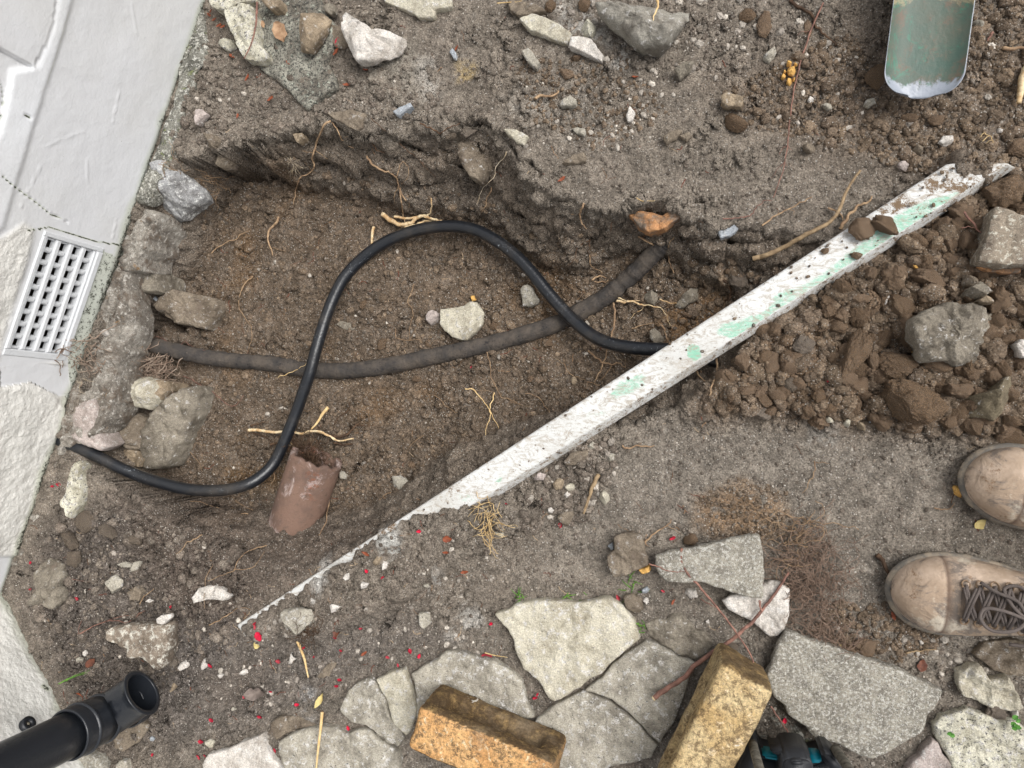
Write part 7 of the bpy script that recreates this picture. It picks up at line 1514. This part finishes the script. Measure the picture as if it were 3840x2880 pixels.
def clod(x, y, z, s, mes, label, group, name='soil_clod', sc=(1, 1, 1), rot=None):
    o = ob(name, mes[rs.randint(len(mes))], None, (x, y, z)); o.scale = (s*sc[0], s*sc[1], s*sc[2]); o.rotation_euler = rot or tuple(rs.rand(3)*6.28)
    return tag(o, label, 'clod', group)
# named clods seen in the photograph
def nclod(k, c, a, b, ang, label, mes=cm, lift=.42):
    q = px(k, [c])[0]; f = OFF[k][2]*D/FPX*1.13; s = a*f*.5; h = hit([q[0]], [q[1]])[0]
    if ' on the board' in label: h[2] = board_z(h[0], h[1])
    W_ = unproj(q[0], q[1], h[2]+s*lift)
    o = ob('soil_clod', mes[rs.randint(len(mes))], None, W_); o.scale = (s, s*b/a/.8, s*.75); o.rotation_euler = (rs.normal()*.2, rs.normal()*.2, radians(-ang)); return tag(o, label, 'clod')
for a_ in (('c8', (960,950), 330, 290, 20, 'biggest crumbly clod at the lower edge of the spoil heap'), ('c8', (610,620), 330, 170, -62, 'long slab-like clod in the middle of the spoil heap'),
    ('c8', (1250,850), 190, 90, 5, 'flat clod between the boulder and the olive-brown stone'), ('c8', (1235,980), 150, 140, 40, 'clod left of the olive-brown stone'),
    ('c8', (230,660), 160, 120, 0, 'wide clod at the left of the spoil heap'), ('c8', (130,880), 120, 90, 35, 'pointed clod at the left lower heap'), ('c8', (295,965), 130, 120, 0, 'round clod at the bottom left of the heap'),
    ('c8', (915,330), 200, 150, 60, 'upright clod left of the boulder'), ('c8', (1080,160), 190, 110, 20, 'clod with a flat top above the boulder'), ('c8', (1235,120), 160, 110, 10, 'orange-brown clod at the top right of the heap'),
    ('c8', (625,290), 150, 80, 0, 'flat clod right of the board shadow'), ('c8', (460,300), 120, 120, 0, 'clod tucked under the edge of the board'), ('c8', (290,570), 150, 140, 45, 'grey-faced clod in the left heap', cg),
    ('c8', (900,700), 260, 170, 15, 'broad clod below the boulder'), ('c8', (1110,700), 170, 70, 10, 'flat clod under the bottom edge of the boulder'), ('c8', (640,820), 140, 130, 0, 'knobbly clod left of the biggest one'),
    ('c8', (780,1065), 100, 110, 0, 'clod left under the biggest one'), ('c8', (990,1085), 90, 70, 0, 'clod right under the biggest one'), ('c8', (205,815), 100, 80, 0, 'grey clod at the left heap', cg), ('c8', (90,700), 120, 130, 0, 'clod at the far left of the heap'),
    ('c8', (1610,1140), 150, 110, 15, 'clod at the right edge above the upper boot'), ('c8', (1550,1080), 110, 100, 0, 'clod beside the one at the right edge'), ('c8', (1140,790), 100, 60, 0, 'small clod below the boulder'),
    ('c4', (645,1420), 155, 130, 20, 'left one of two brown clods resting on the board'), ('c4', (805,1410), 170, 110, 30, 'right one of two brown clods resting on the board'), ('c4', (425,1560), 50, 40, 0, 'small crumb on the board below the two clods'), ('c4', (620,1593), 60, 50, 0, 'second small crumb on the board near the edge'),
    ('c4', (740,470), 130, 200, 0, 'big crumbly clod against the left side of the shovel blade'), ('c4', (1530,1190), 260, 200, -10, 'big clod right of the far end of the board'), ('c4', (1290,1340), 170, 130, 40, 'clod left of the speckled block'), ('c4', (1240,1400), 100, 90, 0, 'brown clod near the middle of the far board edge'),
    ('c4', (1000,1510), 120, 90, 20, 'clod below the board, right half'), ('c4', (1220,1620), 130, 90, 20, 'dark clod above the heap stones'), ('c4', (955,730), 110, 70, 10, 'crumbly clod below the shovel blade'), ('c4', (1125,745), 110, 70, 0, 'crumbly clod right of centre below the shovel'),
    ('c4', (270,1660), 130, 70, 0, 'clod on the hole rim near the board', cg), ('c4', (1620,920), 140, 110, 0, 'clod at the right edge above the board end'), ('c4', (310,185), 60, 120, 0, 'red-brown clod at the left near the shovel'),
    ('c3', (1430,770), 170, 110, 40, 'split brown clod in the packed top soil'), ('c3', (380,460), 110, 90, 30, 'flat brown clod in the top crumbs'), ('c3', (265,40), 90, 90, 0, 'brown clod by the dry stalk at the top'), ('c3', (485,30), 80, 90, 0, 'brown clod left of the big grey top stone'), ('c3', (430,365), 70, 40, 0, 'small brown clod in the top crumbs'),
    ('c3', (1500,90), 110, 90, 0, 'rough brown clod right of the big grey top stone'), ('c3', (1600,170), 110, 150, 0, 'group-like brown clod at the top right'),
    ('c2', (1230,840), 120, 90, 0, 'grey clod in the hole rim left of the large coated stone', cg), ('c2', (1340,820), 130, 90, 10, 'grey clod on the hole rim above the large coated stone', cg), ('c2', (1300,1050), 80, 60, 0, 'grey lump under the coated stone', cg),
    ('c9', (540,130), 170, 160, 20, 'large grey lumpy clod in the lower left', cg), ('c9', (430,240), 190, 150, 30, 'second large grey clod below it in the lower left', cg), ('c9', (470,350), 160, 140, 0, 'broad grey clod in the lower left soil', cg), ('c9', (680,190), 160, 100, 20, 'smooth grey clod near the hole in the lower left', cg), ('c9', (850,250), 150, 90, 20, 'grey clod near the hole, further right', cg),
    ('c6', (800,560), 115, 110, 0, 'round flat brown clod on the floor of the hole'), ('c6', (1020,780), 90, 50, 0, 'flat ochre clod on the hole floor below the old pipe'), ('c6', (920,975), 50, 40, 0, 'ochre crumb on the hole floor'), ('c6', (990,1315), 70, 50, 0, 'ochre clod on the floor near the board'), ('c6', (1500,450), 80, 70, 0, 'brown clod right of the flat pale stone'), ('c6', (1090,560), 80, 60, 0, 'brown clod above the old pipe, mid hole'), ('c6', (680,320), 70, 90, 0, 'brown clod in the hole left of the middle'),
    ('c7', (1360,945), 100, 80, 0, 'single brown clod at the foot of the heap below the board'), ('c7', (1580,985), 160, 130, 20, 'large grey-brown clod at the foot of the heap', cg), ('c7', (1500,850), 130, 70, 0, 'flat clod at the left end of the heap'), ('c7', (1390,110), 100, 60, 0, 'brown clod above the board in the right of the hole'), ('c7', (1440,180), 160, 90, 20, 'dark clod in the right of the hole', cg), ('c7', (1130,390), 90, 60, 0, 'brown clod on the sandy patch'), ('c7', (150,780), 70, 60, 0, 'brown clod above the board near the root star'), ('c7', (270,555), 70, 60, 0, 'brown clod under the old pipe'),
    ('c12', (680,900), 130, 110, 0, 'wet brown clod at the top edge of the big speckled slab'), ('c12', (580,920), 90, 70, 0, 'small wet clod left of it'), ('c12', (1490,1310), 120, 90, 40, 'brown mud lump on the lumpy pale flagstone', cg), ('c12', (750,1365), 40, 45, 0, 'tiny black lump on the big speckled slab', cg),
    ('c11', (740,1530), 75, 85, 0, 'brown mud blob on the grey flagstone between the bricks', cg), ('c11', (688,722), 40, 90, 0, 'brown mud smear on the cream flagstone', cg), ('c11', (1140,245), 110, 70, 0, 'brown clod above the long wedge stone'), ('c11', (1400,905), 80, 60, 0, 'dark clod under the red-brown root', cg),
    ('c10', (830,-10) , 60, 50, 0, 'brown clod on the slope above the board')):
    nclod(*a_[:6], *( [a_[6]] if len(a_) > 6 else []))

def inpoly(P, n):
    P = px('d', P) if not isinstance(P, np.ndarray) else P
    lo, hi = P.min(0), P.max(0); out = np.zeros((0, 2))
    while len(out) < n:
        q = lo+(hi-lo)*rs.rand(n*2+10, 2); out = np.vstack([out, q[inside(q[:, 0], q[:, 1], P)]])
    return out[:n]
HEAP = [(1545,898),(1510,870),(1570,800),(1660,705),(1760,640),(1880,580),(2010,490),(2130,410),(2330,330),(2330,950),(2110,945),(2060,925),(1960,925),(1900,908),(1800,912),(1700,900),(1620,885)]
SCAT = [(1560,200),(1700,130),(1850,60),(1890,200),(2080,220),(2110,0),(2330,-40),(2330,420),(2120,350),(2000,390),(1880,340),(1740,300),(1620,280)]
LOWL = [(60,1290),(110,1130),(260,1075),(400,1150),(560,1240),(500,1400),(350,1460),(200,1480),(120,1420)]
TOPL = [(400,130),(560,110),(900,200),(1100,250),(700,255),(560,290),(440,330),(395,300)]
MIDT = [(1100,130),(1350,120),(1450,250),(1300,330),(1150,260)]
HOLE = [(440,420),(560,330),(900,370),(1150,480),(1400,540),(1640,640),(1500,770),(1250,870),(1000,960),(720,1120),(420,1080),(380,900),(420,700)]
HRIGHT = [(1330,600),(1450,560),(1640,560),(1700,600),(1500,740),(1380,720)]
BELOW = [(1130,1080),(1250,950),(1320,940),(1340,1010),(1260,1130),(1120,1150)]
BURY = [(620,1330),(740,1240),(900,1160),(1060,1120),(1130,1170),(950,1260),(800,1330),(720,1380)]
BRIM = [(1080,-30),(1700,-30),(1800,60),(1560,180),(1400,120),(1250,140)]
WETC = [(1800,1300),(1950,1300),(2060,1390),(1900,1440),(1750,1360)]
OCHRE = [(1500,1080),(1590,1030),(1700,1060),(1720,1180),(1640,1170),(1530,1160)]
stuff = {k: [] for k in ('brown', 'grey')}
def scatter(P, n, smin, smax, big, mes, label, group, tone, pw=2.2):
    """n crumbs over a picture region; those above `big` metres become objects of their own"""
    q = inpoly(P, n); s = smin+(smax-smin)*rs.rand(n)**pw; h = hit(q[:, 0], q[:, 1])
    if True:
        ib0 = inside(q[:, 0], q[:, 1], BPOLY) & (board_z(h[:, 0], h[:, 1]) > h[:, 2]); kp = ~ib0 | ((s < .0034) & (rs.rand(n) < .14)); q = q[kp]; h = h[kp]; s = s[kp]
    ib = inside(q[:, 0], q[:, 1], BPOLY) & (board_z(h[:, 0], h[:, 1]) > h[:, 2]); zb_ = board_z(h[:, 0], h[:, 1]); bp = unproj(q[:, 0], q[:, 1], np.where(ib, zb_, 0)); h[ib] = bp[ib]
    for (x, y, z), sz in zip(h, s):
        if sz >= big and len(CNT) < 235:
            CNT.append(1); lb, gp = label, group
            if 'heap' in label:
                ppx, ppy = proj(np.array([x]), np.array([y]), z); nm = min(LMK, key=lambda l_: (l_[0]-ppx[0])**2+(l_[1]-ppy[0])**2)
                sec = ('right', 'upper right', 'upper', 'upper left', 'left', 'lower left', 'lower', 'lower right')[int(round(math.atan2(nm[1]-ppy[0], ppx[0]-nm[0])/(pi/4))) % 8]
                lb = ('large' if sz > .0160 else 'mid-sized' if sz > .0138 else 'small')+' brown clod on the spoil heap, '+nm[2]+', '+sec+' side'; gp = 'heap clods: '+lb[:90]
            clod(x, y, z+sz*.25, sz, mes, lb, gp)
        else: stuff[tone].append((x, y, z+sz*.15, sz))
CNT = []
LMK = [(1560,830,'at its left tip'), (1640,740,'beside the board, left part'), (1700,860,'along its lower left edge'), (1790,880,'left of the biggest crumbly clod'), (1760,690,'above the long slab-like clod'), (1850,780,'right of the long slab-like clod'),
       (1880,640,'between board and boulder'), (1960,560,'above the boulder'), (2000,480,'right of the board, upper part'), (2070,420,'by the far end of the board'), (2180,400,'above the speckled block'), (2090,610,'touching the boulder from above'),
       (1960,760,'left below the boulder'), (2060,830,'straight below the boulder'), (2160,820,'right below the boulder'), (2190,930,'at the right edge above the upper boot'), (1960,900,'around the biggest crumbly clod'), (2050,900,'left of the olive-brown stone'), (2200,600,'right of the boulder')]
hb = 'crumbly brown clod of the loose spoil heap right of the board'; hg = 'clods of the spoil heap'
for _ in range(1): scatter(HEAP, 1100, .004, .0185, .0118, cm, hb, hg, 'brown', 1.9)
scatter(HEAP, 5200, .0015, .0085, 9, cm, hb, hg, 'brown', 1.3)
scatter(SCAT, 700, .003, .0115, .0088, cm, 'brown clod scattered around the shovel and below it', 'clods scattered round the shovel', 'brown', 3)
scatter(SCAT, 2600, .001, .005, 9, cm, '', '', 'brown', 1.5)
scatter(LOWL, 220, .004, .013, .0095, cg, 'greyish clod in the dug soil of the lower left corner', 'grey clods of the lower left corner', 'grey', 2)
scatter(LOWL, 1100, .001, .005, 9, cg, '', '', 'grey', 1.5)
scatter(TOPL, 130, .004, .012, .0095, cg, 'greyish clod in the soil beside the wall at the top left', 'grey clods beside the wall', 'grey', 2.5)
scatter(TOPL, 900, .001, .005, 9, cg, '', '', 'grey', 1.5)
scatter(MIDT, 700, .001, .006, 9, cg, '', '', 'brown', 2); scatter(BRIM, 900, .001, .0055, 9, cg, '', '', 'grey', 2.5)
scatter(HOLE, 260, .003, .012, .009, cm, 'brown clod lying on the floor of the hole', 'clods on the floor of the hole', 'brown', 3)
scatter(HOLE, 420, .004, .0088, 9, cm, '', '', 'brown', 1.6); scatter(HOLE, 5500, .001, .0055, 9, cm, '', '', 'brown', 2)
scatter(HRIGHT, 120, .004, .014, .010, cm, 'brown clod in the right end of the hole by the board', 'clods in the right end of the hole', 'brown', 2)
scatter(BELOW, 420, .0015, .009, 9, cg, '', '', 'grey', 2.2); scatter(BURY, 900, .001, .0045, 9, cg, '', '', 'grey', 2)
scatter(WETC, 700, .001, .006, 9, cm, '', '', 'brown', 1.8); scatter(OCHRE, 500, .001, .0045, 9, cm, '', '', 'brown', 1.6)
scatter([(0,0),(2212,0),(2212,1659),(0,1659)], 19000, .0009, .0040, 9, cm, '', '', 'grey', 1.5)
scatter([(1900,440),(2040,360),(2180,360),(1960,520),(1750,640),(1690,600)], 260, .001, .0045, 9, cm, '', '', 'brown', 2)
print('clod objects', len(CNT))
def joined(name, inst, base, mat_, kind_tri):
    A = Acc(); inst = np.array(inst)
    # keep loose crumbs off the painted walls
    d1 = (inst[:, :2]-W1a) @ n1v; d2 = (inst[:, :2]-W1b) @ n2v
    inst = inst[(d1 > .01) & ((d2 > .01))]
    for lo, hi, Vt, Ft in ((.006, 1, *ico(3)), (.0030, .006, IV2, IF2), (0, .0030, IV1, IF1)):
        sel = inst[(inst[:, 3] >= lo) & (inst[:, 3] < hi)]
        if not len(sel): continue
        for v in range(6):
            g_ = sel[v::6]; n = len(g_)
            if not n: continue
            r_ = 1+(.55 if kind_tri else .40)*fbm(Vt[:, 0]+v*7, Vt[:, 1], Vt[:, 2], 1.5, 3, .6, seed=v); T0 = Vt*r_[:, None]*[1, .8, .7]
            a, b, c_ = rs.rand(3, n)*2*pi
            Rz = np.stack([np.cos(a), -np.sin(a), 0*a, np.sin(a), np.cos(a), 0*a, 0*a, 0*a, 0*a+1], -1).reshape(n, 3, 3)
            Rx = np.stack([0*a+1, 0*a, 0*a, 0*a, np.cos(b), -np.sin(b), 0*a, np.sin(b), np.cos(b)], -1).reshape(n, 3, 3)
            RR = Rz @ Rx
            VV = np.einsum('nij,vj->nvi', RR, T0)*g_[:, 3][:, None, None]+g_[:, None, :3]
            t_ = rs.rand(n); k_ = .72+.55*rs.rand(n); cc = np.array(base[0])*(1-t_[:, None])+np.array(base[1])*t_[:, None]; cc = cc*k_[:, None]
            A.add(VV.reshape(-1, 3), (Ft[None]+(np.arange(n)*len(Vt))[:, None, None]).reshape(-1, 3), np.repeat(cc, len(Vt), 0))
    return tag(ob(name, A.mesh(name, mat_, not kind_tri), None), kind='stuff')
joined('soil_crumbs', stuff['brown'], ((.215, .162, .118), (.29, .215, .148)), M_SOIL, 0)
joined('grey_soil_crumbs', stuff['grey'], ((.23, .19, .155), (.29, .245, .2)), M_SOIL, 0)
# pale grit and gravel, uncountable
gr = []; 
for P, n, mx in (([(0,0),(2212,0),(2212,1659),(0,1659)], 2600, .0032), (BRIM, 260, .0075), ([(540,1330),(900,1300),(1100,1420),(860,1420),(600,1560),(440,1500)], 260, .006), ([(1080,330),(1340,100),(1500,200),(1350,330)], 200, .006), (BELOW, 100, .008), ([(1020,1130),(1100,1300),(1000,1330),(900,1240)], 150, .005), (LOWL, 120, .006), (TOPL, 100, .006), ([(1740,1330),(2212,1380),(2212,1440),(2000,1460)], 160, .006), (SCAT, 150, .007), (HOLE, 160, .006)):
    q = inpoly(P, n); h = hit(q[:, 0], q[:, 1]); s = .0007+(mx-.0007)*rs.rand(n)**3.2
    gr += [(x, y, z+.2*sz, sz) for (x, y, z), sz in zip(h, s)]
M_GRIT = NM('pale_grit', .9, .2); gcol = M_GRIT.attr('col'); M_GRIT.col(M_GRIT.mix(1.0, gcol, M_GRIT.grey(M_GRIT.ramp(M_GRIT.noise(300, 4, .7), .3, .7, .6, 1.2)), 'MULTIPLY')); M_GRIT.bump(M_GRIT.noise(400, 3), .001)
joined('gravel', gr, ((.56, .51, .44), (.24, .21, .18)), M_GRIT.m, 1)
print('objects', len(bpy.data.objects), 'tris', sum(len(m.polygons)*(2 if len(m.polygons) and len(m.polygons[0].vertices) == 4 else 1) for m in bpy.data.meshes))
for o in bpy.data.objects:
    if 'label' in o and len(o['label'].split()) > 16: o['label'] = ' '.join(o['label'].split()[:16])
